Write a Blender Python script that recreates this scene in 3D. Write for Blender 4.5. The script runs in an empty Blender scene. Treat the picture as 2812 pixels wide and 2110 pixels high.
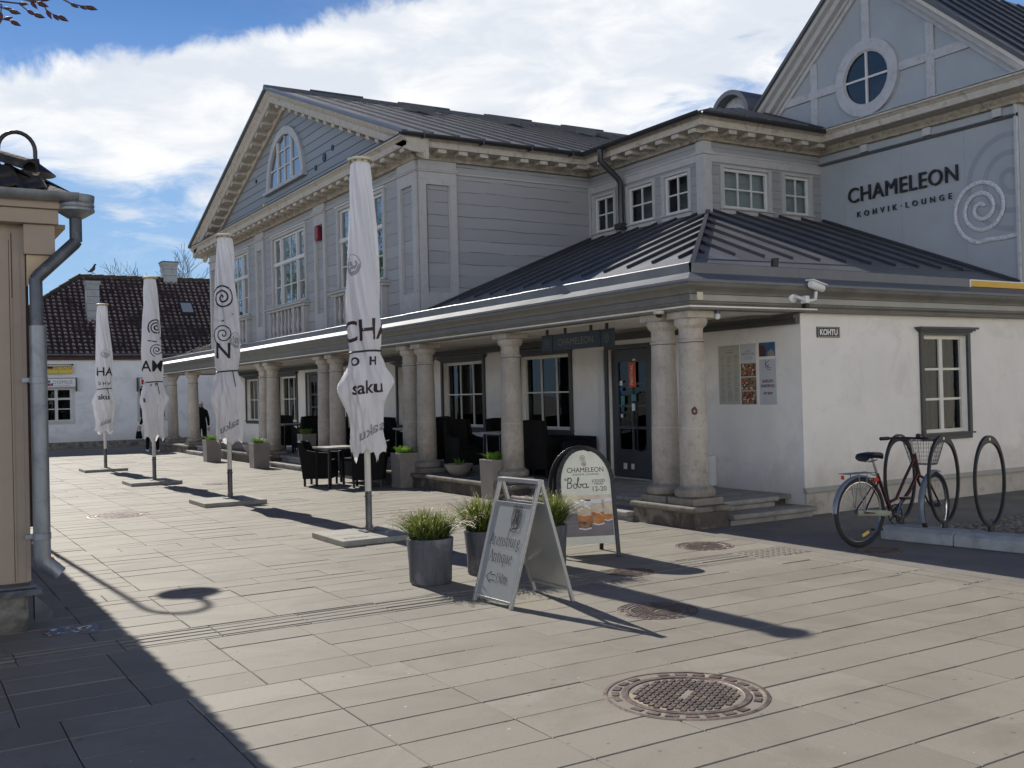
import bpy, bmesh, math, random
from mathutils import Vector, Matrix, noise as mn
random.seed(7)
R = math.radians
SC = bpy.context.scene
COL = SC.collection

# ------------------------------------------------------------------ camera
cd = bpy.data.cameras.new("camera"); cam = bpy.data.objects.new("camera", cd); COL.objects.link(cam)
SC.camera = cam
cd.sensor_width = 36.0; cd.sensor_fit = 'HORIZONTAL'; cd.lens = 35.89; cd.clip_start = 0.05; cd.clip_end = 3000
def cam_matrix(yaw, pitch, roll, loc):
    cy, sy = math.cos(yaw), math.sin(yaw)
    M = Matrix(((sy, -cy, 0), (0, 0, -1), (cy, sy, 0)))
    cp, sp = math.cos(pitch), math.sin(pitch)
    P = Matrix(((1, 0, 0), (0, cp, sp), (0, -sp, cp)))
    cr, sr = math.cos(roll), math.sin(roll)
    Q = Matrix(((cr, -sr, 0), (sr, cr, 0), (0, 0, 1)))
    W = Q @ P @ M                                   # world -> (right, down, forward)
    r, d, f = W[0], W[1], W[2]
    m = Matrix(((r[0], -d[0], -f[0], loc[0]), (r[1], -d[1], -f[1], loc[1]), (r[2], -d[2], -f[2], loc[2]), (0, 0, 0, 1)))
    return m
cam.matrix_world = cam_matrix(1.02427799, 0.00908248, -0.02509554, (0, 0, 1.55))

# ------------------------------------------------------------------ light
SUN_EL, SUN_AZ = R(35.3), R(-2.8)
wd = bpy.data.worlds.new("World"); SC.world = wd; wd.use_nodes = True
nt = wd.node_tree; nt.nodes.clear()
class NG:
    """tiny helper for building node graphs"""
    def __init__(s, nt): s.nt = nt
    def n(s, t, **k):
        x = s.nt.nodes.new(t)
        for a, b in k.items(): setattr(x, a, b)
        return x
    def l(s, a, b): s.nt.links.new(a, b)
    def put(s, sock, v):
        if v is None: return
        if hasattr(v, 'is_linked') or hasattr(v, 'links'): s.l(v, sock)
        else: sock.default_value = v
    def m(s, op, a, b=None, c=None, clamp=False):
        x = s.n('ShaderNodeMath', operation=op); x.use_clamp = clamp
        s.put(x.inputs[0], a); s.put(x.inputs[1], b); s.put(x.inputs[2], c)
        return x.outputs[0]
    def rng(s, v, a, b, c=0.0, d=1.0, smooth=True):
        x = s.n('ShaderNodeMapRange', interpolation_type='SMOOTHSTEP' if smooth else 'LINEAR')
        s.put(x.inputs[0], v); s.put(x.inputs[1], a); s.put(x.inputs[2], b); s.put(x.inputs[3], c); s.put(x.inputs[4], d)
        return x.outputs[0]
    def noise(s, vec, scale, detail=4, rough=.55, dist=0):
        x = s.n('ShaderNodeTexNoise'); s.put(x.inputs['Vector'], vec)
        x.inputs['Scale'].default_value = scale; x.inputs['Detail'].default_value = detail
        x.inputs['Roughness'].default_value = rough; x.inputs['Distortion'].default_value = dist
        return x.outputs[0]
    def mix(s, f, a, b, mode='MIX'):
        x = s.n('ShaderNodeMix', data_type='RGBA', blend_type=mode)
        s.put(x.inputs[0], f)
        for i, v in ((6, a), (7, b)):
            if isinstance(v, (tuple, list)) and len(v) == 3: v = (*v, 1)
            s.put(x.inputs[i], v)
        return x.outputs[2]
    def map(s, vec, scale=(1, 1, 1), loc=(0, 0, 0), rot=(0, 0, 0)):
        x = s.n('ShaderNodeMapping'); s.put(x.inputs[0], vec)
        x.inputs[1].default_value = loc; x.inputs[2].default_value = rot; x.inputs[3].default_value = scale
        return x.outputs[0]
g = NG(nt)
sky = g.n('ShaderNodeTexSky', sky_type='NISHITA'); sky.sun_disc = False
sky.sun_elevation = SUN_EL; sky.sun_rotation = SUN_AZ; sky.air_density = 1.0; sky.dust_density = .0; sky.ozone_density = 3.2
bg1 = g.n('ShaderNodeBackground'); bg1.inputs[1].default_value = 0.05
hsv = g.n('ShaderNodeHueSaturation'); hsv.inputs['Saturation'].default_value = 1.4; hsv.inputs['Hue'].default_value = .517; g.l(sky.outputs[0], hsv.inputs['Color'])
geo = g.n('ShaderNodeTexCoord')
sp = g.n('ShaderNodeSeparateXYZ'); g.l(geo.outputs['Generated'], sp.inputs[0])
az = g.m('MULTIPLY', g.m('ARCTAN2', sp.outputs[0], sp.outputs[1]), 57.2958)
el = g.m('MULTIPLY', g.m('ARCSINE', sp.outputs[2]), 57.2958)
g.l(g.mix(g.rng(el, 30, 12, 0, .85), hsv.outputs[0], g.mix(g.rng(el, 20, 4), (4.0, 7.6, 14.5), (6.6, 10.6, 15.5))), bg1.inputs[0])
# position on a cloud deck seen in perspective
h = g.m('MAXIMUM', sp.outputs[2], 0.03)
cb = g.n('ShaderNodeCombineXYZ')
g.l(g.m('DIVIDE', sp.outputs[0], h), cb.inputs[0]); g.l(g.m('DIVIDE', sp.outputs[1], h), cb.inputs[1])
nA = g.noise(geo.outputs['Generated'], 9, 9, .62, .3)
nB = g.noise(cb.outputs[0], 1.4, 8, .6, .5)
nC = g.noise(g.map(geo.outputs['Generated'], (1, 1, 3.5)), 7, 8, .6, .8)
up = g.m('ADD', g.m('MULTIPLY', az, .25), 15.3)
lo = g.m('SUBTRACT', 14.4, g.m('MULTIPLY', az, .27))
lo = g.m('MAXIMUM', lo, g.m('SUBTRACT', g.m('MULTIPLY', az, .36), .6))
e1 = g.m('ADD', g.m('SUBTRACT', up, el), g.m('MULTIPLY', g.m('SUBTRACT', nA, .5), 5.5))
e2 = g.m('ADD', g.m('SUBTRACT', el, lo), g.m('MULTIPLY', g.m('SUBTRACT', nC, .5), 11))
away = g.rng(g.m('ABSOLUTE', g.m('SUBTRACT', az, 28)), 80, 100)   # directions outside the view, where the added cloud bank lies
band = g.m('MULTIPLY', g.m('MULTIPLY', g.rng(e1, -.2, .9), g.rng(e2, -1.5, 2.0)), g.m('SUBTRACT', 1.0, away))
wisp = g.m('MULTIPLY', g.rng(nC, .50, .68), g.rng(el, 6, 10))
wisp = g.m('MULTIPLY', g.m('MULTIPLY', wisp, g.rng(e1, -.6, 1.0)), .75)
veil = g.m('MULTIPLY', g.rng(nB, .45, .9), .10)
low = g.m('MULTIPLY', g.rng(el, 18, 12), g.rng(el, -1, 3))            # unseen bright cloud bank, added low behind the viewer to light the walls
rest = g.m('MULTIPLY', g.m('MULTIPLY', g.rng(nC, .30, .50), low), away)
mask = g.m('MAXIMUM', g.m('MAXIMUM', band, wisp), g.m('MAXIMUM', rest, veil))
shade = g.noise(g.map(geo.outputs['Generated'], (1, 1, 2.6)), 11, 6, .55, .4)
ccol = g.mix(g.rng(shade, .35, .68), (.74, .79, .87), (.98, .99, 1.0))
bg2 = g.n('ShaderNodeBackground'); g.l(ccol, bg2.inputs[0]); g.l(g.m('ADD', .88, g.m('MULTIPLY', away, 1.7)), bg2.inputs[1])  # stronger outside the view, so the added bank lights the shaded walls
mx = g.n('ShaderNodeMixShader'); g.l(mask, mx.inputs[0]); g.l(bg1.outputs[0], mx.inputs[1]); g.l(bg2.outputs[0], mx.inputs[2])
wo = g.n('ShaderNodeOutputWorld'); g.l(mx.outputs[0], wo.inputs[0])

sd = bpy.data.lights.new("sun", 'SUN'); sd.energy = 5.0; sd.angle = R(.53); sd.color = (1, .945, .86)
sun = bpy.data.objects.new("sun", sd); COL.objects.link(sun)
sdir = Vector((math.sin(SUN_AZ) * math.cos(SUN_EL), math.cos(SUN_AZ) * math.cos(SUN_EL), math.sin(SUN_EL)))
sun.rotation_euler = sdir.to_track_quat('Z', 'Y').to_euler(); sun.location = (0, 0, 30)
SC.view_settings.view_transform = 'Standard'; SC.view_settings.look = 'None'
SC.view_settings.exposure = 0.22; SC.view_settings.gamma = 1.0
SC.cycles.max_bounces = 8; SC.cycles.use_denoising = True

# ------------------------------------------------------------------ materials
def newmat(name):
    m = bpy.data.materials.new(name); m.use_nodes = True
    b = m.node_tree.nodes['Principled BSDF']
    return m, NG(m.node_tree), b
def mat(name, col, rough=.6, metal=0, var=.12, scale=3.0, bump=.0, bscale=30, stretch=(1, 1, 1), stain=None, stain_amt=.4, stain_scale=2.0, spec=None, streak=None):
    m, g, b = newmat(name)
    tc = g.n('ShaderNodeTexCoord').outputs['Object']
    v = g.map(tc, stretch)
    n = g.noise(v, scale, 5, .6)
    lo = tuple(max(0, c * (1 - var)) for c in col); hi = tuple(c * (1 + var) for c in col)
    c = g.mix(g.rng(n, .3, .7), lo, hi)
    if stain:
        s = g.noise(tc, stain_scale, 7, .68, .6)
        c = g.mix(g.m('MULTIPLY', g.rng(s, .5, .66), stain_amt), c, stain)
    if streak:
        s = g.noise(g.map(tc, (9, 9, .7)), 2.0, 5, .6)
        c = g.mix(g.m('MULTIPLY', g.rng(s, .5, .7), streak[1]), c, streak[0])
    g.l(c, b.inputs['Base Color'])
    b.inputs['Roughness'].default_value = rough; b.inputs['Metallic'].default_value = metal
    r = g.m('ADD', g.m('MULTIPLY', g.m('SUBTRACT', n, .5), .25), rough, clamp=True); g.l(r, b.inputs['Roughness'])
    if spec is not None: b.inputs['Specular IOR Level'].default_value = spec
    if bump:
        bn = g.noise(v, bscale, 6, .65)
        bp = g.n('ShaderNodeBump'); bp.inputs['Strength'].default_value = bump; bp.inputs['Distance'].default_value = .01
        g.l(bn, bp.inputs['Height']); g.l(bp.outputs[0], b.inputs['Normal'])
    return m
def timber(name, col, pitch, dark, wob=.012, axis=2, line=.035, crack=.5, lineamt=.75):
    """painted horizontal boards: thin uneven joints and cracks"""
    m, g, b = newmat(name)
    tc = g.n('ShaderNodeTexCoord').outputs['Object']
    s = g.n('ShaderNodeSeparateXYZ'); g.l(tc, s.inputs[0])
    w = g.noise(g.map(tc, (.6, .6, 1.5)), 2.2, 4, .6)
    zz = g.m('ADD', s.outputs[axis], g.m('MULTIPLY', g.m('SUBTRACT', w, .5), wob * 4))
    q = g.m('DIVIDE', zz, pitch); fr = g.m('FRACT', q); row = g.m('FLOOR', q)
    d = g.m('ABSOLUTE', g.m('SUBTRACT', fr, .5))
    ln = g.rng(d, .5 - line * 1.6, .5 - line * .5)
    fade = g.rng(g.noise(g.map(tc, (1.2, 1.2, 5)), 1.7, 4, .6), .38, .55)
    ln = g.m('MULTIPLY', ln, g.m('ADD', g.m('MULTIPLY', fade, crack), 1 - crack))
    wn = g.n('ShaderNodeTexWhiteNoise', noise_dimensions='1D'); g.l(row, wn.inputs['W'])
    t = g.m('ADD', g.m('MULTIPLY', wn.outputs[0], .5), g.m('MULTIPLY', g.noise(g.map(tc, (.5, .5, 6)), 3, 6, .65), .5))
    c = g.mix(g.rng(t, .25, .8), tuple(x * .93 for x in col), tuple(x * 1.06 for x in col))
    c = g.mix(g.m('MULTIPLY', ln, lineamt), c, dark)
    g.l(c, b.inputs['Base Color']); b.inputs['Roughness'].default_value = .62
    bp = g.n('ShaderNodeBump'); bp.inputs['Strength'].default_value = .6; bp.inputs['Distance'].default_value = .012
    hgt = g.m('SUBTRACT', g.m('MULTIPLY', g.noise(g.map(tc, (1, 1, 9)), 9, 5, .7), .25), ln)
    g.l(hgt, bp.inputs['Height']); g.l(bp.outputs[0], b.inputs['Normal'])
    return m
def glassmat(name, tint=(.75, .8, .8), refl=1.0, ior=1.75, solid=None, wob=.15):
    m, g, b = newmat(name)
    g.nt.nodes.remove(b); out = [n for n in g.nt.nodes if n.type == 'OUTPUT_MATERIAL'][0]
    f0 = ((ior - 1) / (ior + 1)) ** 2; ge = g.n('ShaderNodeNewGeometry'); dt = g.n('ShaderNodeVectorMath', operation='DOT_PRODUCT')
    g.l(ge.outputs['Incoming'], dt.inputs[0]); g.l(ge.outputs['Normal'], dt.inputs[1])
    fr_o = g.m('ADD', f0, g.m('MULTIPLY', g.m('POWER', g.m('SUBTRACT', 1.0, g.m('ABSOLUTE', dt.outputs['Value'])), 5.0), 1 - f0))
    gl = g.n('ShaderNodeBsdfGlossy'); gl.inputs['Roughness'].default_value = .015; gl.inputs[0].default_value = (.95, .97, 1, 1)
    tc = g.n('ShaderNodeTexCoord').outputs['Object']
    bp = g.n('ShaderNodeBump'); bp.inputs['Strength'].default_value = wob; bp.inputs['Distance'].default_value = .01
    g.l(g.noise(tc, 2.2, 2, .5), bp.inputs['Height']); g.l(bp.outputs[0], gl.inputs['Normal'])
    if solid: tr = g.n('ShaderNodeBsdfDiffuse'); tr.inputs[0].default_value = (*solid, 1)
    else: tr = g.n('ShaderNodeBsdfTransparent'); tr.inputs[0].default_value = (*tint, 1)
    mx = g.n('ShaderNodeMixShader'); g.l(g.m('MULTIPLY', fr_o, refl, clamp=True), mx.inputs[0]); g.l(tr.outputs[0], mx.inputs[1]); g.l(gl.outputs[0], mx.inputs[2])
    g.l(mx.outputs[0], out.inputs[0])
    return m

K = {}
K['tymp'] = timber('tympanum boards', (.275, .30, .325), .192, (.03, .035, .04), .002, line=.04, crack=0, lineamt=.9)
K['wall'] = timber('grey painted timber wall', (.335, .335, .335), .215, (.08, .08, .08), .018, line=.024, crack=.9, lineamt=.6)
K['trim'] = mat('pale grey painted trim', (.44, .43, .415), .6, var=.07, scale=5, bump=.25, bscale=25, stain=(.30, .28, .24), stain_amt=.35, stain_scale=5)
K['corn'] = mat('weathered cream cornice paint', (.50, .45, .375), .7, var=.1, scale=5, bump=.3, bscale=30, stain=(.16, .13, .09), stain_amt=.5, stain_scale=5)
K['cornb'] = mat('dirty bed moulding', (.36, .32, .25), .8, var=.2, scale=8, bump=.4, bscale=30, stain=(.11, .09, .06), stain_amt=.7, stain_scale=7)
K['gable'] = mat('blue grey gable paint', (.35, .375, .395), .65, var=.05, scale=2, bump=.05, bscale=40)
K['gtrim'] = mat('grey gable trim', (.47, .47, .475), .65, var=.07, scale=5, bump=.2, bscale=30, stain=(.2, .19, .18), stain_amt=.3, stain_scale=6)
K['spiralpaint'] = mat('darker painted spiral', (.28, .305, .325), .65, var=.05)
K['roof'] = mat('dark folded sheet steel', (.145, .152, .16), .5, metal=0.15, var=.14, scale=1.6, bump=.16, bscale=3, spec=.6, stain=(.2, .2, .19), stain_amt=.12, stain_scale=1.5)
K['roofblue'] = mat('black blue sheet roof', (.09, .095, .105), .42, var=.1, scale=1.6, bump=.08, bscale=3, spec=.8)
K['seam'] = mat('standing seam steel', (.035, .037, .042), .4, var=.08)
K['gutter'] = mat('black steel gutter', (.028, .03, .034), .4, var=.1, spec=.5)
K['eave'] = mat('olive grey eave paint', (.175, .165, .14), .5, var=.12, scale=3, stretch=(1, 1, 1), bump=.12, bscale=8, stain=(.08, .075, .06), stain_amt=.35, stain_scale=4)
K['eavel'] = mat('pale eave fascia', (.36, .345, .30), .55, var=.08, scale=3, bump=.08, bscale=10)
K['render'] = mat('cream wall render', (.86, .825, .76), .8, var=.035, scale=1.5, bump=.18, bscale=12, stain=(.52, .47, .41), stain_amt=.25, stain_scale=1.2)
K['renderw'] = mat('white lime render', (.84, .84, .83), .85, var=.03, scale=1.5, bump=.2, bscale=10, stain=(.50, .49, .47), stain_amt=.35, stain_scale=1.3)
K['render2'] = mat('patchy plinth render', (.47, .44, .385), .85, var=.1, scale=2.5, bump=.4, bscale=14, stain=(.26, .21, .16), stain_amt=.6, stain_scale=3)
K['stone'] = mat('limestone columns', (.50, .45, .375), .85, var=.12, scale=3, bump=.45, bscale=45, stain=(.24, .21, .18), stain_amt=.4, stain_scale=16, streak=((.36, .32, .27), .3))
K['stonedk'] = mat('weathered dark stone', (.20, .178, .148), .88, var=.25, scale=5, bump=.8, bscale=25, stain=(.06, .055, .045), stain_amt=.7, stain_scale=6)
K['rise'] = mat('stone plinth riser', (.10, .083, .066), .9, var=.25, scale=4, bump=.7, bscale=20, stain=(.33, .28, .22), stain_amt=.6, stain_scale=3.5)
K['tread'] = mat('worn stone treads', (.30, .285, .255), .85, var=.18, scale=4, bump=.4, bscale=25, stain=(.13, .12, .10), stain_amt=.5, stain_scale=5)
K['dkframe'] = mat('charcoal window trim', (.07, .07, .067), .5, var=.1, scale=6, bump=.1)
K['crframe'] = mat('cream window sash', (.78, .74, .65), .45, var=.04, scale=6)
K['whframe'] = mat('pale window sash', (.62, .61, .585), .45, var=.05, scale=6)
K['glass'] = glassmat('window glass', ior=1.42)
K['glassup'] = glassmat('old upper window glass', solid=(.012, .015, .018), ior=2.6, refl=1.35, wob=.5)
K['glassdk'] = glassmat('dark porch glass', tint=(.4, .45, .45), ior=1.4)
K['glassro'] = glassmat('dark round glass', solid=(.012, .015, .02), ior=1.7, wob=.8)
K['cream2'] = mat('warm cream facade', (.86, .80, .68), .85, var=.03)
K['inner'] = mat('dark room', (.022, .024, .024), .9, var=.3, scale=1.5)
K['blind'] = mat('grey blind', (.62, .59, .56), .8, var=.06, stretch=(1, 1, 6), scale=6)
K['curtain'] = mat('pale curtain', (.42, .41, .38), .85, var=.25, scale=7, stretch=(4, 4, .2))
K['door'] = mat('dark door paint', (.06, .064, .068), .45, var=.08, scale=5)
K['black'] = mat('black paint', (.012, .012, .014), .4, var=.1)
K['rattan'] = mat('black woven rattan', (.011, .010, .010), .6, var=.3, scale=60, bump=.9, bscale=90, spec=.2)
K['wire'] = mat('dark wire', (.03, .03, .032), .5, var=.1, spec=.3)
K['sheen'] = mat('dark table slats', (.06, .058, .055), .4, var=.2, scale=30, stretch=(8, 1, 1))
K['tabtop'] = mat('grey table top', (.30, .29, .27), .4, var=.12, scale=10)
K['conc'] = mat('planter concrete', (.30, .27, .235), .8, var=.08, scale=4, bump=.3, bscale=40, stain=(.2, .18, .15), stain_amt=.35, stain_scale=3)
K['concg'] = mat('grey concrete kerb', (.36, .37, .37), .85, var=.12, scale=6, bump=.5, bscale=50, stain=(.2, .21, .21), stain_amt=.5, stain_scale=4)
K['slab'] = mat('umbrella slab concrete', (.36, .345, .30), .85, var=.1, scale=6, bump=.5, bscale=50, stain=(.2, .19, .17), stain_amt=.4, stain_scale=5)
K['pot'] = mat('zinc grey glazed pot', (.075, .078, .09), .6, var=.25, scale=6, bump=.3, bscale=20, stretch=(3, 3, .7), stain=(.28, .27, .27), stain_amt=.5, stain_scale=2.5)
K['soil'] = mat('potting soil', (.035, .028, .02), .95, var=.4, scale=20, bump=.8)
K['galv'] = mat('galvanised steel', (.27, .29, .31), .48, metal=.7, var=.2, scale=4, stretch=(3, 3, .5), stain=(.12, .13, .14), stain_amt=.35, stain_scale=4)
K['galvdk'] = mat('old dark galvanised steel', (.10, .11, .125), .5, metal=.6, var=.3, scale=5, stain=(.25, .25, .26), stain_amt=.35, stain_scale=7)
K['rust'] = mat('rust', (.26, .09, .02), .85, var=.4, scale=30)
K['hwall'] = mat('beige house boards', (.38, .305, .235), .75, var=.04, scale=2, bump=.15, bscale=14, stain=(.30, .23, .18), stain_amt=.22, stain_scale=3)
K['hsoffit'] = mat('ochre soffit', (.55, .42, .27), .7, var=.05)
K['hbrown'] = mat('brown trim', (.07, .035, .03), .7, var=.2)
K['rubble'] = mat('mossy rubble stone', (.17, .16, .14), .9, var=.5, scale=7, bump=1.0, bscale=12, stain=(.32, .29, .22), stain_amt=.6, stain_scale=6)
K['pantile0'] = mat('old clay pantile', (.15, .095, .08), .38, var=.35, scale=5, bump=.3, bscale=20, stain=(.045, .04, .035), stain_amt=.55, stain_scale=3)
K['htile'] = mat('black mossy tile', (.035, .03, .027), .8, var=.4, scale=9, bump=.7, bscale=30, stain=(.13, .10, .04), stain_amt=.5, stain_scale=7)
K['chim'] = mat('grey rendered chimney', (.33, .34, .34), .85, var=.12, scale=3, bump=.4, bscale=12, stain=(.16, .16, .16), stain_amt=.5, stain_scale=3)
K['white'] = mat('white plastic', (.78, .78, .76), .35, var=.03)
K['ivory'] = mat('ivory plastic', (.62, .57, .42), .45, var=.05)
K['polew'] = mat('ivory pole enamel', (.68, .66, .60), .35, var=.04, scale=6)
K['poledk'] = mat('galvanised pole foot', (.15, .15, .15), .5, metal=.5, var=.3, scale=7, stain=(.3, .29, .27), stain_amt=.4, stain_scale=9)
K['ink'] = mat('dark print', (.045, .022, .03), .6, var=.1)
K['inkb'] = mat('black print', (.012, .012, .014), .6, var=.1)
K['inkf'] = mat('faded grey print', (.30, .30, .33), .7, var=.1)
K['mosaic'] = mat('white pebble mosaic', (.58, .59, .60), .5, var=.35, scale=60, bump=.9, bscale=60)
K['red'] = mat('red plastic', (.20, .008, .02), .35, var=.05)
K['redl'] = mat('red lens', (.45, .02, .015), .25, var=.05)
K['yellow'] = mat('yellow sheet', (.72, .42, .03), .5, var=.05)
K['yellows'] = mat('yellow sign face', (.70, .52, .08), .5, var=.05)
K['cast'] = mat('worn cast iron', (.135, .105, .09), .55, metal=.35, var=.3, scale=14, bump=.4, bscale=50, stain=(.30, .22, .16), stain_amt=.5, stain_scale=7)
K['castd'] = mat('dirt filled cast iron', (.36, .275, .20), .85, var=.2, scale=12, bump=.4, bscale=60)
K['rack'] = mat('dark green grey rack steel', (.045, .047, .042), .35, metal=.4, var=.15, scale=6)
K['tyre'] = mat('rubber tyre', (.02, .02, .022), .8, var=.2)
K['chrome'] = mat('polished steel', (.62, .64, .66), .18, metal=1, var=.05)
K['mar'] = mat('maroon bicycle paint', (.045, .008, .014), .25, var=.1)
K['fend'] = mat('silver grey mudguard', (.17, .20, .245), .35, var=.05)
K['guard'] = mat('pale green chain guard', (.27, .29, .22), .45, var=.1)
K['alu'] = mat('grey aluminium frame', (.42, .43, .43), .38, metal=.5, var=.05, scale=5)
K['panel'] = mat('pale grey sign panel', (.29, .305, .305), .45, var=.03)
K['skin'] = mat('skin', (.52, .30, .22), .55, var=.08)
K['coat'] = mat('black coat cloth', (.010, .011, .013), .9, var=.3, scale=20, bump=.3, spec=.15)
K['cap'] = mat('white cloth cap', (.70, .70, .68), .8, var=.05)
K['brownd'] = mat('brown door paint', (.09, .03, .015), .5, var=.15)
K['bark'] = mat('grey brown bark', (.12, .10, .085), .9, var=.3, scale=9, bump=.7, bscale=30)
K['bud'] = mat('reddish bud', (.09, .03, .025), .6, var=.3)
K['lampm'] = mat('black lamp enamel', (.02, .02, .022), .4, var=.1)
K['signgl'] = mat('dark sign glass', (.018, .026, .03), .4, var=.15, scale=2, spec=.3)
K['gold'] = mat('dull gold letters', (.13, .11, .06), .4, var=.1)
K['teal'] = mat('teal sticker', (.05, .22, .22), .5); K['blue'] = mat('blue sticker', (.02, .09, .28), .5); K['orange'] = mat('orange poster', (.62, .10, .02), .5, var=.1)

def foliage(name, c1, c2, c3=None):
    m, g, b = newmat(name)
    at = g.n('ShaderNodeAttribute'); at.attribute_name = 'tone'
    c = g.mix(at.outputs['Fac'], c1, c2)
    if c3: c = g.mix(g.rng(at.outputs['Fac'], .82, .9), c, c3)
    g.l(c, b.inputs['Base Color']); b.inputs['Roughness'].default_value = .5
    tl = g.n('ShaderNodeBsdfTranslucent'); g.l(c, tl.inputs[0])
    mx = g.n('ShaderNodeMixShader'); mx.inputs[0].default_value = .35
    out = [n for n in g.nt.nodes if n.type == 'OUTPUT_MATERIAL'][0]
    g.l(b.outputs[0], mx.inputs[1]); g.l(tl.outputs[0], mx.inputs[2]); g.l(mx.outputs[0], out.inputs[0])
    return m
m, g, b = newmat('clay pantile with sun glints painted on crests'); K['pantile'] = m
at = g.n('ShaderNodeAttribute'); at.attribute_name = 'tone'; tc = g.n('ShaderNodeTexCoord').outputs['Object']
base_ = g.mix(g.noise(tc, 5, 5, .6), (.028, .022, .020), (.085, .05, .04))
worn = g.mix(g.noise(tc, 9, 3, .6), (.36, .25, .21), (.55, .47, .42))  # pale crest colour stands for sun glints, painted into the tiles
glint_mask = g.m('MULTIPLY', at.outputs['Fac'], g.rng(g.noise(g.map(tc, (.5, .5, .8)), 1.3, 4, .6), .36, .5))
g.l(g.mix(glint_mask, base_, worn), b.inputs['Base Color']); b.inputs['Roughness'].default_value = .6  # worn is the painted sun-glint colour, not wear
K['grass'] = foliage('ornamental grass blades', (.018, .05, .01), (.36, .42, .09), (.72, .60, .42))
K['leaf'] = foliage('bright planter leaves', (.10, .22, .03), (.30, .48, .06))
K['tleaf'] = foliage('young tree leaves', (.05, .10, .02), (.20, .26, .06))
K['moss'] = foliage('moss tufts', (.05, .09, .02), (.13, .16, .04))
m = K['stone']; g = NG(m.node_tree); b = m.node_tree.nodes['Principled BSDF']; src = b.inputs['Base Color'].links[0].from_socket
tc = g.n('ShaderNodeTexCoord').outputs['Object']; s3_ = g.n('ShaderNodeSeparateXYZ'); g.l(tc, s3_.inputs[0])
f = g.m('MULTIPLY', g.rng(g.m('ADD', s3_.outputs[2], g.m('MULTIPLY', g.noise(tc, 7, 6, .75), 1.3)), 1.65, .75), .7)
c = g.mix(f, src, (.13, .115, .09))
pit = g.m('MULTIPLY', g.m('GREATER_THAN', g.noise(g.map(tc, (1, 1, 1)), 28, 5, .7), .66), g.m('MULTIPLY', g.rng(g.noise(tc, 2.5, 3), .45, .6), g.rng(s3_.outputs[2], 2.1, 1.0)))
c = g.mix(g.m('MULTIPLY', pit, .8), c, (.09, .075, .06))
rust = g.rng(g.noise(tc, 1.9, 3, .5), .6, .7); c = g.mix(g.m('MULTIPLY', rust, .35), c, (.36, .25, .18))
jn = g.m('LESS_THAN', g.m('ABSOLUTE', g.m('SUBTRACT', s3_.outputs[2], g.m('ADD', 1.10, g.m('MULTIPLY', g.noise(tc, 12, 2), .012)))), .006)
c = g.mix(g.m('MULTIPLY', jn, .6), c, (.60, .56, .50))
jn = g.m('LESS_THAN', g.m('ABSOLUTE', g.m('SUBTRACT', s3_.outputs[2], g.m('ADD', 2.065, g.m('MULTIPLY', g.noise(tc, 12, 2), .02)))), .007)
c = g.mix(g.m('MULTIPLY', jn, .7), c, (.13, .09, .06)); g.l(c, b.inputs['Base Color'])
for nm in ('render', 'renderw'):
    m = K[nm]; g = NG(m.node_tree); b = m.node_tree.nodes['Principled BSDF']; src = b.inputs['Base Color'].links[0].from_socket
    tc = g.n('ShaderNodeTexCoord').outputs['Object']; s3_ = g.n('ShaderNodeSeparateXYZ'); g.l(tc, s3_.inputs[0])
    f = g.m('MULTIPLY', g.rng(g.m('ADD', s3_.outputs[2], g.m('MULTIPLY', g.noise(tc, 3, 5, .7), .5)), 1.05, .45), .42)
    c = g.mix(f, src, (.43, .38, .31))
    cr = g.n('ShaderNodeTexVoronoi', feature='DISTANCE_TO_EDGE'); g.l(g.map(tc, (.8, .8, .6)), cr.inputs['Vector']); cr.inputs['Scale'].default_value = 1.1
    wob_ = g.m('MULTIPLY', g.m('SUBTRACT', g.noise(tc, 6, 4, .6), .5), .03)
    ck = g.m('MULTIPLY', g.m('LESS_THAN', g.m('ABSOLUTE', g.m('ADD', cr.outputs['Distance'], wob_)), .0014), .16)
    c = g.mix(ck, c, (.30, .28, .25))
    chip = g.m('MULTIPLY', g.m('GREATER_THAN', g.noise(tc, 5.5, 6, .62), .735), g.rng(s3_.outputs[2], 1.15, .6))
    c = g.mix(chip, c, (.24, .20, .16)); g.l(c, b.inputs['Base Color'])
# cloth lets a little light through
m, g, b = newmat('white umbrella cloth'); K['cloth'] = m
tc = g.n('ShaderNodeTexCoord').outputs['Object']
cc = g.mix(g.noise(g.map(tc, (2, 2, .6)), 3, 5, .6), (.74, .74, .78), (.86, .86, .87)); g.l(cc, b.inputs['Base Color'])
b.inputs['Roughness'].default_value = .75
tl = g.n('ShaderNodeBsdfTranslucent'); g.l(cc, tl.inputs[0]); mx = g.n('ShaderNodeMixShader'); mx.inputs[0].default_value = .42
bp = g.n('ShaderNodeBump'); bp.inputs['Strength'].default_value = .8; bp.inputs['Distance'].default_value = .03
g.l(g.noise(g.map(tc, (6, 6, 1.2), rot=(0, .3, 0)), 3, 5, .6), bp.inputs['Height']); g.l(bp.outputs[0], b.inputs['Normal'])
out = [n for n in g.nt.nodes if n.type == 'OUTPUT_MATERIAL'][0]
g.l(b.outputs[0], mx.inputs[1]); g.l(tl.outputs[0], mx.inputs[2]); g.l(mx.outputs[0], out.inputs[0])
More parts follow.
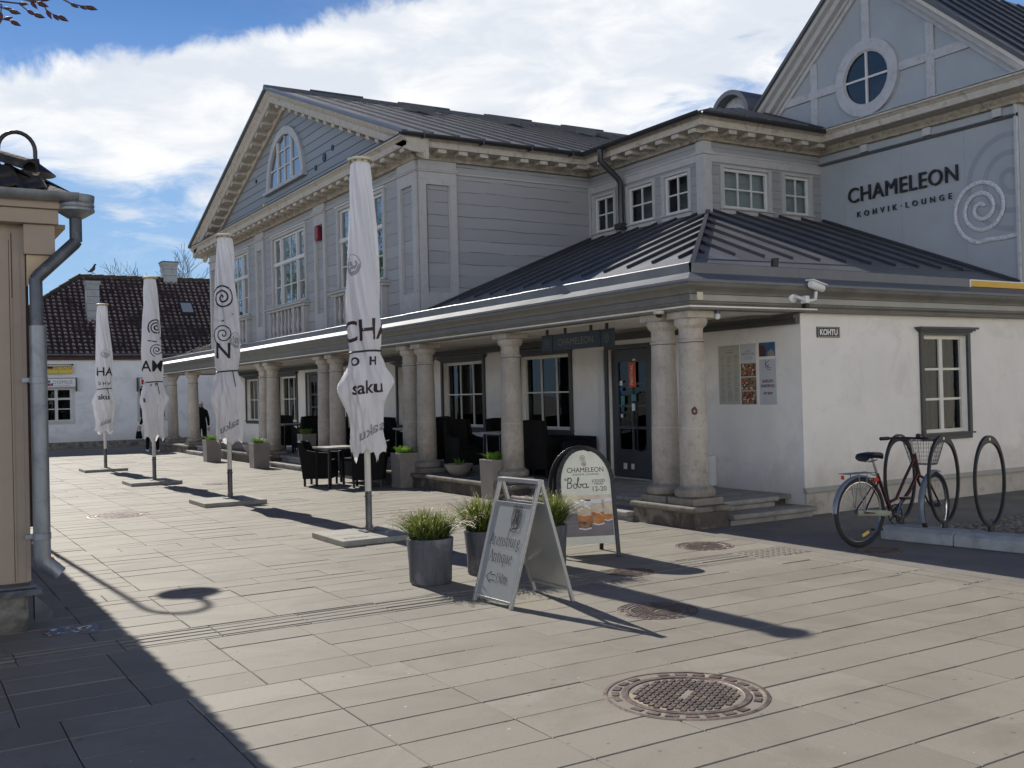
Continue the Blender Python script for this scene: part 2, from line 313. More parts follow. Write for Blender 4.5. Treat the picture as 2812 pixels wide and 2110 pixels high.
# paving: tone per slab comes from the slab itself
m, g, b = newmat('concrete paving slabs'); K['pave'] = m
tc = g.n('ShaderNodeTexCoord').outputs['Object']
at = g.n('ShaderNodeAttribute'); at.attribute_name = 'tone'
c = g.mix(at.outputs['Fac'], (.222, .204, .166), (.300, .276, .228))
c = g.mix(g.m('MULTIPLY', g.rng(g.noise(tc, 1.1, 8, .7, .8), .42, .66), .6), c, (.195, .172, .138))
c = g.mix(g.m('MULTIPLY', g.rng(g.noise(tc, 42, 3, .6), .58, .70), .7), c, (.23, .205, .17))
c = g.mix(g.m('MULTIPLY', g.rng(g.noise(tc, 5, 5, .75), .62, .75), .45), c, (.40, .37, .32))
vo = g.n('ShaderNodeTexVoronoi'); g.l(tc, vo.inputs['Vector']); vo.inputs['Scale'].default_value = 7
sz = g.m('MULTIPLY', g.noise(tc, 9, 2), .16)
spot = g.m('MULTIPLY', g.m('LESS_THAN', vo.outputs['Distance'], sz), g.m('GREATER_THAN', g.noise(tc, 2, 2), .47))
c = g.mix(g.m('MULTIPLY', spot, .7), c, (.12, .11, .095))
v2 = g.n('ShaderNodeTexVoronoi'); g.l(g.map(tc, loc=(3.3, 1.7, 0)), v2.inputs['Vector']); v2.inputs['Scale'].default_value = 5
c = g.mix(g.m('MULTIPLY', g.m('LESS_THAN', v2.outputs['Distance'], g.m('MULTIPLY', g.noise(tc, 7, 2), .07)), .7), c, (.55, .52, .47))
c = g.mix(g.m('MULTIPLY', g.rng(g.noise(g.map(tc, (1, .6, 1)), .55, 7, .72, 1.2), .5, .72), .45), c, (.15, .135, .105))
c = g.mix(g.m('MULTIPLY', g.rng(g.noise(tc, 150, 2, .5), .35, .65), .18), c, (.12, .11, .09))
g.l(c, b.inputs['Base Color']); b.inputs['Roughness'].default_value = .72; b.inputs['Specular IOR Level'].default_value = .35
bp = g.n('ShaderNodeBump'); bp.inputs['Strength'].default_value = .35; bp.inputs['Distance'].default_value = .004
g.l(g.noise(tc, 60, 6, .7), bp.inputs['Height']); g.l(bp.outputs[0], b.inputs['Normal'])
K['asph'] = mat('worn asphalt', (.19, .175, .15), .85, var=.15, scale=1.6, bump=.5, bscale=60, stain=(.10, .095, .085), stain_amt=.4, stain_scale=1.4)
K['joint'] = mat('sand joints', (.085, .075, .06), .95, var=.3, scale=8, bump=.4)
K['cobble'] = mat('cobble stones', (.20, .18, .15), .75, var=.4, scale=7, bump=.4, bscale=30, stain=(.07, .10, .03), stain_amt=.4, stain_scale=1.3)

# ------------------------------------------------------------------ mesh helpers
def Fx(X): return lambda p: (X - p[1], p[0], p[2])          # wall x = X facing -x: local (u along +y, out, up)
def Fy(Y): return lambda p: (p[0], Y - p[1], p[2])          # wall y = Y facing -y: local (u along +x, out, up)
class MB:
    def __init__(s, T=None): s.v = []; s.f = []; s.T = T; s.tone = None
    def add(s, pts):
        i = len(s.v)
        for p in pts: s.v.append(tuple(s.T(p)) if s.T else tuple(p))
        return i
    def poly(s, pts): i = s.add(pts); s.f.append(tuple(range(i, i + len(pts))))
    def prism(s, A, B):
        n = len(A); i = s.add(A); j = s.add(B)
        s.f.append(tuple(range(i, i + n))[::-1]); s.f.append(tuple(range(j, j + n)))
        for k in range(n): q = (k + 1) % n; s.f.append((i + k, i + q, j + q, j + k))
    def box(s, x0, x1, y0, y1, z0, z1):
        s.prism([(x0, y0, z0), (x1, y0, z0), (x1, y1, z0), (x0, y1, z0)], [(x0, y0, z1), (x1, y0, z1), (x1, y1, z1), (x0, y1, z1)])
    def rbox(s, c, h, ax):                                   # oriented box: centre, half sizes, three axes
        c = Vector(c); X, Y, Z = [Vector(a) for a in ax]
        def q(a, b, d): return c + X * h[0] * a + Y * h[1] * b + Z * h[2] * d
        s.prism([q(-1, -1, -1), q(1, -1, -1), q(1, 1, -1), q(-1, 1, -1)], [q(-1, -1, 1), q(1, -1, 1), q(1, 1, 1), q(-1, 1, 1)])
    def bar(s, a, b, w, h, up=(0, 0, 1)):                    # rectangular bar from a to b
        a = Vector(a); b = Vector(b); d = (b - a).normalized(); u = Vector(up)
        if abs(d.dot(u)) > .98: u = Vector((1, 0, 0))
        sd_ = d.cross(u).normalized(); u2 = sd_.cross(d)
        s.prism([a + sd_ * w / 2 + u2 * h / 2, a - sd_ * w / 2 + u2 * h / 2, a - sd_ * w / 2 - u2 * h / 2, a + sd_ * w / 2 - u2 * h / 2],
                [b + sd_ * w / 2 + u2 * h / 2, b - sd_ * w / 2 + u2 * h / 2, b - sd_ * w / 2 - u2 * h / 2, b + sd_ * w / 2 - u2 * h / 2])
    def tube(s, path, r, n=8, closed=False, flat=1.0):
        path = [Vector(p) for p in path]; L = len(path); rings = []; pu = None
        for k in range(L):
            if closed: d = path[(k + 1) % L] - path[k - 1]
            else: d = path[min(k + 1, L - 1)] - path[max(k - 1, 0)]
            d.normalize()
            if pu is None:
                u = Vector((0, 0, 1)) if abs(d.z) < .9 else Vector((1, 0, 0))
            else: u = pu
            u = (u - d * u.dot(d)).normalized(); w = d.cross(u); pu = u
            rr = r[k] if isinstance(r, (list, tuple)) else r
            rings.append(s.add([path[k] + (u * math.cos(2 * math.pi * j / n) + w * math.sin(2 * math.pi * j / n) * flat) * rr for j in range(n)]))
        for k in range(L if closed else L - 1):
            a = rings[k]; b = rings[(k + 1) % L]
            for j in range(n): q = (j + 1) % n; s.f.append((a + j, a + q, b + q, b + j))
        if not closed:
            s.f.append(tuple(rings[0] + j for j in range(n))[::-1]); s.f.append(tuple(rings[-1] + j for j in range(n)))
    def lathe(s, prof, c=(0, 0, 0), n=24, cap=True, T2=None):
        rs = []
        for r, z in prof:
            pts = [(c[0] + r * math.cos(2 * math.pi * j / n), c[1] + r * math.sin(2 * math.pi * j / n), c[2] + z) for j in range(n)]
            if T2: pts = [T2(p) for p in pts]
            rs.append(s.add(pts))
        for k in range(len(rs) - 1):
            a, b = rs[k], rs[k + 1]
            for j in range(n): q = (j + 1) % n; s.f.append((a + j, a + q, b + q, b + j))
        if cap: s.f.append(tuple(rs[0] + j for j in range(n))[::-1]); s.f.append(tuple(rs[-1] + j for j in range(n)))
    def wall(s, u0, u1, z0, z1, holes=(), n=0.0, depth=.10):
        us = sorted({u0, u1, *[h[0] for h in holes], *[h[1] for h in holes]}); zs = sorted({z0, z1, *[h[2] for h in holes], *[h[3] for h in holes]})
        for a, b in zip(us, us[1:]):
            for c, d in zip(zs, zs[1:]):
                mu, mz = (a + b) / 2, (c + d) / 2
                if any(h[0] < mu < h[1] and h[2] < mz < h[3] for h in holes): continue
                s.poly([(a, n, c), (b, n, c), (b, n, d), (a, n, d)])
        for a, b, c, d in holes:
            m_ = n - depth
            s.poly([(a, n, c), (a, m_, c), (a, m_, d), (a, n, d)]); s.poly([(b, n, c), (b, n, d), (b, m_, d), (b, m_, c)])
            s.poly([(a, n, c), (b, n, c), (b, m_, c), (a, m_, c)]); s.poly([(a, n, d), (a, m_, d), (b, m_, d), (b, n, d)])
    def split(s, name, m, parent=None, **k):
        """every separate piece becomes its own object"""
        par = list(range(len(s.v)))
        def find(a):
            while par[a] != a: par[a] = par[par[a]]; a = par[a]
            return a
        for f in s.f:
            for q in f[1:]: par[find(q)] = find(f[0])
        groups = {}
        for f in s.f: groups.setdefault(find(f[0]), []).append(f)
        out = []
        for fs in groups.values():
            ids = sorted({q for f in fs for q in f}); ix = {q: i for i, q in enumerate(ids)}
            b = MB(); b.v = [s.v[q] for q in ids]; b.f = [tuple(ix[q] for q in f) for f in fs]; out.append(b.build(name, m, parent, **k))
        return out
    def build(s, name, m, parent=None, smooth=None, bevel=0, label=None):
        me = bpy.data.meshes.new(name); me.from_pydata(s.v, [], s.f)
        bm = bmesh.new(); bm.from_mesh(me)
        if smooth != 'raw': bmesh.ops.recalc_face_normals(bm, faces=bm.faces)
        bm.to_mesh(me); bm.free()
        if s.tone is not None:
            at = me.attributes.new('tone', 'FLOAT', 'FACE')
            at.data.foreach_set('value', s.tone[:len(me.polygons)] + [.5] * max(0, len(me.polygons) - len(s.tone)))
        o = bpy.data.objects.new(name, me); COL.objects.link(o)
        mm = K[m] if isinstance(m, str) else m
        me.materials.append(mm)
        if smooth and smooth != 'raw':
            me.polygons.foreach_set('use_smooth', [True] * len(me.polygons)); me.set_sharp_from_angle(angle=R(smooth))
        if bevel:
            bv = o.modifiers.new('bevel', 'BEVEL'); bv.width = bevel; bv.segments = 2; bv.limit_method = 'ANGLE'; bv.angle_limit = R(40)
        if parent is not None: setp(o, parent)
        if label: o['label'] = label
        return o
def wm(o):
    m = Matrix.Translation(o.location) @ o.rotation_euler.to_matrix().to_4x4()
    return m if o.parent is None else wm(o.parent) @ o.matrix_parent_inverse @ m
def setp(o, p):
    o.parent = p; o.matrix_parent_inverse = wm(p).inverted()
def thing(name, label, cat, loc=(0, 0, 0), group=None):
    o = bpy.data.objects.new(name, None); COL.objects.link(o); o.location = loc; o.empty_display_size = .2
    o['label'] = label; o['category'] = cat
    if group: o['group'] = group
    return o
def tag(o, label, cat, group=None):
    o['label'] = label; o['category'] = cat
    if group: o['group'] = group
    return o
def struct(o, kind='structure'): o['kind'] = kind; return o
def kids(o): return [c for c in bpy.data.objects if c.parent == o]
def copytree(o, parent=None):
    c = o.copy(); COL.objects.link(c)
    if parent is not None: c.parent = parent
    for k in kids(o): copytree(k, c)
    return c
def text(mb, s, size, T, depth=.004, align='CENTER', bold=0.0, xs=1.0, sub=None, spacing=1.0):
    """letters as geometry: T maps (x right, y up, z out) to world"""
    cu = bpy.data.curves.new('t', 'FONT'); cu.body = s; cu.size = size; cu.align_x = align; cu.extrude = depth / 2; cu.offset = bold; cu.resolution_u = 3
    cu.space_character = spacing
    o = bpy.data.objects.new('t', cu); COL.objects.link(o)
    dg = bpy.context.evaluated_depsgraph_get(); me = bpy.data.meshes.new_from_object(o.evaluated_get(dg))
    bm = bmesh.new(); bm.from_mesh(me)
    bmesh.ops.remove_doubles(bm, verts=bm.verts, dist=1e-5)
    if sub:
        bmesh.ops.triangulate(bm, faces=bm.faces)
        for _ in range(4):
            es = [e for e in bm.edges if e.calc_length() > sub]
            if not es: break
            bmesh.ops.subdivide_edges(bm, edges=es, cuts=1); bmesh.ops.triangulate(bm, faces=bm.faces)
    i = len(mb.v)
    for v in bm.verts: mb.v.append(tuple(T((v.co.x * xs, v.co.y, v.co.z + depth / 2))))
    bm.verts.index_update()
    for f in bm.faces: mb.f.append(tuple(i + v.index for v in f.verts))
    bm.free(); bpy.data.objects.remove(o); bpy.data.curves.remove(cu); bpy.data.meshes.remove(me)
_k = [0]
def stroke(mb, pts, T, w=.01, nib=None, z=.001):
    """flat pen stroke; nib = fixed pen direction for broad-nib lettering"""
    P = [Vector((p[0], p[1])) for p in pts]
    for a, b in zip(P, P[1:]):
        d = b - a
        if d.length < 1e-7: continue
        d.normalize(); nn = Vector((-d.y, d.x))
        if nib is not None:
            q = Vector((math.cos(nib), math.sin(nib))) * w / 2
            if abs(q.dot(nn)) < w * .16: q = nn * w * .16
        else: q = nn * w / 2
        e = d * w * .15
        _k[0] = (_k[0] + 1) % 9; zz = z + _k[0] * .00006
        mb.f.append(tuple(range(len(mb.v), len(mb.v) + 4)))
        for p in (a - e - q, b + e - q, b + e + q, a - e + q): mb.v.append(tuple(T((p.x, p.y, zz))))
def arc(cx, cy, r, a0, a1, n=14, ry=None):
    ry = r if ry is None else ry
    return [(cx + r * math.cos(R(a0 + (a1 - a0) * k / n)), cy + ry * math.sin(R(a0 + (a1 - a0) * k / n))) for k in range(n + 1)]
def spiral(cx, cy, r0, r1, a0, turns, n=60, sx=1, sy=1):
    return [(cx + sx * (r0 + (r1 - r0) * k / n) * math.cos(R(a0) + 2 * math.pi * turns * k / n), cy + sy * (r0 + (r1 - r0) * k / n) * math.sin(R(a0) + 2 * math.pi * turns * k / n)) for k in range(n + 1)]

# ================================================================== GROUND
mb = MB(); mb.box(-400, 400, -400, 400, -1.0, -.05); struct(mb.build('ground', 'asph'))
mb = MB(); mb.box(-6, 9.3, -3, 60, -.3, -.012); struct(mb.build('joint_bed', 'joint'))
# paving slabs, every one a little different in height and tone; guidance grooves in one course
mb = MB(); mb.tone = []
def slab(x0, x1, y0, y1, tone):
    z = random.gauss(0, .0009); g_ = .0024; tx = random.gauss(0, .0007); ty = random.gauss(0, .0007)
    x0 += g_ * .9; x1 -= g_ * .9; y0 += g_ * .55 + random.random() ** 3 * .004; y1 -= g_ * .55; c = .0045
    def P(x, y, dz): return (x, y, z + dz + (tx if x > (x0 + x1) / 2 else -tx) + (ty if y > (y0 + y1) / 2 else -ty))
    n0 = len(mb.f)
    a = [P(x0, y0, -c), P(x1, y0, -c), P(x1, y1, -c), P(x0, y1, -c)]; t = [P(x0 + c, y0 + c, 0), P(x1 - c, y0 + c, 0), P(x1 - c, y1 - c, 0), P(x0 + c, y1 - c, 0)]
    bt = [(p[0], p[1], -.03) for p in a]
    mb.poly(t)
    for k in range(4): q = (k + 1) % 4; mb.poly([a[k], a[q], t[q], t[k]]); mb.poly([bt[k], bt[q], a[q], a[k]])
    mb.tone += [tone] * (len(mb.f) - n0)
holes_ = [(3.42, 4.0, .45), (4.56, 5.63, .36), (6.81, 7.63, .30), (5.36, 6.93, .26), (2.66, 14.9, .40), (5.1, 19.1, .25)]
y = 6.75; rows = []
while y > -2.5: rows.append((y - .322, y)); y -= .322
y = 7.14
while y < 37.6:
    hgt = random.choice((.302, .302, .302, .151, .2)) if y > 7.7 else .302
    rows.append((y, y + hgt)); y += hgt
for (ya, yb) in rows:
    off = 1.115 if ya > 5.3 else 1.29
    if random.random() < .05: off += .305
    xr = 6.98 if ya < 6.7 else (7.34 if ya < 9.5 else 7.5)
    k0 = int(math.floor((-5.5 - off) / .612)); x = off + k0 * .612; rt = random.gauss(.5, .08)
    while x < xr - .02:
        x1 = min(x + .612, xr)
        if xr - x1 < .12: x1 = xr
        t = min(1, max(0, random.gauss(rt, .15)))
        if random.random() < .04: t = min(1, t + .4)
        if 5.0 < ya < 5.35 and .9 < x < 2.2: t = 1.5
        slab(x, x1, ya, yb, t); x = x1
# guidance strip: ribs between y 6.76 and 7.14
for (ya, yb) in ((6.752, 6.80), (6.812, 6.895), (6.907, 6.995), (7.007, 7.085), (7.097, 7.138)):
    x = -5.5
    while x < 6.7: slab(x, min(x + .612, 6.7), ya, yb, random.gauss(.42, .08)); x += .612
for xa, xb in ((6.985, 7.025), (7.035, 7.105), (7.115, 7.185), (7.195, 7.265), (7.275, 7.34)):
    y = 6.74
    while y > -2.5: slab(xa, xb, y - .61, y, random.gauss(.5, .08)); y -= .612
def blister(cx, cy):
    mb.lathe([(.028, -.004), (.024, .003), (.012, .0055)], (cx, cy, 0), 8); mb.tone += [.3] * (len(mb.f) - len(mb.tone))
slab(6.7, 7.34, 6.752, 7.138, .55)
for i in range(9):
    for j in range(5): blister(6.75 + i * .07, 6.80 + j * .07)
pv = mb.build('paving', 'pave'); struct(pv)
# worn strip with ribs turning towards the right-hand street, asphalt beside the wall, cobbles
mb = MB(); mb.box(7.345, 14.5, -3, 8.7, -.3, -.002); mb.box(7.345, 7.52, 8.7, 9.6, -.3, -.003); struct(mb.build('pavement', 'asph'))
mb = MB()
random.seed(3)
yy = -1.0
while yy < 7.0:
    xx = 8.84
    while xx < 14.3:
        r = .045 + random.random() * .03; cx = xx + random.uniform(-.012, .012); cy = yy + random.uniform(-.012, .012); a0 = random.random() * 6
        pts = []
        top = []
        for k in range(7):
            a = a0 + k * 2 * math.pi / 7; rr = r * random.uniform(.8, 1.1)
            pts.append((cx + rr * math.cos(a), cy + rr * .8 * math.sin(a), -.01)); top.append((cx + rr * .7 * math.cos(a), cy + rr * .56 * math.sin(a), .012 + random.random() * .006))
        mb.prism(pts, top); xx += r * 2.1
    yy += .095
cb = mb.build('cobbles', 'cobble', smooth=60); struct(cb)
mb = MB(); mb.tone = []
for k in range(1500):
    cx = random.uniform(8.85, 11.5); cy = random.uniform(5.0, 6.95) if random.random() < .7 else random.uniform(6.0, 6.9); n0 = len(mb.f)
    if mn.noise((cx * 2.2, cy * 2.2, 0)) < .05: continue
    for q in range(3):
        a = random.random() * 6.28; h_ = random.uniform(.01, .035)
        mb.poly([(cx - .004, cy, 0), (cx + .004, cy, 0), (cx + math.cos(a) * .02, cy + math.sin(a) * .02, h_)])
    mb.tone += [random.random()] * (len(mb.f) - n0)
o = mb.build('moss', 'moss', smooth='raw'); tag(o, 'low moss and weeds growing between the cobbles by the bike stands', 'moss'); o['kind'] = 'stuff'
# kerb stones carrying the bicycle stands
mb = MB()
kp = [(8.42, 6.84), (8.63, 5.35), (8.86, 3.8), (9.1, 2.0)]
for (xa, ya), (xb, yb) in zip(kp, kp[1:]):
    d = Vector((xb - xa, yb - ya, 0)).normalized(); s_ = Vector((-d.y, d.x, 0)); L = (Vector((xb, yb, 0)) - Vector((xa, ya, 0))).length
    n = 2; 
    for q in range(n):
        p0 = Vector((xa, ya, 0)) + d * (L * q / n + .004); p1 = Vector((xa, ya, 0)) + d * (L * (q + 1) / n - .004)
        A = [p0 + s_ * 0, p0 + s_ * .42, p0 + s_ * .42 + Vector((0, 0, .115)), p0 + s_ * .07 + Vector((0, 0, .135)), p0 + s_ * 0 + Vector((0, 0, .10))]
        B = [p + (p1 - p0) for p in A]; mb.prism(A, B)
struct(mb.build('kerb', 'concg', bevel=.012))
# gravelly strip under the far building, setts in its shade
mb = MB()
random.seed(5)
for i in range(70):
    for j in range(26):
        x = -1 + i * .17 + random.uniform(-.01, .01) + (j % 2) * .08; y = 37.72 + j * .1
        mb.box(x, x + .15, y, y + .088, -.02, .004 + random.random() * .01)
struct(mb.build('street_setts', 'cobble'))

# ================================================================== CAFE BUILDING
cafe = thing('cafe_building', 'grey timber building with pediment, stone-columned porch, roof lantern and blue grey gable', 'building', (9.33, 8.65, 0))
XM, YM, XC, YC, XG = 7.89, 15.96, 11.58, 12.74, 14.35
EX, EY, EZ, YE = 7.37, 8.40, 2.75, 35.1
def zf(x): return EZ + .408 * (x - EX)
def zr(y): return EZ + .403 * (y - EY)

# --- windows -------------------------------------------------------
def window(T, u0, u1, z0, z1, cols, rows, casing='dkframe', sash='crframe', glass='glassdk', cas=.07, cap=True, sill=True, depth=.10, back=None, curtains=(), n0=0.0, bar=.022, fr=.045, midthick=None, casn=.035):
    mb = MB(T)
    mb.box(u0, u0 + fr, n0 - depth + .02, n0 - depth + .07, z0, z1); mb.box(u1 - fr, u1, n0 - depth + .02, n0 - depth + .07, z0, z1)
    mb.box(u0 + fr, u1 - fr, n0 - depth + .021, n0 - depth + .069, z0, z0 + fr); mb.box(u0 + fr, u1 - fr, n0 - depth + .021, n0 - depth + .069, z1 - fr, z1)
    U0, U1, Z0, Z1 = u0 + fr, u1 - fr, z0 + fr, z1 - fr
    for c in cols:
        w_ = bar
        if midthick and abs(c - .5) < .01: w_ = midthick
        u = U0 + (U1 - U0) * c; mb.box(u - w_ / 2, u + w_ / 2, n0 - depth + .03, n0 - depth + .062, Z0, Z1)
    for r in rows:
        w_ = bar
        if isinstance(r, tuple): r, w_ = r
        z = Z0 + (Z1 - Z0) * r; mb.box(U0, U1, n0 - depth + .032, n0 - depth + .060, z - w_ / 2, z + w_ / 2)
    w = mb.build('window', sash, cafe)
    mb = MB(T); mb.box(U0 - .01, U1 + .01, n0 - depth + .034, n0 - depth + .040, Z0 - .01, Z1 + .01); mb.build('pane', glass, w)
    if casing:
        mb = MB(T)
        mb.box(u0 - cas, u0, n0, n0 + casn, z0 - .0, z1 + cas * .6); mb.box(u1, u1 + cas, n0, n0 + casn, z0 - .0, z1 + cas * .6)
        mb.box(u0, u1, n0, n0 + casn - .003, z1, z1 + cas * .6)
        if cap:
            zc = z1 + cas * .6
            for k, (o_, hh) in enumerate(((.02, .02), (.05, .02), (.08, .028))):
                mb.box(u0 - cas - o_, u1 + cas + o_, n0 - .0, n0 + casn + o_, zc + .0205 * k, zc + .0205 * k + hh)
        mb.build('casing', casing, w)
    if sill:
        mb = MB(T); mb.box(u0 - cas - .015, u1 + cas + .015, n0 - depth + .02, n0 + casn + .035, z0 - .022, z0); mb.box(u0 - cas, u1 + cas, n0, n0 + casn - .005, z0 - .09, z0 - .022)
        mb.build('sill', casing or sash, w)
    if back:
        mb = MB(T); mb.box(u0 - (.02 if back == 'blind' else .3), u1 + (.02 if back == 'blind' else .3), n0 - depth - (.05 if back == 'blind' else .22), n0 - depth - (.04 if back == 'blind' else .21), z0 - .1, z1 + .3); mb.build('room', back, w)
    for (a, b) in curtains:
        mb = MB(T); ua, ub = u0 + (u1 - u0) * a, u0 + (u1 - u0) * b; N = max(4, int((ub - ua) / .03)); 
        for k in range(N):
            ta, tb = ua + (ub - ua) * k / N, ua + (ub - ua) * (k + 1) / N
            mb.poly([(ta, n0 - depth - .06 - .03 * (k % 2), z0), (tb, n0 - depth - .06 - .03 * ((k + 1) % 2), z0), (tb, n0 - depth - .06 - .03 * ((k + 1) % 2), z1), (ta, n0 - depth - .06 - .03 * (k % 2), z1)])
        mb.build('curtain', 'curtain', w)
    return w

# --- lower walls ---------------------------------------------------
TW, TK = Fx(9.33), Fy(8.65)
pw = [(13.53, 15.02, .93, 2.17, 'w'), (16.34, 17.93, .93, 2.17, 'w'), (18.45, 20.05, .93, 2.17, 'w'), (26.47, 27.86, .92, 2.17, 'w'), (29.75, 31.0, .92, 2.17, 'w')]
doors = [(11.52, 12.50, .25, 2.17), (21.3, 22.9, .25, 2.17), (24.85, 25.68, .25, 2.17)]
mb = MB(TW); mb.wall(8.65, 33.2, -.02, 2.46, [h[:4] for h in pw] + doors, depth=.14)
mb.T = TK; mb.wall(9.33, 11.575, .30, 2.46); mb.wall(12.50, 22, .30, 2.46); mb.wall(11.575, 12.50, .30, .88); mb.wall(11.575, 12.50, 2.18, 2.46)
for a, b, c, d in ((11.575, 12.50, .88, 2.18),):
    mb.poly([(a, 0, c), (a, -.12, c), (a, -.12, d), (a, 0, d)]); mb.poly([(b, 0, c), (b, 0, d), (b, -.12, d), (b, -.12, c)]); mb.poly([(a, 0, c), (b, 0, c), (b, -.12, c), (a, -.12, c)]); mb.poly([(a, 0, d), (a, -.12, d), (b, -.12, d), (b, 0, d)])
mb.T = None; mb.poly([(9.33, 33.2, 0), (16, 33.2, 0), (16, 33.2, 2.46), (9.33, 33.2, 2.46)])
mb.build('wall', 'render', cafe)
mb = MB(TK); mb.box(9.34, 22, -.05, .012, -.05, .262); mb.build('plinth', 'render2', cafe)
mb = MB(TK); mb.prism([(9.322, -.02, .26), (9.322, .04, .26), (9.322, .045, .275), (9.322, .012, .325), (9.322, -.02, .325)], [(22, -.02, .26), (22, .04, .26), (22, .045, .275), (22, .012, .325), (22, -.02, .325)]); mb.build('plinth_ledge', 'eavel', cafe)
# pilaster end wall of the wing (pale)
mb = MB(TW); mb.box(32.6, 33.3, .0, .12, .25, 2.45); mb.build('pilaster', 'render', cafe)
for k, (a, b, c, d, _) in enumerate(pw):
    cl = [(.03, .2), (.8, .97)] if k != 1 else [(.02, .1), (.84, .98)]
    window(TW, a, b, c, d, (1 / 3, 2 / 3), (.5,), back='inner', curtains=cl, depth=.14, glass='glassdk', fr=.05)
window(TK, 11.575, 12.50, .88, 2.18, (.5,), (1 / 3, 2 / 3), casing='dkframe', sash='crframe', glass='glassdk', back='inner', curtains=((.34, .38), (.44, .47), (.84, .87)), depth=.12, fr=.05, cas=.06, midthick=.07, bar=.03)
mb = MB(TK); mb.box(11.605, 11.65, -.045, -.04, 2.0, 2.13); st = mb.build('sticker', 'white', cafe); mb = MB(TK); mb.box(11.607, 11.648, -.039, -.037, 2.08, 2.13); mb.build('mark', 'redl', st)
mb = MB(); mb.box(9.80, 21.9, 9.15, 33.1, .0, 2.44); mb.build('interior', 'inner', cafe)
mb = MB(); mb.box(12.05, 14.3, 13.2, 15.9, 4.3, 5.7); mb.build('interior', 'inner', cafe)
# doors
def door(u0, u1, z0, z1, m='door', glz=True, cols=2, rws=3):
    T = TW
    mb = MB(T)
    mb.box(u0 - .07, u0, 0, .03, z0, z1 + .06); mb.box(u1, u1 + .07, 0, .03, z0, z1 + .06); mb.box(u0, u1, 0, .028, z1, z1 + .06)
    D_ = mb.build('door_frame', 'dkframe', cafe)
    mb = MB(T); a, b = u0 + .015, u1 - .015; n = -.09
    def panel(x0, x1, y0, y1): mb.box(x0, x1, n, n + .045, y0, y1)
    st_ = .15
    panel(a, a + st_, z0 + .01, z1 - .01); panel(b - st_, b, z0 + .01, z1 - .01); panel(a + st_, b - st_, z0 + .01, z0 + .42); panel(a + st_, b - st_, z1 - .2, z1 - .01)
    ga, gb_, gc, gd = a + st_, b - st_, z0 + .42, z1 - .2
    for r in range(1, rws + 1): z = gc + (gd - gc) * r / (rws + 1); mb.box(ga, gb_, n + .004, n + .04, z - .02, z + .02)
    for c in range(1, cols): u = ga + (gb_ - ga) * c / cols; mb.box(u - .018, u + .018, n + .006, n + .038, gc, gd)
    dr = mb.build('door', m, cafe)
    mb = MB(T); mb.box(ga - .01, gb_ + .01, n + .014, n + .022, gc - .01, gd + .01); mb.build('pane', 'glassdk', dr)
    mb = MB(T); mb.box(u0 - .5, u1 + .5, -.32, -.31, z0 - .1, z1 + .2); mb.build('room', 'inner', dr)
    return dr
d1 = door(*doors[0])
mb = MB(TW); hx = 11.78
mb.tube([(hx + .0, -.045, 1.52), (hx, .03, 1.5), (hx, .045, 1.45), (hx, .045, .72), (hx, .03, .67), (hx, -.045, .66)], .013, 6); mb.build('handle', 'black', d1, smooth=50)
for (u, z, w_, h_, m_) in ((11.98, 1.78, .17, .37, 'orange'), (11.93, 2.0, .06, .03, 'white'), (12.25, 1.66, .06, .07, 'white'), (12.25, 1.57, .06, .05, 'blue'), (12.22, 1.40, .09, .13, 'teal'), (12.23, 1.27, .07, .06, 'blue'), (12.25, 1.17, .05, .05, 'white'), (11.96, 1.44, .1, .10, 'teal'), (11.97, 1.3, .07, .11, 'white'), (12.2, .42, .08, .09, 'cap'), (12.02, .42, .07, .08, 'cap')):
    mb = MB(TW); mb.box(u - w_ / 2, u + w_ / 2, -.044, -.040, z - h_ / 2 , z + h_ / 2 ); s_ = mb.build('poster' if m_ == 'orange' else 'sticker', m_, d1)
    if m_ == 'orange':
        mb = MB()
        def To(p, u=u, z=z): return TW((u - .03 - p[1] * -1 * 0 + p[1], -.039 + p[2], z + p[0]))
        text(mb, 'FESTIVAL', .075, lambda p: TW((11.96 + p[1], -.039 + p[2], 1.78 + p[0])), .002); mb.build('lettering', 'white', s_)
door(*doors[1], m='brownd', glz=True); door(*doors[2])
mb = MB(TW); mb.box(12.60, 12.74, .0, .03, .25, 2.17); mb.build('trim_board', 'cap', cafe)
# dark moulding under the porch ceiling, ceiling, beam over the columns
mb = MB(TW); mb.box(8.66, 33.2, 0, .07, 2.30, 2.365); mb.box(8.66, 33.2, 0, .11, 2.365, 2.405); mb.build('ceiling_moulding', 'dkframe', cafe)
mb = MB(); mb.box(7.50, 9.5, 8.53, 34.9, 2.452, 2.47); mb.build('porch_ceiling', 'render', cafe)
mb = MB(); mb.box(7.68, 7.94, 9.06, 34.4, 2.428, 2.4515); mb.box(7.68, 9.32, 8.72, 9.058, 2.428, 2.4515); mb.split('beam', 'render', cafe)

# --- stone platform, steps, columns ---------------------------------
mb = MB()
segs = [(8.55, 9.62), (12.35, 16.75), (19.1, 20.9), (23.2, 29.0), (30.9, 34.9)]
for a, b in segs: mb.box(7.50, 8.0, a, b, -.1, .18)
mb.box(8.0, 9.33, 8.97, 34.9, -.1, .19)
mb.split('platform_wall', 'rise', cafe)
mb = MB()
for a, b in segs:
    y = a - .03; e = b + .03
    while y < e - .05:
        L = min(random.uniform(.8, 1.4), e - y)
        if e - (y + L) < .3: L = e - y
        mb.box(7.46, 8.02, y + .002, y + L - .002, .18, .245 + random.uniform(-.002, .002)); y += L
mb.split('coping_stone', 'stonedk', cafe, bevel=.018)
mb = MB(); y = 8.86
while y < 34.9: mb.box(8.03, 9.325, y, min(y + 1.1, 34.9) - .003, .19, .241 + random.uniform(-.002, .002)); y += 1.1
mb.split('floor_slab', 'tread', cafe, bevel=.01)
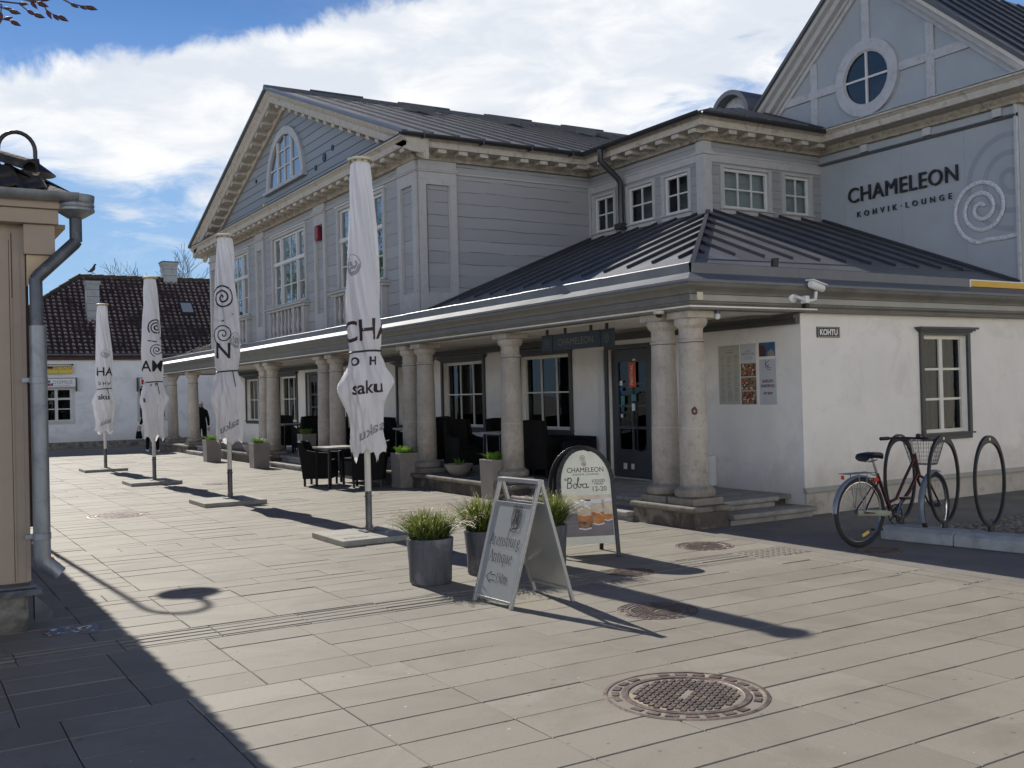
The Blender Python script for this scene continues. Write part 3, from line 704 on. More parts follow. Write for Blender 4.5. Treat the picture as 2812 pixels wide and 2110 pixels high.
def steps(a, b):
    for (x0, x1, z0, z1) in ((7.42, 7.86, -.05, .11), (7.72, 8.02, .10, .245)):
        mb = MB(); L = (b - a) / 2
        for q in range(2): mb.box(x0, x1, a + q * L + .002, a + (q + 1) * L - .002, z1 - .06, z1); mb.box(x0 + .04, x1, a + q * L, a + (q + 1) * L, z0, z1 - .062)
        mb.build('step', 'tread', cafe, bevel=.014)
for a, b in zip([s[1] + .032 for s in segs[:-1]], [s[0] - .032 for s in segs[1:]]): steps(a, b)
for (x0, x1, y0, y1, z0, z1) in ((8.04, 9.38, 8.50, 9.2, -.05, .12), (8.04, 9.0, 8.74, 9.2, .121, .25)):
    mb = MB(); mb.box(x0, x1, y0, y1, z1 - .06, z1); mb.box(x0, x1 - .02, y0 + .05, y1, z0, z1 - .062); mb.build('step', 'tread', cafe, bevel=.02)
def column_at(y, x=7.77):
    mb = MB(); c = (x, y, 0)
    mb.box(x - .22, x + .22, y - .22, y + .22, .246, .325)
    mb.box(x - .19, x + .19, y - .19, y + .19, 2.345, 2.427)
    prof = [(.16, .32), (.205, .325), (.228, .345), (.235, .38), (.228, .415), (.20, .44), (.172, .455), (.166, .475), (.1645, .8), (.161, 1.1), (.1605, 1.105), (.159, 1.12), (.152, 1.6), (.1405, 2.07), (.152, 2.078), (.157, 2.094), (.152, 2.11), (.139, 2.118), (.138, 2.23), (.150, 2.242), (.172, 2.26), (.187, 2.29), (.190, 2.32), (.183, 2.345)]
    mb.lathe(prof, c, 32)
    return mb.build('column', 'stone', cafe, smooth=35, bevel=.006)
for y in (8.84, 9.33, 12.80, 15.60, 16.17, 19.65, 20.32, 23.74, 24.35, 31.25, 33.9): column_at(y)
mb = MB(); an = math.atan2(-8.84, -7.77) + .12
P = []
for k in range(14):
    a = 2 * math.pi * k / 14; u, z = .036 * math.cos(a) * random.uniform(.85, 1.1), 1.30 + .05 * math.sin(a) * random.uniform(.85, 1.1); P.append((7.77 + .1585 * math.cos(an + u / .158), 8.84 + .1585 * math.sin(an + u / .158), z))
mb.poly(P); mb.build('stone_patch', 'brownd', cafe)

# --- porch eave cornice: moulded profile run round the corner --------
prof = [(0, 2.725), (-.012, 2.70), (0, 2.67), (.045, 2.635), (.062, 2.60), (.062, 2.592), (.085, 2.590), (.085, 2.515), (.10, 2.512), (.10, 2.495), (.13, 2.47), (.14, 2.428), (.225, 2.425), (.30, 2.425), (.30, 2.74)]
def run(prof, T, u0, u1, m0, m1, name, m, parent=cafe, smooth=None):
    mb = MB(T); A = [(u0 + m0 * d, d, z) for d, z in prof]; B = [(u1 + m1 * d, d, z) for d, z in prof]
    mb.prism(A, B); return mb.build(name, m, parent, smooth=smooth)
Tfe = lambda p: (EX + p[1], p[0], p[2]); Tse = lambda p: (p[0], EY + p[1], p[2])
run(prof, Tfe, EY, YE, 1, -1, 'eave_cornice', 'eave', smooth=30)
run(prof, Tse, EX, 22, 1, 0, 'eave_cornice', 'eave', smooth=30)
run(prof, lambda p: (p[0], YE - p[1], p[2]), EX, 13, 1, 0, 'eave_cornice', 'eave', smooth=30)
mb = MB(); mb.box(7.46, 22, EY + .0835, EY + .0838 + .001, 2.52, 2.585); mb.build('fascia_band', 'eavel', cafe)
# fill between the cornice and the wall above the windows on the right side
# upstand gutter on the roof, a little in from the edge
def plate(T, u0, u1, m0, brk):
    mb = MB(T); k = u0
    while k < u1 - .05:
        e = min(k + brk, u1); zz = .004 * ((int((k - u0) / brk)) % 2)
        s0 = m0 * .24 if k == u0 else 0
        mb.prism([(k + s0, .24, 2.845), (k + s0, .24, 2.955 + zz), (k + s0, .25, 2.965 + zz), (k + s0, .262, 2.955 + zz), (k + s0, .252, 2.845)], [(e, .24, 2.845), (e, .24, 2.955 + zz), (e, .25, 2.965 + zz), (e, .262, 2.955 + zz), (e, .252, 2.845)]); k = e + .004
    return mb.split('gutter_upstand', 'roof', cafe)
plate(Tfe, EY, YE - .25, 1, 1.9); plate(Tse, EX, 12.62, 1, 1.95)
mb = MB(Tse); mb.box(12.63, 16, .235, .25, 2.855, 2.935); mb.build('yellow_flashing', 'yellow', cafe)
mb = MB(Tse); mb.box(12.61, 12.63, .23, .26, 2.84, 2.95); mb.box(12.63, 16, .232, .255, 2.935, 2.95); mb.build('flashing_edge', 'white', cafe)

# --- porch roof ------------------------------------------------------
def slabpoly(mb, pts, t=.03):
    mb.prism([(p[0], p[1], p[2] - t) for p in pts], pts)
mb = MB()
hx_, hy_ = 11.58, EY + .408 / .403 * (11.58 - EX)
slabpoly(mb, [(EX - .015, EY - .015, EZ - .006), (EX - .015, YE + .015, EZ - .006), (11.58, YE - 4.21, zf(11.58)), (11.58, hy_, zf(11.58))])
slabpoly(mb, [(EX - .015, EY - .015, EZ - .007), (hx_, hy_, zf(11.58)), (14.35, hy_, zr(hy_)), (14.35, 8.96, zr(8.96)), (22, 8.96, zr(8.96)), (22, EY - .015, EZ - .007)])
slabpoly(mb, [(EX - .015, YE + .015, EZ - .007), (11.58, YE - 4.21, zf(11.58)), (16, YE - 4.21, zf(11.58)), (16, YE + .015, EZ - .007)])
mb.build('porch_roof', 'roof', cafe)
mb = MB()
def seam_f(y, x0=8.38, x1=11.5):
    # bounded by the hip near the corner and by the upper wall
    xh = EX + (y - EY) * .403 / .408
    x1 = min(x1, xh - .03)
    if YM < y < 29.4: x1 = min(x1, XM)
    if y >= 29.4: x1 = min(x1, EX + (YE - y) - .05)
    if x1 - x0 > .1: mb.bar((x0, y, zf(x0) + .012), (x1, y, zf(x1) + .018), .017, .06)
y = 9.2
while y < 15.95: seam_f(y); y += .52
y = 29.6
while y < 34.6: seam_f(y, 7.75); y += .52
x = 9.18 - 1.04
while x < 14.3:
    y0, y1 = 9.56, min(hy_ + .1, EY + (x - EX) * 1.012 - .03)
    if y1 - y0 > .1: mb.bar((x, y0, zr(y0) + .012), (x, y1, zr(y1) + .018), .017, .06)
    x += .515
mb.split('roof_seam', 'seam', cafe)
mb = MB(); mb.bar((EX + .3, EY + .3, zf(EX + .3) + .02), (hx_, hy_, zf(hx_) + .02), .06, .04); mb.bar((8.3, 9.3, zr(9.3) + .004), (14.2, 9.6, zr(9.6) + .004), .012, .008)
mb.bar((14.33, 8.97, zr(8.97) + .03), (14.33, hy_, zr(hy_) + .03), .10, .05); mb.bar((XM - .03, YM, zf(XM) + .03), (XM - .03, 29.4, zf(XM) + .03), .06, .05)
mb.bar((XM, YM - .03, zf(XM) + .03), (XC, YM - .03, zf(XC) + .03), .06, .05)
mb.split('roof_flashing', 'seam', cafe)

# --- upper floor with pediment ---------------------------------------
TM, TS = Fx(XM), Fy(YM)
W = [(17.42, 19.62), (21.62, 23.82), (25.82, 28.02)]
mb = MB(TM); mb.wall(YM, 29.4, 2.7, 5.72, [(a, b, 3.74, 5.36) for a, b in W], depth=.09)
mb.T = TS; mb.wall(XM, XC + .1, 2.7, 5.72)
mb.T = None; mb.poly([(XM, 29.4, 2.7), (18, 29.4, 2.7), (18, 29.4, 6.0), (XM, 29.4, 6.0)])
mb.build('timber_wall', 'wall', cafe)
mb = MB(TM); mb.prism([(16.0, .0, 5.72), (29.4, .0, 5.72), (22.7, .0, 8.35)], [(16.0, -.05, 5.72), (29.4, -.05, 5.72), (22.7, -.05, 8.35)]); mb.build('tympanum', 'tymp', cafe)
# pilasters with sunk panels
mb = MB(TM)
def pilaster(u0, u1, z0=2.9, z1=5.46, s=.13):
    mb.box(u0, u0 + s, .001, .05, z0, z1); mb.box(u1 - s, u1, .001, .05, z0, z1); mb.box(u0 + s, u1 - s, .001, .049, z1 - .22, z1); mb.box(u0 + s, u1 - s, .001, .049, z0, z0 + .45)
    for q in (0, 1): mb.box(u0 + s + .0 + q * .0, u0 + s + .02, .001, .03, z0 + .45, z1 - .22); 
    mb.box(u1 - s - .02, u1 - s, .001, .03, z0 + .45, z1 - .22)
    mb.box(u0 - .02, u1 + .02, .001, .075, z1 + .0, z1 + .03); mb.box(u0 - .035, u1 + .035, .001, .09, z1 + .03, z1 + .055)
    mb.box(u0, u1, .001, .05, z1 + .055, 5.67)
for a, b in ((YM + .02, 16.70), (20.32, 20.98), (24.46, 25.12), (28.70, 29.38)): pilaster(a, b)
mb.box(YM, 29.4, .001, .03, 5.485, 5.512)
mb.T = TS; pilaster(XM + .01, 8.63); mb.box(8.63, XC, .001, .03, 5.455, 5.485)
mb.T = Fx(XC); mb.box(15.9, YM, .001, .04, 4.4, 5.46)
mb.split('pilaster_board', 'trim', cafe)
# upper windows
for a, b in W:
    window(TM, a, b, 3.74, 5.36, (.25, .5, .75), (.27, .60 - .0, ), casing='trim', sash='whframe', glass='glassup', cas=.10, cap=False, sill=False, depth=.09, bar=.024, fr=.05)
    mb = MB(TM); mb.box(a + .03, b - .03, -.06, .012, 4.70, 4.775); c_ = a + (b - a) * .25; mb.box(c_ - .03, c_ + .03, -.06, .01, 3.76, 5.33); c_ = a + (b - a) * .75; mb.box(c_ - .03, c_ + .03, -.06, .01, 3.76, 5.33)
    mb.box(a - .12, b + .12, .0, .06, 5.425, 5.455); mb.build('transom', 'whframe', cafe)
    mb = MB(TM); mb.box(a - .22, b + .22, .0, .20, 3.655, 3.70); mb.box(a - .19, b + .19, .0, .14, 3.60, 3.653); mb.build('window_ledge', 'trim', cafe)
    mb = MB(TM); mb.box(a - .22, b + .22, .01, .215, 3.702, 3.708); mb.build('ledge_flashing', 'galv', cafe)
    L = b - a
    mb = MB(TM)
    for u in (a - .10, a + L * .25, a + L * .75, b + .02): mb.box(u, u + .09, .001, .11, 2.95, 3.60)
    mb.box(a - .09, b + .1, .001, .10, 2.95, 3.02)
    for (p, q, n) in ((a, a + L * .25, 2), (a + L * .25 + .09, a + L * .75, 4), (a + L * .75 + .09, b + .02, 2)):
        for k in range(n):
            u = p + (q - p) * (k + .5) / n
            pr = [(.035, 0), (.035, .03), (.02, .045), (.03, .07), (.048, .14), (.050, .18), (.036, .27), (.022, .36), (.018, .42), (.03, .44), (.022, .455), (.03, .49), (.035, .53), (.035, .58)]
            bl = MB(TM); bl.lathe([(r, z) for r, z in pr], (u, .055, 3.02), 10); bl.build('baluster', 'trim', cafe, smooth=50)
    mb.split('balustrade_post', 'trim', cafe)
# cornices with blocks
cp = [(0, 5.66), (.06, 5.665), (.075, 5.70), (.11, 5.735), (.11, 5.785), (.36, 5.80), (.38, 5.80), (.38, 5.905), (.395, 5.915), (.42, 5.94), (.45, 5.955), (.45, 5.985), (0, 5.99)]
bp_ = [(-.01, 5.655), (.075, 5.66), (.09, 5.697), (.122, 5.73), (.122, 5.752), (-.01, 5.752)]
def cornice(T, u0, u1, m0, m1, first=None, step=.42, blocks=True):
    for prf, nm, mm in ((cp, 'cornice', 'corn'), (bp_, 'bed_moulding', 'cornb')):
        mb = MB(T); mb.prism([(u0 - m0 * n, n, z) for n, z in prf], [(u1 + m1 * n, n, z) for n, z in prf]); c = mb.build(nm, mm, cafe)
    if blocks:
        mb = MB(T); u = first if first is not None else u0 + .1
        while u < u1 - .05:
            mb.box(u, u + .17, .108, .35, 5.728, 5.7965); u += step
        mb.split('cornice_block', 'corn', cafe, bevel=.006)
cornice(TM, YM, 29.4, 1, 1, first=15.75); cornice(TS, XM, XC, 1, -1, first=7.70); cornice(Fx(XC), YC, YM, 1, -1, first=12.55); cornice(Fy(YC), XC, XG, 1, -1, first=11.42)
cornice(Fx(XG), 8.95, YC, 1, -1, blocks=False); cornice(Fy(8.95), XG, 22, 1, 0, blocks=False)
# dark flashing on top of the pediment's level cornice, white one on the gable's
mb = MB(TM); mb.box(15.52, 29.84, .02, .463, 5.992, 6.006); mb.build('cornice_flashing', 'gutter', cafe)
mb = MB(Fx(XG)); mb.box(8.50, 12.3, .0, .465, 5.993, 6.012); mb.build('sill_flashing', 'galv', cafe)
# raking cornices
rk = [(0, -.40), (.07, -.40), (.09, -.36), (.10, -.30), (.36, -.285), (.38, -.27), (.38, -.14), (.41, -.11), (.45, -.05), (.45, 0), (0, 0)]
def raking(T, uc, zt, sl, ua, ub, prf=rk, nm='raking_cornice', mm='corn'):
    for (a, b) in ((ua, uc), (uc, ub)):
        mb = MB(T); f = lambda u: zt - sl * abs(u - uc)
        mb.prism([(a, n, f(a) + d) for n, d in prf], [(b, n, f(b) + d) for n, d in prf]); mb.build(nm, mm, cafe)
raking(TM, 22.7, 8.62, .368, 15.50, 29.90)
mb = MB(TM)
for s_ in (-1, 1):
    k = .35
    while k < 5.9:
        u = 22.7 + s_ * k; z = 8.62 - .368 * k
        for du in (0,):
            ua, ub = u - .085, u + .085
            za, zb = 8.62 - .368 * abs(ua - 22.7), 8.62 - .368 * abs(ub - 22.7)
            mb.prism([(ua, .095, za - .36), (ub, .095, zb - .36), (ub, .095, zb - .29), (ua, .095, za - .29)], [(ua, .345, za - .355), (ub, .345, zb - .355), (ub, .345, zb - .286), (ua, .345, za - .286)])
        k += .42
mb.split('cornice_block', 'corn', cafe, bevel=.005)
# lunette window in the pediment
def halfring(T, cu, cz, ro, ri, n0, n1, N=24, full=False):
    mb = MB(T); a1 = 2 * math.pi if full else math.pi
    for k in range(N):
        a, b = a1 * k / N, a1 * (k + 1) / N
        P = lambda r, t, n: (cu + r * math.cos(t), n, cz + r * math.sin(t))
        mb.prism([P(ri, a, n0), P(ro, a, n0), P(ro, b, n0), P(ri, b, n0)], [P(ri, a, n1), P(ro, a, n1), P(ro, b, n1), P(ri, b, n1)])
    return mb
cu, cz = 22.78, 6.53
fr_ = halfring(TM, cu, cz, 1.30, 1.12, .001, .07); fr_.box(cu - 1.40, cu + 1.40, .001, .12, cz - .07, cz); lw = fr_.build('lunette_window', 'gtrim', cafe)
mb = MB(TM)
def chord(u, r=1.12): return math.sqrt(max(0, r * r - u * u))
for u in (-.46, .46): mb.box(cu + u - .035, cu + u + .035, .002, .055, cz, cz + chord(u))
mb.box(cu - .015, cu + .015, .002, .04, cz, cz + 1.10)
mb.box(cu - .98, cu - .5, .002, .038, cz + .42, cz + .45); mb.box(cu + .5, cu + .98, .002, .038, cz + .42, cz + .45)
for z in (.40, .78): mb.box(cu - .43, cu + .43, .002, .038, cz + z, cz + z + .028)
mb.box(cu - 1.1, cu + 1.1, .002, .055, cz, cz + .05)
mb.build('sash', 'whframe', lw)
mb = MB(TM); P_ = [(cu + 1.12 * math.cos(math.pi * k / 24), .012, cz + 1.12 * math.sin(math.pi * k / 24)) for k in range(25)]
mb.prism(P_, [(p[0], .003, p[2]) for p in P_]); mb.build('pane', 'glassup', lw)
for (u, z, r) in ((20.85, 6.50, .06), (20.33, 6.62, .09), (19.86, 6.72, .06), (25.0, 7.0, .05)):
    mb = MB(TM); Tl = lambda p, u=u, z=z: (u + p[0], .001 + p[2], z + p[1])
    mb.lathe([(r, 0), (r, .02)], (0, 0, 0), 14, T2=Tl); mb.build('vent_hole', 'black', cafe)
mb = MB(TM); mb.box(24.30, 24.40, .0, .05, 6.10, 6.32); mb.build('yellow_tag', 'yellows', cafe)

# --- main roof --------------------------------------------------------
def zm(y): return 8.65 - .368 * abs(y - 22.7)
mb = MB()
slabpoly(mb, [(7.40, 15.46, zm(15.46)), (18.5, 15.46, zm(15.46)), (18.5, 22.7, 8.65), (7.40, 22.7, 8.65)], .035)
slabpoly(mb, [(7.40, 22.7, 8.65), (18.5, 22.7, 8.65), (18.5, 29.94, zm(29.94)), (7.40, 29.94, zm(29.94))], .034)
mb.build('main_roof', 'roof', cafe)
mb = MB(); x = 7.98
while x < 18.4:
    mb.bar((x, 15.50, zm(15.5) + .015), (x, 22.5, zm(22.5) + .015), .022, .05); x += .51
mb.split('roof_seam', 'seam', cafe)
mb = MB()
mb.bar((7.43, 15.46, zm(15.46) + .012), (7.43, 22.7, 8.662), .10, .05); mb.bar((7.43, 29.94, zm(29.94) + .012), (7.43, 22.7, 8.662), .10, .05)
mb.tube([(7.38, 22.7, 8.67), (18.5, 22.7, 8.67)], .07, 8)
mb.split('roof_flashing', 'roofblue', cafe)
for x in (10.35, 12.7, 15.0):
    y0, y1 = 21.2, 21.9
    mb = MB(); mb.prism([(x, y0, zm(y0) + .02), (x + .62, y0, zm(y0) + .02), (x + .62, y1, zm(y1) + .02), (x, y1, zm(y1) + .02)], [(x, y0, zm(y0) + .20), (x + .62, y0, zm(y0) + .20), (x + .62, y1, zm(y1) + .16), (x, y1, zm(y1) + .16)])
    mb.build('roof_hatch', 'seam', cafe)
mb = MB()
for x in (8.3, 10.6, 13.0, 15.3): mb.tube([(x, 22.2, zm(22.2) + .13), (x + 1.3, 22.2, zm(22.2) + .13)], .022, 6)
mb.split('snow_guard', 'seam', cafe)
# half-round gutters
def gut(T, u0, u1, n=.50, z=5.985, r=.065, e0=0, e1=0, nm='gutter', m='gutter'):
    mb = MB(T); N = 8
    A = [(n + r * math.cos(math.pi * k / N + math.pi), z + r * math.sin(math.pi * k / N + math.pi)) for k in range(N + 1)]
    A = [(r_[0], r_[1]) for r_ in A] + [(n + (r - .01) * math.cos(-math.pi * k / N), z + (r - .01) * math.sin(-math.pi * k / N)) for k in range(N + 1)]
    mb.prism([(u0, a, b) for a, b in A], [(u1, a, b) for a, b in A]); return mb.build(nm, m, cafe, smooth=40)
gut(TS, 7.34, 11.10); gut(Fx(XC), 12.24, 15.46); gut(Fy(YC), 11.10, 14.0)
mb = MB(TS)
for u in (7.75, 8.9, 9.9, 10.8): mb.box(u, u + .025, .425, .572, 5.905, 6.0)
mb.split('gutter_bracket', 'gutter', cafe)

# --- corner lantern above the porch ------------------------------------
TL, TR = Fx(XC), Fy(YC)
lw_ = [(13.12, 13.74), (14.06, 14.76), (15.20, 15.80)]
rw_ = [(11.99, 13.03), (13.43, 14.04)]
K['innerg'] = mat('grey room', (.16, .16, .155), .9, var=.3, scale=2)
K['lant'] = timber('lantern boards', (.31, .31, .315), .155, (.14, .14, .14), .001, line=.03, crack=0, lineamt=.5)
mb = MB(TL); mb.wall(YC, YM, 4.3, 5.72, [(a, b, 4.56, 5.23) for a, b in lw_], depth=.08)
mb.T = TR; mb.wall(XC, XG + .05, 4.3, 5.72, [(a, b, 4.57, 5.25) for a, b in rw_], depth=.08)
mb.build('lantern_wall', 'lant', cafe)
for a, b in lw_: window(TL, a, b, 4.56, 5.23, (.5,), (.5,), casing='trim', sash='whframe', glass='glass', cas=.075, cap=False, sill=True, depth=.08, back='innerg', bar=.024, fr=.05)
window(TR, rw_[0][0], rw_[0][1], 4.57, 5.25, (1 / 3, 2 / 3), (.5,), casing='trim', sash='whframe', glass='glass', cas=.075, cap=False, depth=.08, back='blind', bar=.024, fr=.05)
window(TR, rw_[1][0], rw_[1][1], 4.57, 5.25, (.5,), (.5,), casing='trim', sash='whframe', glass='glass', cas=.075, cap=False, depth=.08, back='blind', bar=.024, fr=.05)
mb = MB(TL); mb.box(YC - .04, YC + .15, .001, .04, 4.4, 5.67); mb.box(YC, YM, .001, .035, 5.455, 5.485)
mb.T = TR; mb.box(XC - .038, XC + .14, .0012, .038, 4.4, 5.66); mb.box(XC, XG, .001, .033, 5.455, 5.485); mb.box(XC - .06, XC + .17, .001, .065, 5.44, 5.50); mb.box(XC, XG, .001, .02, 5.33, 5.455)
mb.T = TL; mb.box(YC - .06, YC + .17, .0008, .064, 5.4415, 5.499); mb.box(YC, YM, .0005, .02, 5.33, 5.455)
mb.split('corner_board', 'trim', cafe)
mb = MB()
def zl(x): return 6.0 + .30 * (x - 11.14)
def zq(y): return 6.0 + .43 * (y - 12.28)
yj = 12.28 + (zl(14.35) - 6) / .43
slabpoly(mb, [(11.14, 12.28, 6.0), (14.35, 12.28, 6.0), (14.35, yj, zl(14.35))], .035)
slabpoly(mb, [(11.14, 12.28, 6.0), (14.35, yj, zl(14.35)), (15.2, yj, zl(15.2)), (15.2, 22, zl(15.2)), (11.14, 22, 6.0)], .034)
mb.build('lantern_roof', 'roofblue', cafe)
mb = MB(); x = 11.6
while x < 14.3:
    yt = 12.28 + (zl(x) - 6) / .43; mb.bar((x, 12.3, zq(12.3) + .015), (x, yt - .02, zq(yt) + .015), .022, .05); x += .5
y = 12.7
while y < 15.6:
    xa = 11.2; mb.bar((xa, y, zl(xa) + .015), (15.0, y, zl(15.0) + .015), .022, .05) if y > yj else mb.bar((xa, y, zl(xa) + .015), (11.14 + (y - 12.28) * .43 / .30, y, zq(y) + .015), .022, .05)
    y += .5
mb.split('roof_seam', 'seam', cafe)
# downpipe on the lantern's left face
mb = MB(TL); mb.tube([(14.92, .50, 5.93), (14.92, .50, 5.72), (14.90, .44, 5.66), (14.86, .16, 5.42), (14.86, .11, 5.34), (14.86, .11, 4.55)], .055, 10); mb.box(14.78, 14.96, .05, .2, 4.50, 4.60)
mb.build('downpipe', 'gutter', cafe, smooth=40)
# little barrel dormer behind the lantern roof
mb = MB(); N = 16; ctr = (14.0, 14.66, 6.80)
def ba(r, k, x): a = math.pi * k / N; return (x, ctr[1] + r * math.cos(a), ctr[2] + r * 1.0 * math.sin(a))
for k in range(N):
    mb.prism([ba(.44, k, 14.0), ba(.53, k, 14.0), ba(.53, k + 1, 14.0), ba(.44, k + 1, 14.0)], [ba(.44, k, 16.6), ba(.53, k, 16.6), ba(.53, k + 1, 16.6), ba(.44, k + 1, 16.6)])
dm = mb.build('dormer', 'roofblue', cafe)
mb = MB(); A = [ba(.44, k, 14.22) for k in range(N + 1)]; mb.prism(A, [(p[0] + .04, p[1], p[2]) for p in A]); mb.build('dormer_front', 'gtrim', dm)
for rr, mm in ((.30, 'gtrim'), (.22, 'glassup')):
    mb = MB(); A = [(14.19 - (.30 - rr) * .1, ctr[1] + rr * math.cos(math.pi * k / N), ctr[2] + rr * math.sin(math.pi * k / N)) for k in range(N + 1)]; mb.prism(A, [(p[0] + .02, p[1], p[2]) for p in A]); mb.build('lunette', mm, dm)

# --- blue grey gable ---------------------------------------------------
TG = Fx(XG)
mb = MB(TG)
mb.prism([(8.95, 0, 2.6), (14.26, 0, 2.6), (14.26, 0, 6.15), (11.6, 0, 8.52), (8.95, 0, 6.15)], [(8.95, -.1, 2.6), (14.26, -.1, 2.6), (14.26, -.1, 6.15), (11.6, -.1, 8.52), (8.95, -.1, 6.15)])
mb.T = None; mb.poly([(XG, 8.955, 2.6), (22, 8.955, 2.6), (22, 8.955, 6.1), (XG, 8.955, 6.1)])
mb.build('gable_wall', 'gable', cafe)
mb = MB(TG)
def vz(u): return 8.50 - .88 * abs(u - 11.6)
for (a, b, z0, z1) in ((11.56, 11.72, 7.36, 8.42), (10.32, 10.47, 6.86, vz(10.32) - .02), (10.32, 10.47, 5.99, 6.72), (12.73, 12.88, 6.86, vz(12.88) - .02), (12.73, 12.88, 5.99, 6.72)): mb.box(a, b, .001, .035, z0, z1)
mb.box(9.6, 11.05, .001, .038, 6.72, 6.86); mb.box(12.2, 13.6, .001, .038, 6.72, 6.86)
for u in (9.2, 10.42, 11.66): mb.box(u, u + .15, .001, .045, 5.535, 5.66)
mb.box(8.66 + .3, 9.0, .001, .05, 2.9, 5.66)
mb.split('gable_batten', 'gtrim', cafe)
mb = MB(TG); mb.prism([(8.96, .0, 5.47), (8.96, .06, 5.48), (8.96, .075, 5.50), (8.96, 0, 5.535)], [(12.74, .0, 5.47), (12.74, .06, 5.48), (12.74, .075, 5.50), (12.74, 0, 5.535)]); mb.build('ledge', 'roofblue', cafe)
mb = MB(TG)
for u in (12.215, 11.03, 9.86): mb.box(u - .004, u + .004, .0005, .0015, 3.0, 5.47)
mb.split('panel_joint', 'spiralpaint', cafe)
# rake boards of the gable
rg = [(0, -.30), (.10, -.30), (.12, -.24), (.22, -.23), (.24, -.12), (.33, -.10), (.35, -.03), (.35, 0), (0, 0)]
raking(TG, 11.6, 8.78, .88, 8.46, 14.74, prf=rg, nm='rake_board', mm='trim')
rg2 = [(0, -.38), (.05, -.38), (.06, -.34), (.06, -.295), (0, -.295)]
raking(TG, 11.6, 8.78, .88, 8.80, 14.40, prf=rg2, nm='rake_moulding', mm='gtrim')
mb = MB()
def zg(y): return 8.80 - .88 * abs(y - 11.6)
slabpoly(mb, [(13.97, 8.42, zg(8.42)), (24, 8.42, zg(8.42)), (24, 11.6, 8.8), (13.97, 11.6, 8.8)], .04)
slabpoly(mb, [(13.97, 11.6, 8.8), (24, 11.6, 8.8), (24, 14.78, zg(14.78)), (13.97, 14.78, zg(14.78))], .041)
mb.build('gable_roof', 'roofblue', cafe)
mb = MB(); x = 14.5
while x < 22: mb.bar((x, 8.46, zg(8.46) + .015), (x, 11.5, zg(11.5) + .015), .025, .05, up=(0, 1, 0)); x += .5
mb.bar((14.02, 8.42, zg(8.42) + .01), (14.02, 11.6, 8.81), .14, .06, up=(0, 1, 0)); mb.bar((14.02, 14.78, zg(14.78) + .01), (14.02, 11.6, 8.81), .14, .06, up=(0, 1, 0))
mb.split('roof_seam', 'seam', cafe)
# round window
cu, cz = 11.635, 6.78
rwn = halfring(TG, cu, cz, .65, .47, .001, .07, 40, True).build('round_window', 'gtrim', cafe, smooth=None)
halfring(TG, cu, cz, .50, .44, .03, .055, 36, True).build('sash', 'trim', rwn)
mb = MB(TG); mb.box(cu - .02, cu + .02, .02, .05, cz - .45, cz + .45); mb.box(cu - .45, cu - .02, .02, .048, cz - .018, cz + .018); mb.box(cu + .02, cu + .45, .02, .048, cz - .018, cz + .018); mb.build('glazing_bars', 'whframe', rwn)
mb = MB(TG); A = [(cu + .47 * math.cos(2 * math.pi * k / 32), .02, cz + .47 * math.sin(2 * math.pi * k / 32)) for k in range(32)]; mb.prism(A, [(p[0], .003, p[2]) for p in A]); mb.build('pane', 'glassro', rwn)
# big painted spiral (darker) on the sign wall
mb = MB(); Tsp = lambda p: TG((p[0], p[2], p[1]))
pts = []
for k in range(120):
    ph = 30 + 960 * k / 119; r = .05 + (ph - 30) * .00076; pts.append((9.08 - r * math.cos(R(ph)), 4.60 + r * math.sin(R(ph))))
seg = []
for p in pts:
    if p[0] > 8.99: seg.append(p)
    else:
        if len(seg) > 1: stroke(mb, seg, Tsp, .085, z=.0016)
        seg = []
if len(seg) > 1: stroke(mb, seg, Tsp, .085, z=.0016)
mb.build('painted_spiral', 'spiralpaint', cafe, smooth='raw')
# alarm box
t = thing('alarm_box', 'dark red alarm siren box on the pilaster left of the right-hand upper window', 'alarm', (XM - .05, 20.66, 4.9))
mb = MB(TM); P_ = [(20.57, 4.93), (20.60, 4.90), (20.72, 4.90), (20.75, 4.93), (20.75, 5.18), (20.72, 5.22), (20.60, 5.22), (20.57, 5.18)]
mb.prism([(a, .03, b) for a, b in P_], [(a, .12, b) for a, b in P_]); mb.build('cover', 'red', t, bevel=.015)
mb = MB(TM); mb.box(20.58, 20.74, .0, .03, 4.91, 5.21); mb.build('back_plate', 'black', t)

# ================================================================== SIGNS ON THE BUILDING
t = thing('wall_sign', 'raised black two-line lettering beside the white spiral on the blue grey gable wall', 'sign', (XG - .06, 11.0, 4.4))
mb = MB()
def hscale(s): return s
text(mb, 'CHAMELEON', .37, lambda p: TG((11.02 - p[0], .02 + p[2], 4.705 + p[1])), .03, xs=.94, spacing=1.07)
mb.build('large_lettering', 'inkb', t)
mb = MB(); text(mb, 'KOHVIK·LOUNGE', .135, lambda p: TG((11.0 - p[0], .02 + p[2], 4.44 + p[1])), .02, spacing=1.95); mb.build('small_lettering', 'inkb', t)
mb = MB(TG)
c0 = (9.585, 4.20)
def sp_pts():
    P = []
    for k in range(120):
        q = k / 119; a = R(150) + q * 2 * math.pi * 2.45; r = .06 + .44 * q
        P.append((c0[0] + r * math.cos(a) * -.86, c0[1] + r * math.sin(a) * .93))
    return P
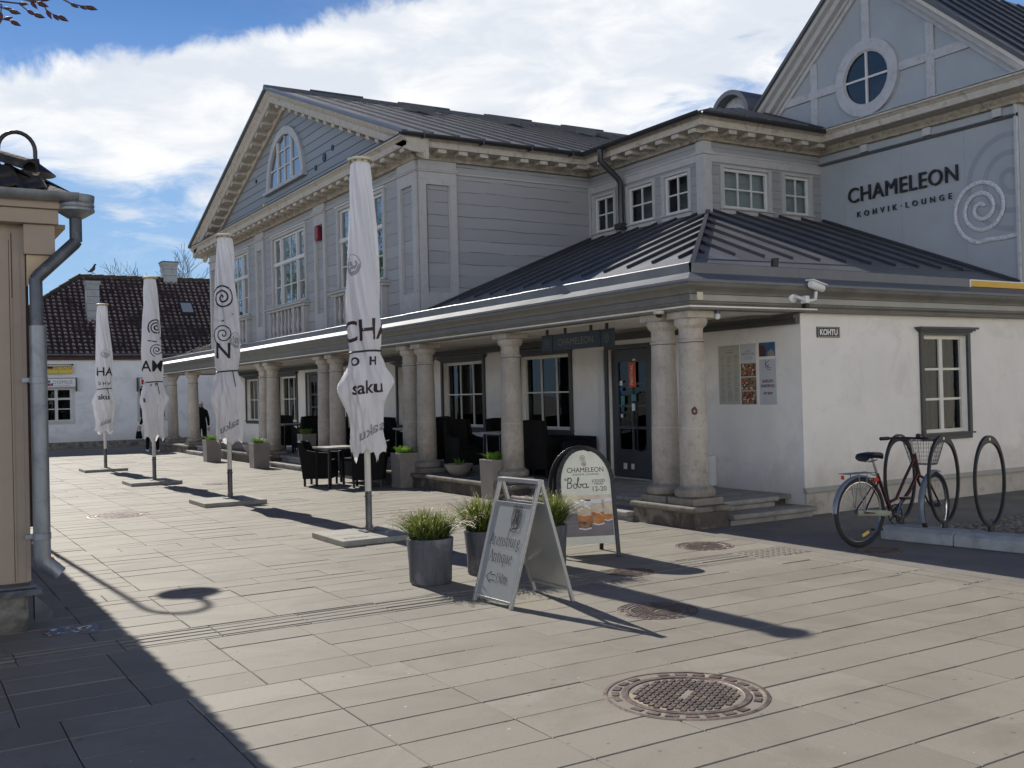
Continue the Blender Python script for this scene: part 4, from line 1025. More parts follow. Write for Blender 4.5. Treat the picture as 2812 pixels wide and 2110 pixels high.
# spiral from its heart outwards, ending in a tail to the right
P = []
for k in range(130):
    ph = 30 + 955 * k / 129; r = .05 + (ph - 30) * .000455; P.append((c0[0] - r * math.cos(R(ph)), c0[1] + r * math.sin(R(ph)) * (1.0 if ph < 900 else 1.06)))
P += [(9.48, 3.715), (9.3, 3.705), (9.15, 3.71), (8.99, 3.725)]
mb.tube([(p[0], .02, p[1]) for p in P], .036, 6, flat=.6)
st = thing('spiral_emblem', 'white pebble mosaic spiral with a tail on the blue grey gable wall', 'emblem', (XG - .03, 9.58, 3.7)); mb.build('mosaic_spiral', 'mosaic', st, smooth=60)
# street name plate
t = thing('street_sign', 'small black street name plate reading KOHTU on the white corner wall', 'sign', (9.8, 8.63, 2.14))
mb = MB(TK); mb.box(9.60, 10.0, .002, .016, 2.135, 2.265); mb.build('plate', 'black', t, bevel=.003)
mb = MB(TK)
for (a, b, c, d) in ((9.612, 9.988, 2.252, 2.256), (9.612, 9.988, 2.144, 2.148), (9.612, 9.616, 2.148, 2.252), (9.984, 9.988, 2.148, 2.252)): mb.box(a, b, .0162, .018, c, d)
mb.build('border', 'ivory', t)
mb = MB(); text(mb, 'KOHTU', .098, lambda p: TK((9.80 + p[0], .0165 + p[2], 2.166 + p[1])), .002, bold=.003, xs=.92); mb.build('lettering', 'white', t)
# hanging sign
t = thing('hanging_sign', 'dark glass name board with dull gold letters hanging under the porch eave by the door', 'sign', (7.9, 11.3, 2.13)); TH = Fx(7.9)
mb = MB(TH)
for a, b in ((10.46, 10.735), (10.745, 11.86), (11.87, 12.13)): mb.box(a, b, -.012, .012, 2.125, 2.35)
mb.build('board', 'signgl', t)
mb = MB(TH)
for a in (10.74, 11.865): mb.box(a - .008, a + .008, .0125, .018, 2.12, 2.355)
mb.box(10.45, 10.46, -.015, .015, 2.12, 2.355)
for u in (10.6, 10.95, 11.55, 12.0): mb.box(u - .025, u + .025, -.008, .008, 2.35, 2.43)
mb.build('bracket', 'black', t)
mb = MB(); text(mb, 'CHAMELEON', .135, lambda p: TH((11.30 - p[0], .0125 + p[2], 2.19 + p[1])), .003, xs=1.05)
mb.build('lettering', 'gold', t)
mb = MB()
for uc in (10.6, 12.0):
    for k in range(7):
        a = k * .9; stroke(mb, arc(uc + .03 * math.cos(a), 2.235 + .03 * math.sin(a), .03, 40 * k, 40 * k + 200, 6), lambda p: TH((p[0], .013 + p[2], p[1])), .006)
mb.build('swirl_ornament', 'gold', t, smooth='raw')
# wall posters between the columns and the corner
def poster(u0, u1, z0, z1, label, base):
    t = thing('wall_poster', label, 'poster', (9.32, (u0 + u1) / 2, z0)); t['group'] = 'posters on the wall under the porch roof'
    mb = MB(TW); mb.box(u0, u1, .002, .008, z0, z1); mb.build('sheet', base, t); return t
K['paper'] = mat('weathered paper sheet', (.44, .43, .36), .6, var=.05, scale=8); K['paperw'] = mat('pale poster', (.52, .53, .55), .45, var=.04); K['brownp'] = mat('shop interior picture', (.22, .11, .05), .5, var=.8, scale=22); K['skyp'] = mat('picture blue', (.05, .14, .30), .4, var=.3, scale=4)
K['greyink'] = mat('grey print lines', (.27, .27, .23), .6); K['greenp'] = mat('green floor picture', (.06, .09, .03), .5, var=.3)
p1 = poster(9.69, 10.075, 1.335, 2.10, 'faded cream menu sheet with three columns of small text on the porch wall', 'paper')
mb = MB(TW); random.seed(11)
for c in range(3):
    z = 1.96
    while z > 1.37:
        w_ = random.uniform(.05, .10); u = 10.04 - c * .125
        mb.box(u - w_, u, .0082, .009, z, z + .006); z -= random.choice((.014, .014, .024))
mb.box(9.80, 9.93, .0082, .009, 2.0, 2.012); mb.box(9.82, 9.9, .0082, .009, 2.03, 2.036); mb.build('text_lines', 'greyink', p1)
p2 = poster(9.395, 9.668, 1.33, 2.105, 'white poster with three brown pictures, between the menu and the blue-topped poster', 'paperw')
mb = MB()
text(mb, 'LASTE', .035, lambda p: TW((9.53 - p[0], .0082 + p[2], 2.0 + p[1])), .001, bold=.0006); text(mb, 'MÄNGUTUBA', .035, lambda p: TW((9.53 - p[0], .0082 + p[2], 1.965 + p[1])), .001, bold=.0006, xs=1.05); text(mb, "CHILDREN'S", .026, lambda p: TW((9.53 - p[0], .0082 + p[2], 1.925 + p[1])), .001); text(mb, 'PLAYROOM', .026, lambda p: TW((9.53 - p[0], .0082 + p[2], 1.898 + p[1])), .001)
mb.build('lettering', 'greyink', p2)
random.seed(4)
for k, z in enumerate((1.69, 1.51, 1.335)):
    mb = MB(TW); mb.box(9.40, 9.663, .0082, .0095, z, z + .165); pc = mb.build('picture', 'brownp', p2)
    for q, mm in enumerate(('ivory', 'greenp', 'redl', 'ivory', 'black')):
        mb = MB(TW)
        for _ in range(5):
            u = random.uniform(9.41, 9.63); zz = z + random.uniform(.01, .13); mb.box(u, u + random.uniform(.01, .035), .0096 + q * .0002, .010 + q * .0002, zz, zz + random.uniform(.008, .03))
        mb.build('picture_detail', mm, pc)
p3 = poster(9.06, 9.34, 1.33, 2.107, 'art shop poster with blue sky picture and black monogram, nearest the wall corner', 'paperw')
mb = MB(TW); mb.box(9.064, 9.336, .0082, .0095, 1.90, 2.103); pc = mb.build('picture', 'skyp', p3)
mb = MB(TW); mb.prism([(9.335, .0096, 1.93), (9.22, .0096, 1.93), (9.22, .0096, 2.02), (9.26, .0096, 2.07), (9.335, .0096, 2.08)], [(9.335, .0100, 1.93), (9.22, .0100, 1.93), (9.22, .0100, 2.02), (9.26, .0100, 2.07), (9.335, .0100, 2.08)]); mb.build('picture_house', 'brownd', pc)
mb = MB(TW); mb.prism([(9.19, .0098, 1.93), (9.08, .0098, 1.93), (9.08, .0098, 1.98), (9.13, .0098, 2.02), (9.19, .0098, 1.98)], [(9.19, .0102, 1.93), (9.08, .0102, 1.93), (9.08, .0102, 1.98), (9.13, .0102, 2.02), (9.19, .0102, 1.98)]); mb.build('picture_house', 'conc', pc)
mb = MB(TW); mb.box(9.064, 9.336, .0097, .0104, 1.895, 1.93); mb.build('picture_snow', 'white', pc)
mb = MB(); Tq = lambda p: TW((9.20 - p[0], .0084 + p[2], 1.79 + p[1]))
stroke(mb, [(-.03, .09), (-.03, .0)], Tq, .007); stroke(mb, [(.03, .09), (-.03, .045), (.02, -.0)], Tq, .007); stroke(mb, arc(.022, .0, .03, 70, 340, 10), Tq, .007); stroke(mb, [(.02, 0), (.052, 0)], Tq, .007)
mb.build('monogram', 'inkb', p3, smooth='raw')
K['plum'] = mat('plum print', (.16, .03, .06), .6)
mb = MB()
for s_, z, sz in (('SAARLASTE', 1.605, .05), ('KUNSTIPOOD', 1.545, .05), ('ART SHOP', 1.455, .045)): text(mb, s_, sz, lambda p, z=z: TW((9.20 - p[0], .0084 + p[2], z + p[1])), .001, xs=.72, bold=.0015)
mb.build('lettering', 'plum', p3)
# wall cameras and lamp at the eave
t = thing('security_camera', 'white bullet camera on a bent arm with a round base on the eave fascia', 'camera', (9.12, 8.38, 2.55))
mb = MB(Tse); Tc = lambda p: (9.03 + p[0], EY + .082 - p[2], 2.60 + p[1])
mb2 = MB(); mb2.lathe([(.075, 0), (.075, .014), (.06, .024), (.035, .03)], (0, 0, 0), 20, T2=Tc); mb2.build('base', 'white', t, smooth=40)
mb2 = MB(); mb2.tube([(9.03, 8.46, 2.60), (9.03, 8.40, 2.585), (9.10, 8.37, 2.55), (9.20, 8.35, 2.545), (9.26, 8.345, 2.56), (9.27, 8.34, 2.65)], .02, 8); mb2.build('arm', 'white', t, smooth=50)
mb2 = MB(); dv = Vector((.93, .15, -.16)).normalized(); a = Vector((9.17, 8.33, 2.735)); mb2.tube([a, a + dv * .02, a + dv * .24, a + dv * .25], [.038, .048, .048, .042], 12); mb2.rbox(a + dv * .13 + Vector((0, 0, .045)), (.15, .055, .006), (dv, Vector((-.15, .98, 0)), Vector((.16, 0, .98)))); mb2.build('housing', 'white', t, smooth=40)
mb2 = MB(); mb2.tube([a + dv * .251, a + dv * .256], .036, 12); mb2.build('lens', 'black', t)
t = thing('motion_sensor', 'small white sensor box with a dark lens beside the bullet camera on the fascia', 'sensor', (9.06, 8.34, 2.45))
mb2 = MB(); mb2.box(9.09, 9.155, 8.33, 8.42, 2.51, 2.60); mb2.build('housing', 'white', t, bevel=.012)
mb2 = MB(); mb2.box(9.094, 9.151, 8.328, 8.41, 2.455, 2.512); mb2.build('lens', 'black', t, bevel=.012)
t = thing('dome_camera', 'white and black dome camera under the eave left of the paired corner columns', 'camera', (7.42, 9.35, 2.40))
mb2 = MB(); mb2.lathe([(.05, 0), (.062, -.01), (.062, -.035), (.05, -.045)], (7.445, 9.0, 2.447), 18); mb2.build('base', 'ivory', t, smooth=40)
mb2 = MB(); mb2.lathe([(.042, 0), (.038, -.02), (.02, -.036), (.004, -.04)], (7.445, 9.0, 2.402), 16); mb2.build('dome', 'black', t, smooth=60)
t = thing('bulb_lamp', 'little hanging bulb lamp under the eave right of the corner column', 'lamp', (8.05, 8.47, 2.3))
mb2 = MB(); mb2.lathe([(.012, .10), (.03, .09), (.032, .05), (.024, .045)], (7.98, 8.62, 2.345), 12); mb2.build('socket', 'galvdk', t, smooth=40)
mb2 = MB(); mb2.lathe([(.02, .045), (.03, .02), (.028, -.01), (.01, -.022)], (7.98, 8.62, 2.345), 12); mb2.build('bulb', 'cap', t, smooth=60)
t = thing('floodlight', 'small black floodlight standing on the lower edge of the dark metal porch roof', 'lamp', (9.22, 8.95, 2.96))
mb2 = MB(); mb2.rbox((9.22, 8.93, 3.06), (.05, .02, .055), ((1, 0, .1), (0, 1, .2), (-.1, -.2, 1))); mb2.build('housing', 'black', t, bevel=.006)
mb2 = MB(); mb2.box(9.205, 9.235, 8.94, 8.97, 2.95, 3.03); mb2.build('foot', 'black', t)
mb2 = MB(); mb2.box(7.49, 7.57, 8.395, 8.405, 2.515, 2.60); tg = mb2.build('corner_tag', 'ivory', cafe)
# downpipe stub in the porch
mb2 = MB(); mb2.tube([(9.26, 10.2, .27), (9.26, 10.2, .66)], .075, 12); t = tag(mb2.build('pipe_stub', 'cap', None, smooth=40), 'short pale pipe standing behind the corner columns against the wall', 'pipe')

# ================================================================== LEFT HOUSE (beige)
Hx, Hy = .80, 7.85
hs = thing('beige_house', 'beige boarded house corner at the left edge with a mossy dark tiled roof', 'building', (0, Hy, 0)); TB = Fy(Hy)
mb = MB(TB); mb.wall(-6, Hx, .32, 2.83); mb.T = None; mb.poly([(Hx, Hy, .32), (Hx, 19.3, .32), (Hx, 19.3, 2.9), (Hx, Hy, 2.9)]); mb.poly([(Hx, 19.3, 0), (-6, 19.3, 0), (-6, 19.3, 2.9), (Hx, 19.3, 2.9)]); mb.build('wall', 'hwall', hs)
mb = MB(TB); mb.box(Hx - .085, Hx - .075, .001, .008, .33, 2.8); mb.box(Hx - .014, Hx + .012, -.02, .018, .33, 2.80); mb.build('corner_board', 'hwall', hs)
mb = MB(TB); mb.box(-6, 1.02, .001, .13, 2.81, 2.91); mb.box(-6, 1.03, .001, .16, 2.912, 3.0); mb.box(-6, 1.00, .0, .10, 2.68, 2.808) if False else None; mb.box(Hx - .0, 1.0, -.4, .09, 2.60, 2.808); mb.build('frieze_boards', 'hwall', hs, bevel=.004)
mb = MB(); mb.prism([(Hx + .02, Hy - .05, 2.38), (Hx + .02, Hy - .05, 2.60), (1.02, Hy - .05, 2.60)], [(Hx + .02, Hy + .2, 2.38), (Hx + .02, Hy + .2, 2.60), (1.02, Hy + .2, 2.60)]); mb.box(Hx, 1.08, Hy + .0, 19.3, 2.80, 2.83); mb.build('soffit', 'hsoffit', hs)
mb = MB(); mb.box(Hx + .001, Hx + .035, Hy + .02, Hy + .2, .7, 2.6); mb.build('side_trim', 'hbrown', hs)
mb = MB(TB); mb.box(-6, .83, -.05, .14, .30, .318); mb.box(-6, .86, .02, .2, .26, .298); mb.build('drip_ledge', 'galvdk', hs)
mb = MB(TB); mb.prism([(.82, .02, .07), (.92, .02, .07), (.94, .02, .11), (.82, .02, .24)], [(.82, .12, .07), (.92, .12, .07), (.94, .12, .11), (.82, .12, .24)]); mb.build('kick_flashing', 'galvdk', hs)
mb = MB(TB); mb.box(Hx - .089, Hx - .085, .0, .002, .33, 2.7); mb.box(Hx - .075, Hx - .068, .0, .0025, 2.3, 2.75); mb.build('board_gap', 'hbrown', hs)
mb = MB(); random.seed(8)
N1, N2 = 26, 8
grid = []
for i in range(N1 + 1):
    for j in range(N2 + 1):
        x = -2 + 2.78 * i / N1; z = -.05 + .33 * j / N2; n = mn.noise((x * 3, z * 5, 2.2)) * .09 + mn.noise((x * 9, z * 12, 1)) * .04
        grid.append((x, Hy - .06 - n, z))
i0 = mb.add(grid)
for i in range(N1):
    for j in range(N2): a = i0 + i * (N2 + 1) + j; mb.f.append((a, a + N2 + 1, a + N2 + 2, a + 1))
grid = []
for i in range(12):
    for j in range(N2 + 1):
        y = Hy - .12 + .5 * i; z = -.05 + .33 * j / N2; grid.append((.76 + mn.noise((y * 4, z * 6, 7)) * .05, y, z))
i0 = mb.add(grid)
for i in range(11):
    for j in range(N2): a = i0 + i * (N2 + 1) + j; mb.f.append((a, a + N2 + 1, a + N2 + 2, a + 1))
mb.build('stone_foundation', 'rubble', hs, smooth=60)
# roof: hip with tile courses
hz0 = 3.035; hsl = .56
RX, RY = 1.11, Hy - .22
mb = MB(); random.seed(9)
def tilesheet(mb, O, U, V, L, fmin, fmax, tw=.21, tl=.30, amp=.028, lift=.022):
    """pantile sheet: O origin at the eave, U along the eave, V up the slope, fmin/fmax(v) give the u limits"""
    U = Vector(U).normalized(); V = Vector(V).normalized(); Nn = U.cross(V).normalized()
    if Nn.z < 0: Nn = -Nn
    rows_ = int(L / tl); n = 6
    for r in range(rows_ + 1):
        v0, v1 = r * tl - .02, min((r + 1) * tl + .02, L)
        if v1 <= v0: continue
        a, b = fmin((v0 + v1) / 2), fmax((v0 + v1) / 2)
        k0, k1 = int(math.ceil(a / tw)), int(math.floor(b / tw))
        for k in range(k0, k1 + 1):
            j1 = random.gauss(0, .004); j2 = random.gauss(0, .006)
            ring0, ring1 = [], []
            for q in range(n + 1):
                s_ = q / n; u = (k + s_) * tw
                h_ = amp * (math.sin(2 * math.pi * s_) * .8 + .3 * math.sin(4 * math.pi * s_))
                ring0.append(Vector(O) + U * u + V * (v0 + j2) + Nn * (h_ + lift + j1)); ring1.append(Vector(O) + U * u + V * v1 + Nn * (h_ * .9 + j1))
            i = mb.add(ring0); j = mb.add(ring1); d = mb.add([p - Nn * .016 for p in ring0])
            mid = mb.add([a_ + (b_ - a_) * random.uniform(.45, .6) for a_, b_ in zip(ring0, ring1)])
            for q in range(n):
                mb.f += [(i + q, i + q + 1, mid + q + 1, mid + q), (mid + q, mid + q + 1, j + q + 1, j + q), (d + q, d + q + 1, i + q + 1, i + q)]
                if mb.tone is not None: w_ = random.uniform(.6, 1.0) if q in (0, 1, 2) and random.random() > .08 else 0; mb.tone += [w_ if q in (1, 2) else w_ * .8, 0, 0]  # tone marks the crest faces that carry the painted sun glints
c_ = math.cos(math.atan(hsl)); Lr = 2.6 / c_
tilesheet(mb, (RX, RY, hz0), (-1, 0, 0), (0, 1, hsl), Lr, lambda v: v * c_ * 1.0, lambda v: 6, tw=.17, tl=.22, amp=.02, lift=.016)
tilesheet(mb, (RX, RY, hz0), (0, 1, 0), (-1, 0, hsl), Lr, lambda v: v * c_, lambda v: 12 - v * c_, tw=.17, tl=.22, amp=.02, lift=.016)
mb.poly([(RX, RY, hz0 - .02), (-6, RY, hz0 - .02), (-6, RY + 2.6, hz0 + 2.6 * hsl - .02), (RX - 2.6, RY + 2.6, hz0 + 2.6 * hsl - .02)])
mb.poly([(RX, RY, hz0 - .02), (RX - 2.6, RY + 2.6, hz0 + 2.6 * hsl - .02), (RX - 2.6, 19.8, hz0 + 2.6 * hsl - .02), (RX, 19.8, hz0 - .02)])
rf = mb.build('roof', 'htile', hs, smooth=50)
mb = MB()
for k in range(8):
    a = Vector((RX - .26 - k * .30, RY + .26 + k * .30, hz0 + (.26 + k * .30) * hsl + .0)); b = a + Vector((-.36, .36, .36 * hsl))
    P = []; Q = []
    sd_ = Vector((1, 1, 0)).normalized(); up_ = (b - a).cross(sd_).normalized()
    if up_.z < 0: up_ = -up_
    for q in range(9):
        an = math.pi * q / 8; P.append(a + sd_ * math.cos(an) * .085 + up_ * (math.sin(an) * .08 + .03)); Q.append(b + sd_ * math.cos(an) * .07 + up_ * (math.sin(an) * .065 + .01))
    P2_ = [a + (p - a) * .8 for p in P]; Q2_ = [b + (p - b) * .8 for p in Q]
    for q in range(8): mb.prism([P[q], P[q + 1], P2_[q + 1], P2_[q]], [Q[q], Q[q + 1], Q2_[q + 1], Q2_[q]])
mb.build('hip_tile', 'htile', rf, smooth=50)
mb = MB(TB); N = 8
A = [(.20 + .06 * math.cos(math.pi * k / N + math.pi), 3.02 + .06 * math.sin(math.pi * k / N + math.pi)) for k in range(N + 1)] + [(.20 + .052 * math.cos(-math.pi * k / N), 3.02 + .052 * math.sin(-math.pi * k / N)) for k in range(N + 1)]
mb.prism([(-6, a, b) for a, b in A], [(1.14, a, b) for a, b in A]); mb.build('gutter', 'galv', hs, smooth=40)
# rainhead, elbow, pipe and spout
cx, cy = 1.135, Hy - .10
mb = MB(); mb.lathe([(.042, 2.85), (.055, 2.852), (.122, 2.895), (.128, 2.90), (.128, 2.915), (.121, 2.92), (.127, 2.935), (.127, 2.945), (.121, 2.955), (.127, 2.97), (.127, 2.98), (.129, 3.01), (.123, 3.012), (.115, 2.99)], (cx, cy, .012), 28); dp = mb.build('downpipe', 'galv', hs, smooth=35)
mb = MB(); mb.tube([(cx, cy, 2.87), (cx, cy, 2.70)], .042, 12); mb.tube([(cx, cy, 2.705), (cx - .012, cy, 2.685), (.885, cy, 2.445), (.87, cy, 2.42)], .044, 12); mb.tube([(.87, cy, 2.43), (.871, cy, 2.05)], .043, 12); mb.build('old_pipe', 'galvdk', dp, smooth=40)
mb = MB(); mb.tube([(.876, cy, 2.10), (.876, cy, .50), (.89, cy, .46), (.985, cy - .02, .37)], [.056, .056, .056, .054], 14); mb.build('new_pipe', 'galv', dp, smooth=40)
mb = MB()
for z in (1.70, .62): mb.lathe([(.058, z), (.060, z + .002), (.060, z + .045), (.058, z + .047)], (.876, cy, 0), 16); mb.box(.77, .83, cy - .0, cy + .03, z + .01, z + .04)
mb.build('pipe_bracket', 'galv', dp, smooth=40)
mb = MB(); mb.tube([(.93, cy - .02, .49), (.945, cy - .022, .455)], .014, 8); mb.build('rust_patch', 'rust', dp, smooth=40)

# street lamp behind the house: only the crook shows above the roof
t = thing('street_lamp', 'black street lamp whose curved crook rises behind the mossy roof at the left', 'lamp', (1.26, 15.0, 0))
mb = MB(); mb.tube([(1.26, 15.0, 0), (1.26, 15.0, .9)], .06, 10); mb.tube([(1.26, 15.0, .9), (1.26, 15.0, 4.90)] + [(1.485 + .225 * math.cos(R(180 - k * 15)), 15.0, 4.96 + .24 * math.sin(R(180 - k * 15))) for k in range(13)] + [(1.71, 15.0, 4.82)], .028, 10); mb.build('post', 'lampm', t, smooth=50)
mb = MB(); mb.lathe([(.02, 4.75), (.05, 4.74), (.055, 4.68), (.08, 4.66), (.25, 4.53), (.252, 4.52), (.24, 4.52), (.07, 4.64)], (1.71, 15.0, .12), 24); mb.build('shade', 'lampm', t, smooth=50)
mb = MB(); mb.lathe([(.04, 4.62), (.06, 4.58), (.04, 4.53), (.005, 4.52)], (1.71, 15.0, .12), 12); mb.build('bulb', 'white', t, smooth=50)

# ================================================================== FAR HOUSE
FY = 38.5; TF = Fy(FY)
fh = thing('tiled_house', 'long white house with a clay pantile hip roof closing the far end of the plaza', 'building', (8, FY, 0))
mb = MB(TF); mb.wall(2.0, 18, .22, 3.15, [(4.40, 5.40, .96, 2.12), (7.62, 8.6, .96, 2.12)], depth=.12); mb.T = None; mb.poly([(2, FY, 0), (2, FY + 6.4, 0), (2, FY + 6.4, 3.2), (2, FY, 3.2)]); mb.build('wall', 'renderw', fh)
mb = MB(TF); mb.box(1.98, 18, -.3, .06, -.1, .23); mb.build('plinth', 'rubble', fh)
mb = MB(TF); mb.box(1.8, 18, 0, .12, 3.10, 3.24); mb.box(1.8, 18, 0, .2, 3.241, 3.262); mb.build('eave_board', 'hbrown', fh)
gut(TF, 1.7, 18, n=.27, z=3.30, r=.06, nm='gutter', m='galv').parent = fh
for o in [o for o in bpy.data.objects if o.name.startswith('gutter') and o.parent == fh]: o.matrix_parent_inverse = wm(fh).inverted()
fz, fsl, FX0 = 3.30, .96, 1.85
c_ = 1 / math.sqrt(1 + fsl * fsl); LR = 3.2 / c_
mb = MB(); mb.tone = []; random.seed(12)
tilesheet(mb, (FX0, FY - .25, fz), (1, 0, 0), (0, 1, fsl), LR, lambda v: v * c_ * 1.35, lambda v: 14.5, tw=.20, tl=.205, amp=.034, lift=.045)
mb.poly([(FX0, FY - .25, fz - .05), (18, FY - .25, fz - .05), (18, FY + 2.95, fz + 3.2 * fsl - .05), (FX0 + 3.2 * 1.35, FY + 2.95, fz + 3.2 * fsl - .05)])
mb.poly([(FX0, FY - .25, fz - .05), (FX0 + 3.2 * 1.35, FY + 2.95, fz + 3.2 * fsl - .05), (FX0, FY + 6.6, fz - .05)])
mb.poly([(FX0, FY + 6.6, fz - .05), (18, FY + 6.6, fz - .05), (18, FY + 2.95, fz + 3.2 * fsl - .05), (FX0 + 3.2 * 1.35, FY + 2.95, fz + 3.2 * fsl - .05)])
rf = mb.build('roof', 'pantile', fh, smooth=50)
mb = MB(); k = 0
while k < 10:
    x = FX0 + 4.3 + k; mb.tube([(x, FY + 2.95, fz + 3.2 * fsl + .0), (x + .45, FY + 2.95, fz + 3.2 * fsl + .015)], [.10, .12], 8); k += .42
for k in range(12):
    q = k / 12; a = Vector((FX0 + 4.32 * q, FY - .25 + 3.2 * q, fz + 3.2 * fsl * q + .03)); b = a + Vector((4.32, 3.2, 3.2 * fsl)) / 12.0 * 1.06; mb.tube([a, b], [.11, .09], 8)
mb.build('ridge_tile', 'htile', rf, smooth=50)
def chimney(x0, x1, y, z0, z1):
    mb = MB(); w_ = (x1 - x0); mb.box(x0 + .05, x1 - .05, y, y + w_ - .1, z0, z1 - .14); mb.box(x0 + .02, x1 - .02, y - .03, y + w_ - .07, z1 - .14, z1 - .08); mb.box(x0, x1, y - .05, y + w_ - .05, z1 - .08, z1); ch = mb.build('chimney', 'chim', rf)
    mb = MB()
    z = z0 + .1
    while z < z1 - .2: mb.box(x0 + .045, x1 - .045, y - .004, y + .01, z, z + .012); z += .26
    mb.build('brick_joint', 'htile', ch)
    mb = MB(); mb.box(x0 - .02, x1 + .02, y - .07, y + w_ - .03, z1, z1 + .035); mb.build('cap_plate', 'htile', ch)
chimney(6.07, 6.60, FY + 1.05, 4.3, 6.02); chimney(9.18, 9.80, FY + 2.8, 5.9, 7.05)
mb = MB(); s0, s1 = 1.55, 2.05
mb.prism([(9.52, FY - .25 + s0, fz + s0 * fsl + .05), (10.02, FY - .25 + s0, fz + s0 * fsl + .05), (10.02, FY - .25 + s1, fz + s1 * fsl + .05), (9.52, FY - .25 + s1, fz + s1 * fsl + .05)], [(9.52, FY - .33 + s0, fz + s0 * fsl + .13), (10.02, FY - .33 + s0, fz + s0 * fsl + .13), (10.02, FY - .33 + s1, fz + s1 * fsl + .13), (9.52, FY - .33 + s1, fz + s1 * fsl + .13)])
sk = mb.build('roof_window', 'seam', rf)
mb = MB(); s0 += .05; s1 -= .05
mb.poly([(9.57, FY - .335 + s0, fz + s0 * fsl + .136), (9.97, FY - .335 + s0, fz + s0 * fsl + .136), (9.97, FY - .335 + s1, fz + s1 * fsl + .136), (9.57, FY - .335 + s1, fz + s1 * fsl + .136)]); mb.build('pane', 'panel', sk)
_c = cafe; cafe = fh
for a, b in ((4.40, 5.40), (7.62, 8.6)):
    window(TF, a, b, .96, 2.12, (.5,), ((.36, .035), (.70, .07)), casing='whframe', sash='whframe', glass='glassdk', cas=.05, cap=False, sill=True, depth=.1, back='inner', fr=.06, midthick=.10, bar=.03)
cafe = _c
t = thing('shop_sign', 'white shop sign with red and blue squares above the far house window at left', 'sign', (5.0, FY - .2, 2.15))
mb = MB(TF); mb.box(4.42, 5.50, .16, .19, 2.16, 2.45); mb.build('board', 'white', t)
mb = MB(TF); mb.box(4.40, 5.56, .15, .20, 2.455, 2.475); mb.box(5.52, 5.55, .0, .17, 2.0, 2.475); mb.build('bracket', 'black', t)
mb = MB(); text(mb, 'DOMUS', .17, lambda p: TF((5.08 + p[0], .192 + p[2], 2.27 + p[1])), .004, spacing=1.1); text(mb, 'KINNISVARA', .07, lambda p: TF((5.08 + p[0], .192 + p[2], 2.185 + p[1])), .004, spacing=1.35); mb.build('lettering', 'greyink', t)
mb = MB(TF); mb.box(4.60, 4.69, .19, .195, 2.20, 2.29); mb.build('red_square', 'redl', t)
mb = MB(TF); mb.box(4.70, 4.78, .19, .195, 2.20, 2.29); mb.box(4.60, 4.69, .19, .1952, 2.31, 2.39); mb.build('blue_square', 'blue', t)
t = thing('shop_sign', 'yellow photo shop sign with dark lettering, above the white one at far left', 'sign', (5.0, FY - .2, 2.6))
mb = MB(TF); mb.box(4.30, 5.42, .16, .18, 2.63, 2.88); mb.build('board', 'yellows', t)
mb = MB(); text(mb, 'KAMEY FOTO', .13, lambda p: TF((5.0 + p[0], .182 + p[2], 2.79 + p[1])), .004); mb.build('lettering', 'ink', t)
mb = MB(TF); mb.box(4.62, 4.78, .18, .186, 2.79, 2.87); mb.box(4.6, 5.36, .18, .184, 2.755, 2.762); mb.box(4.95, 4.957, .18, .184, 2.65, 2.755); mb.build('emblem', 'black', t)
mb = MB(TF); mb.box(4.28, 5.46, .13, .17, 2.93, 2.95); mb.box(5.40, 5.43, .0, .17, 2.90, 2.96); mb.build('lamp_rail', 'black', t)
t = thing('shop_sign', 'white shop sign with a red square beside the window behind the third umbrella', 'sign', (7.8, FY - .2, 2.1))
mb = MB(TF); mb.box(7.66, 8.5, .16, .19, 2.16, 2.42); mb.build('board', 'white', t); mb = MB(TF); mb.box(7.70, 7.80, .19, .195, 2.2, 2.38); mb.build('red_square', 'redl', t); mb = MB(TF); mb.box(7.56, 8.6, .15, .20, 2.425, 2.445); mb.box(7.57, 7.60, .0, .17, 1.95, 2.445); mb.build('bracket', 'black', t)
# pigeon on the ridge
t = thing('pigeon', 'dark pigeon perched on the left end of the tiled roof ridge', 'bird', (6.45, 41.4, 6.42))
px, py, pz = 6.62, 41.45, 6.50
mb = MB(); mb.tube([(px - .16, py, pz + .05), (px - .10, py, pz + .09), (px - .02, py, pz + .13), (px + .05, py, pz + .20), (px + .08, py, pz + .28), (px + .09, py, pz + .33), (px + .12, py, pz + .36), (px + .16, py, pz + .355)], [.01, .03, .065, .07, .045, .035, .04, .012], 10); mb.build('body', 'lampm', t, smooth=60)
mb = MB(); mb.tube([(px - .02, py - .02, pz + .1), (px, py - .02, pz)], .008, 5); mb.tube([(px - .02, py + .02, pz + .1), (px, py + .02, pz)], .008, 5); mb.build('leg', 'redl', t)

# ================================================================== TREES
def branchy(mb, p, d, L, r, depth, spread=.5, up=.12, leaf=None, minr=.004):
    n = 4; pts = [Vector(p)]; rad = [r]; dd = Vector(d).normalized()
    for k in range(n):
        dd = (dd + Vector((random.gauss(0, .10), random.gauss(0, .10), random.gauss(0, .08) + up * .25))).normalized(); pts.append(pts[-1] + dd * L / n); rad.append(max(minr, r * (1 - .45 * (k + 1) / n)))
    mb.tube(pts, rad, 6 if r > .03 else 4)
    if depth == 0:
        if leaf is not None: leaf.append(pts[-1]); leaf.append(pts[2])
        return
    for k in range(random.choice((2, 3, 3))):
        q = random.choice((2, 3, 4)) if k else 4; ax = Vector((random.gauss(0, 1), random.gauss(0, 1), random.gauss(0, .7))).normalized()
        nd = (dd + ax * spread * random.uniform(.7, 1.3)).normalized(); branchy(mb, pts[q], nd, L * random.uniform(.62, .85), rad[q] * .72, depth - 1, spread, up, leaf, minr)
random.seed(21)
t = thing('bare_tree', 'leafless tree rising behind the far tiled roof beside the grey facade', 'tree', (12.4, 52, 0))
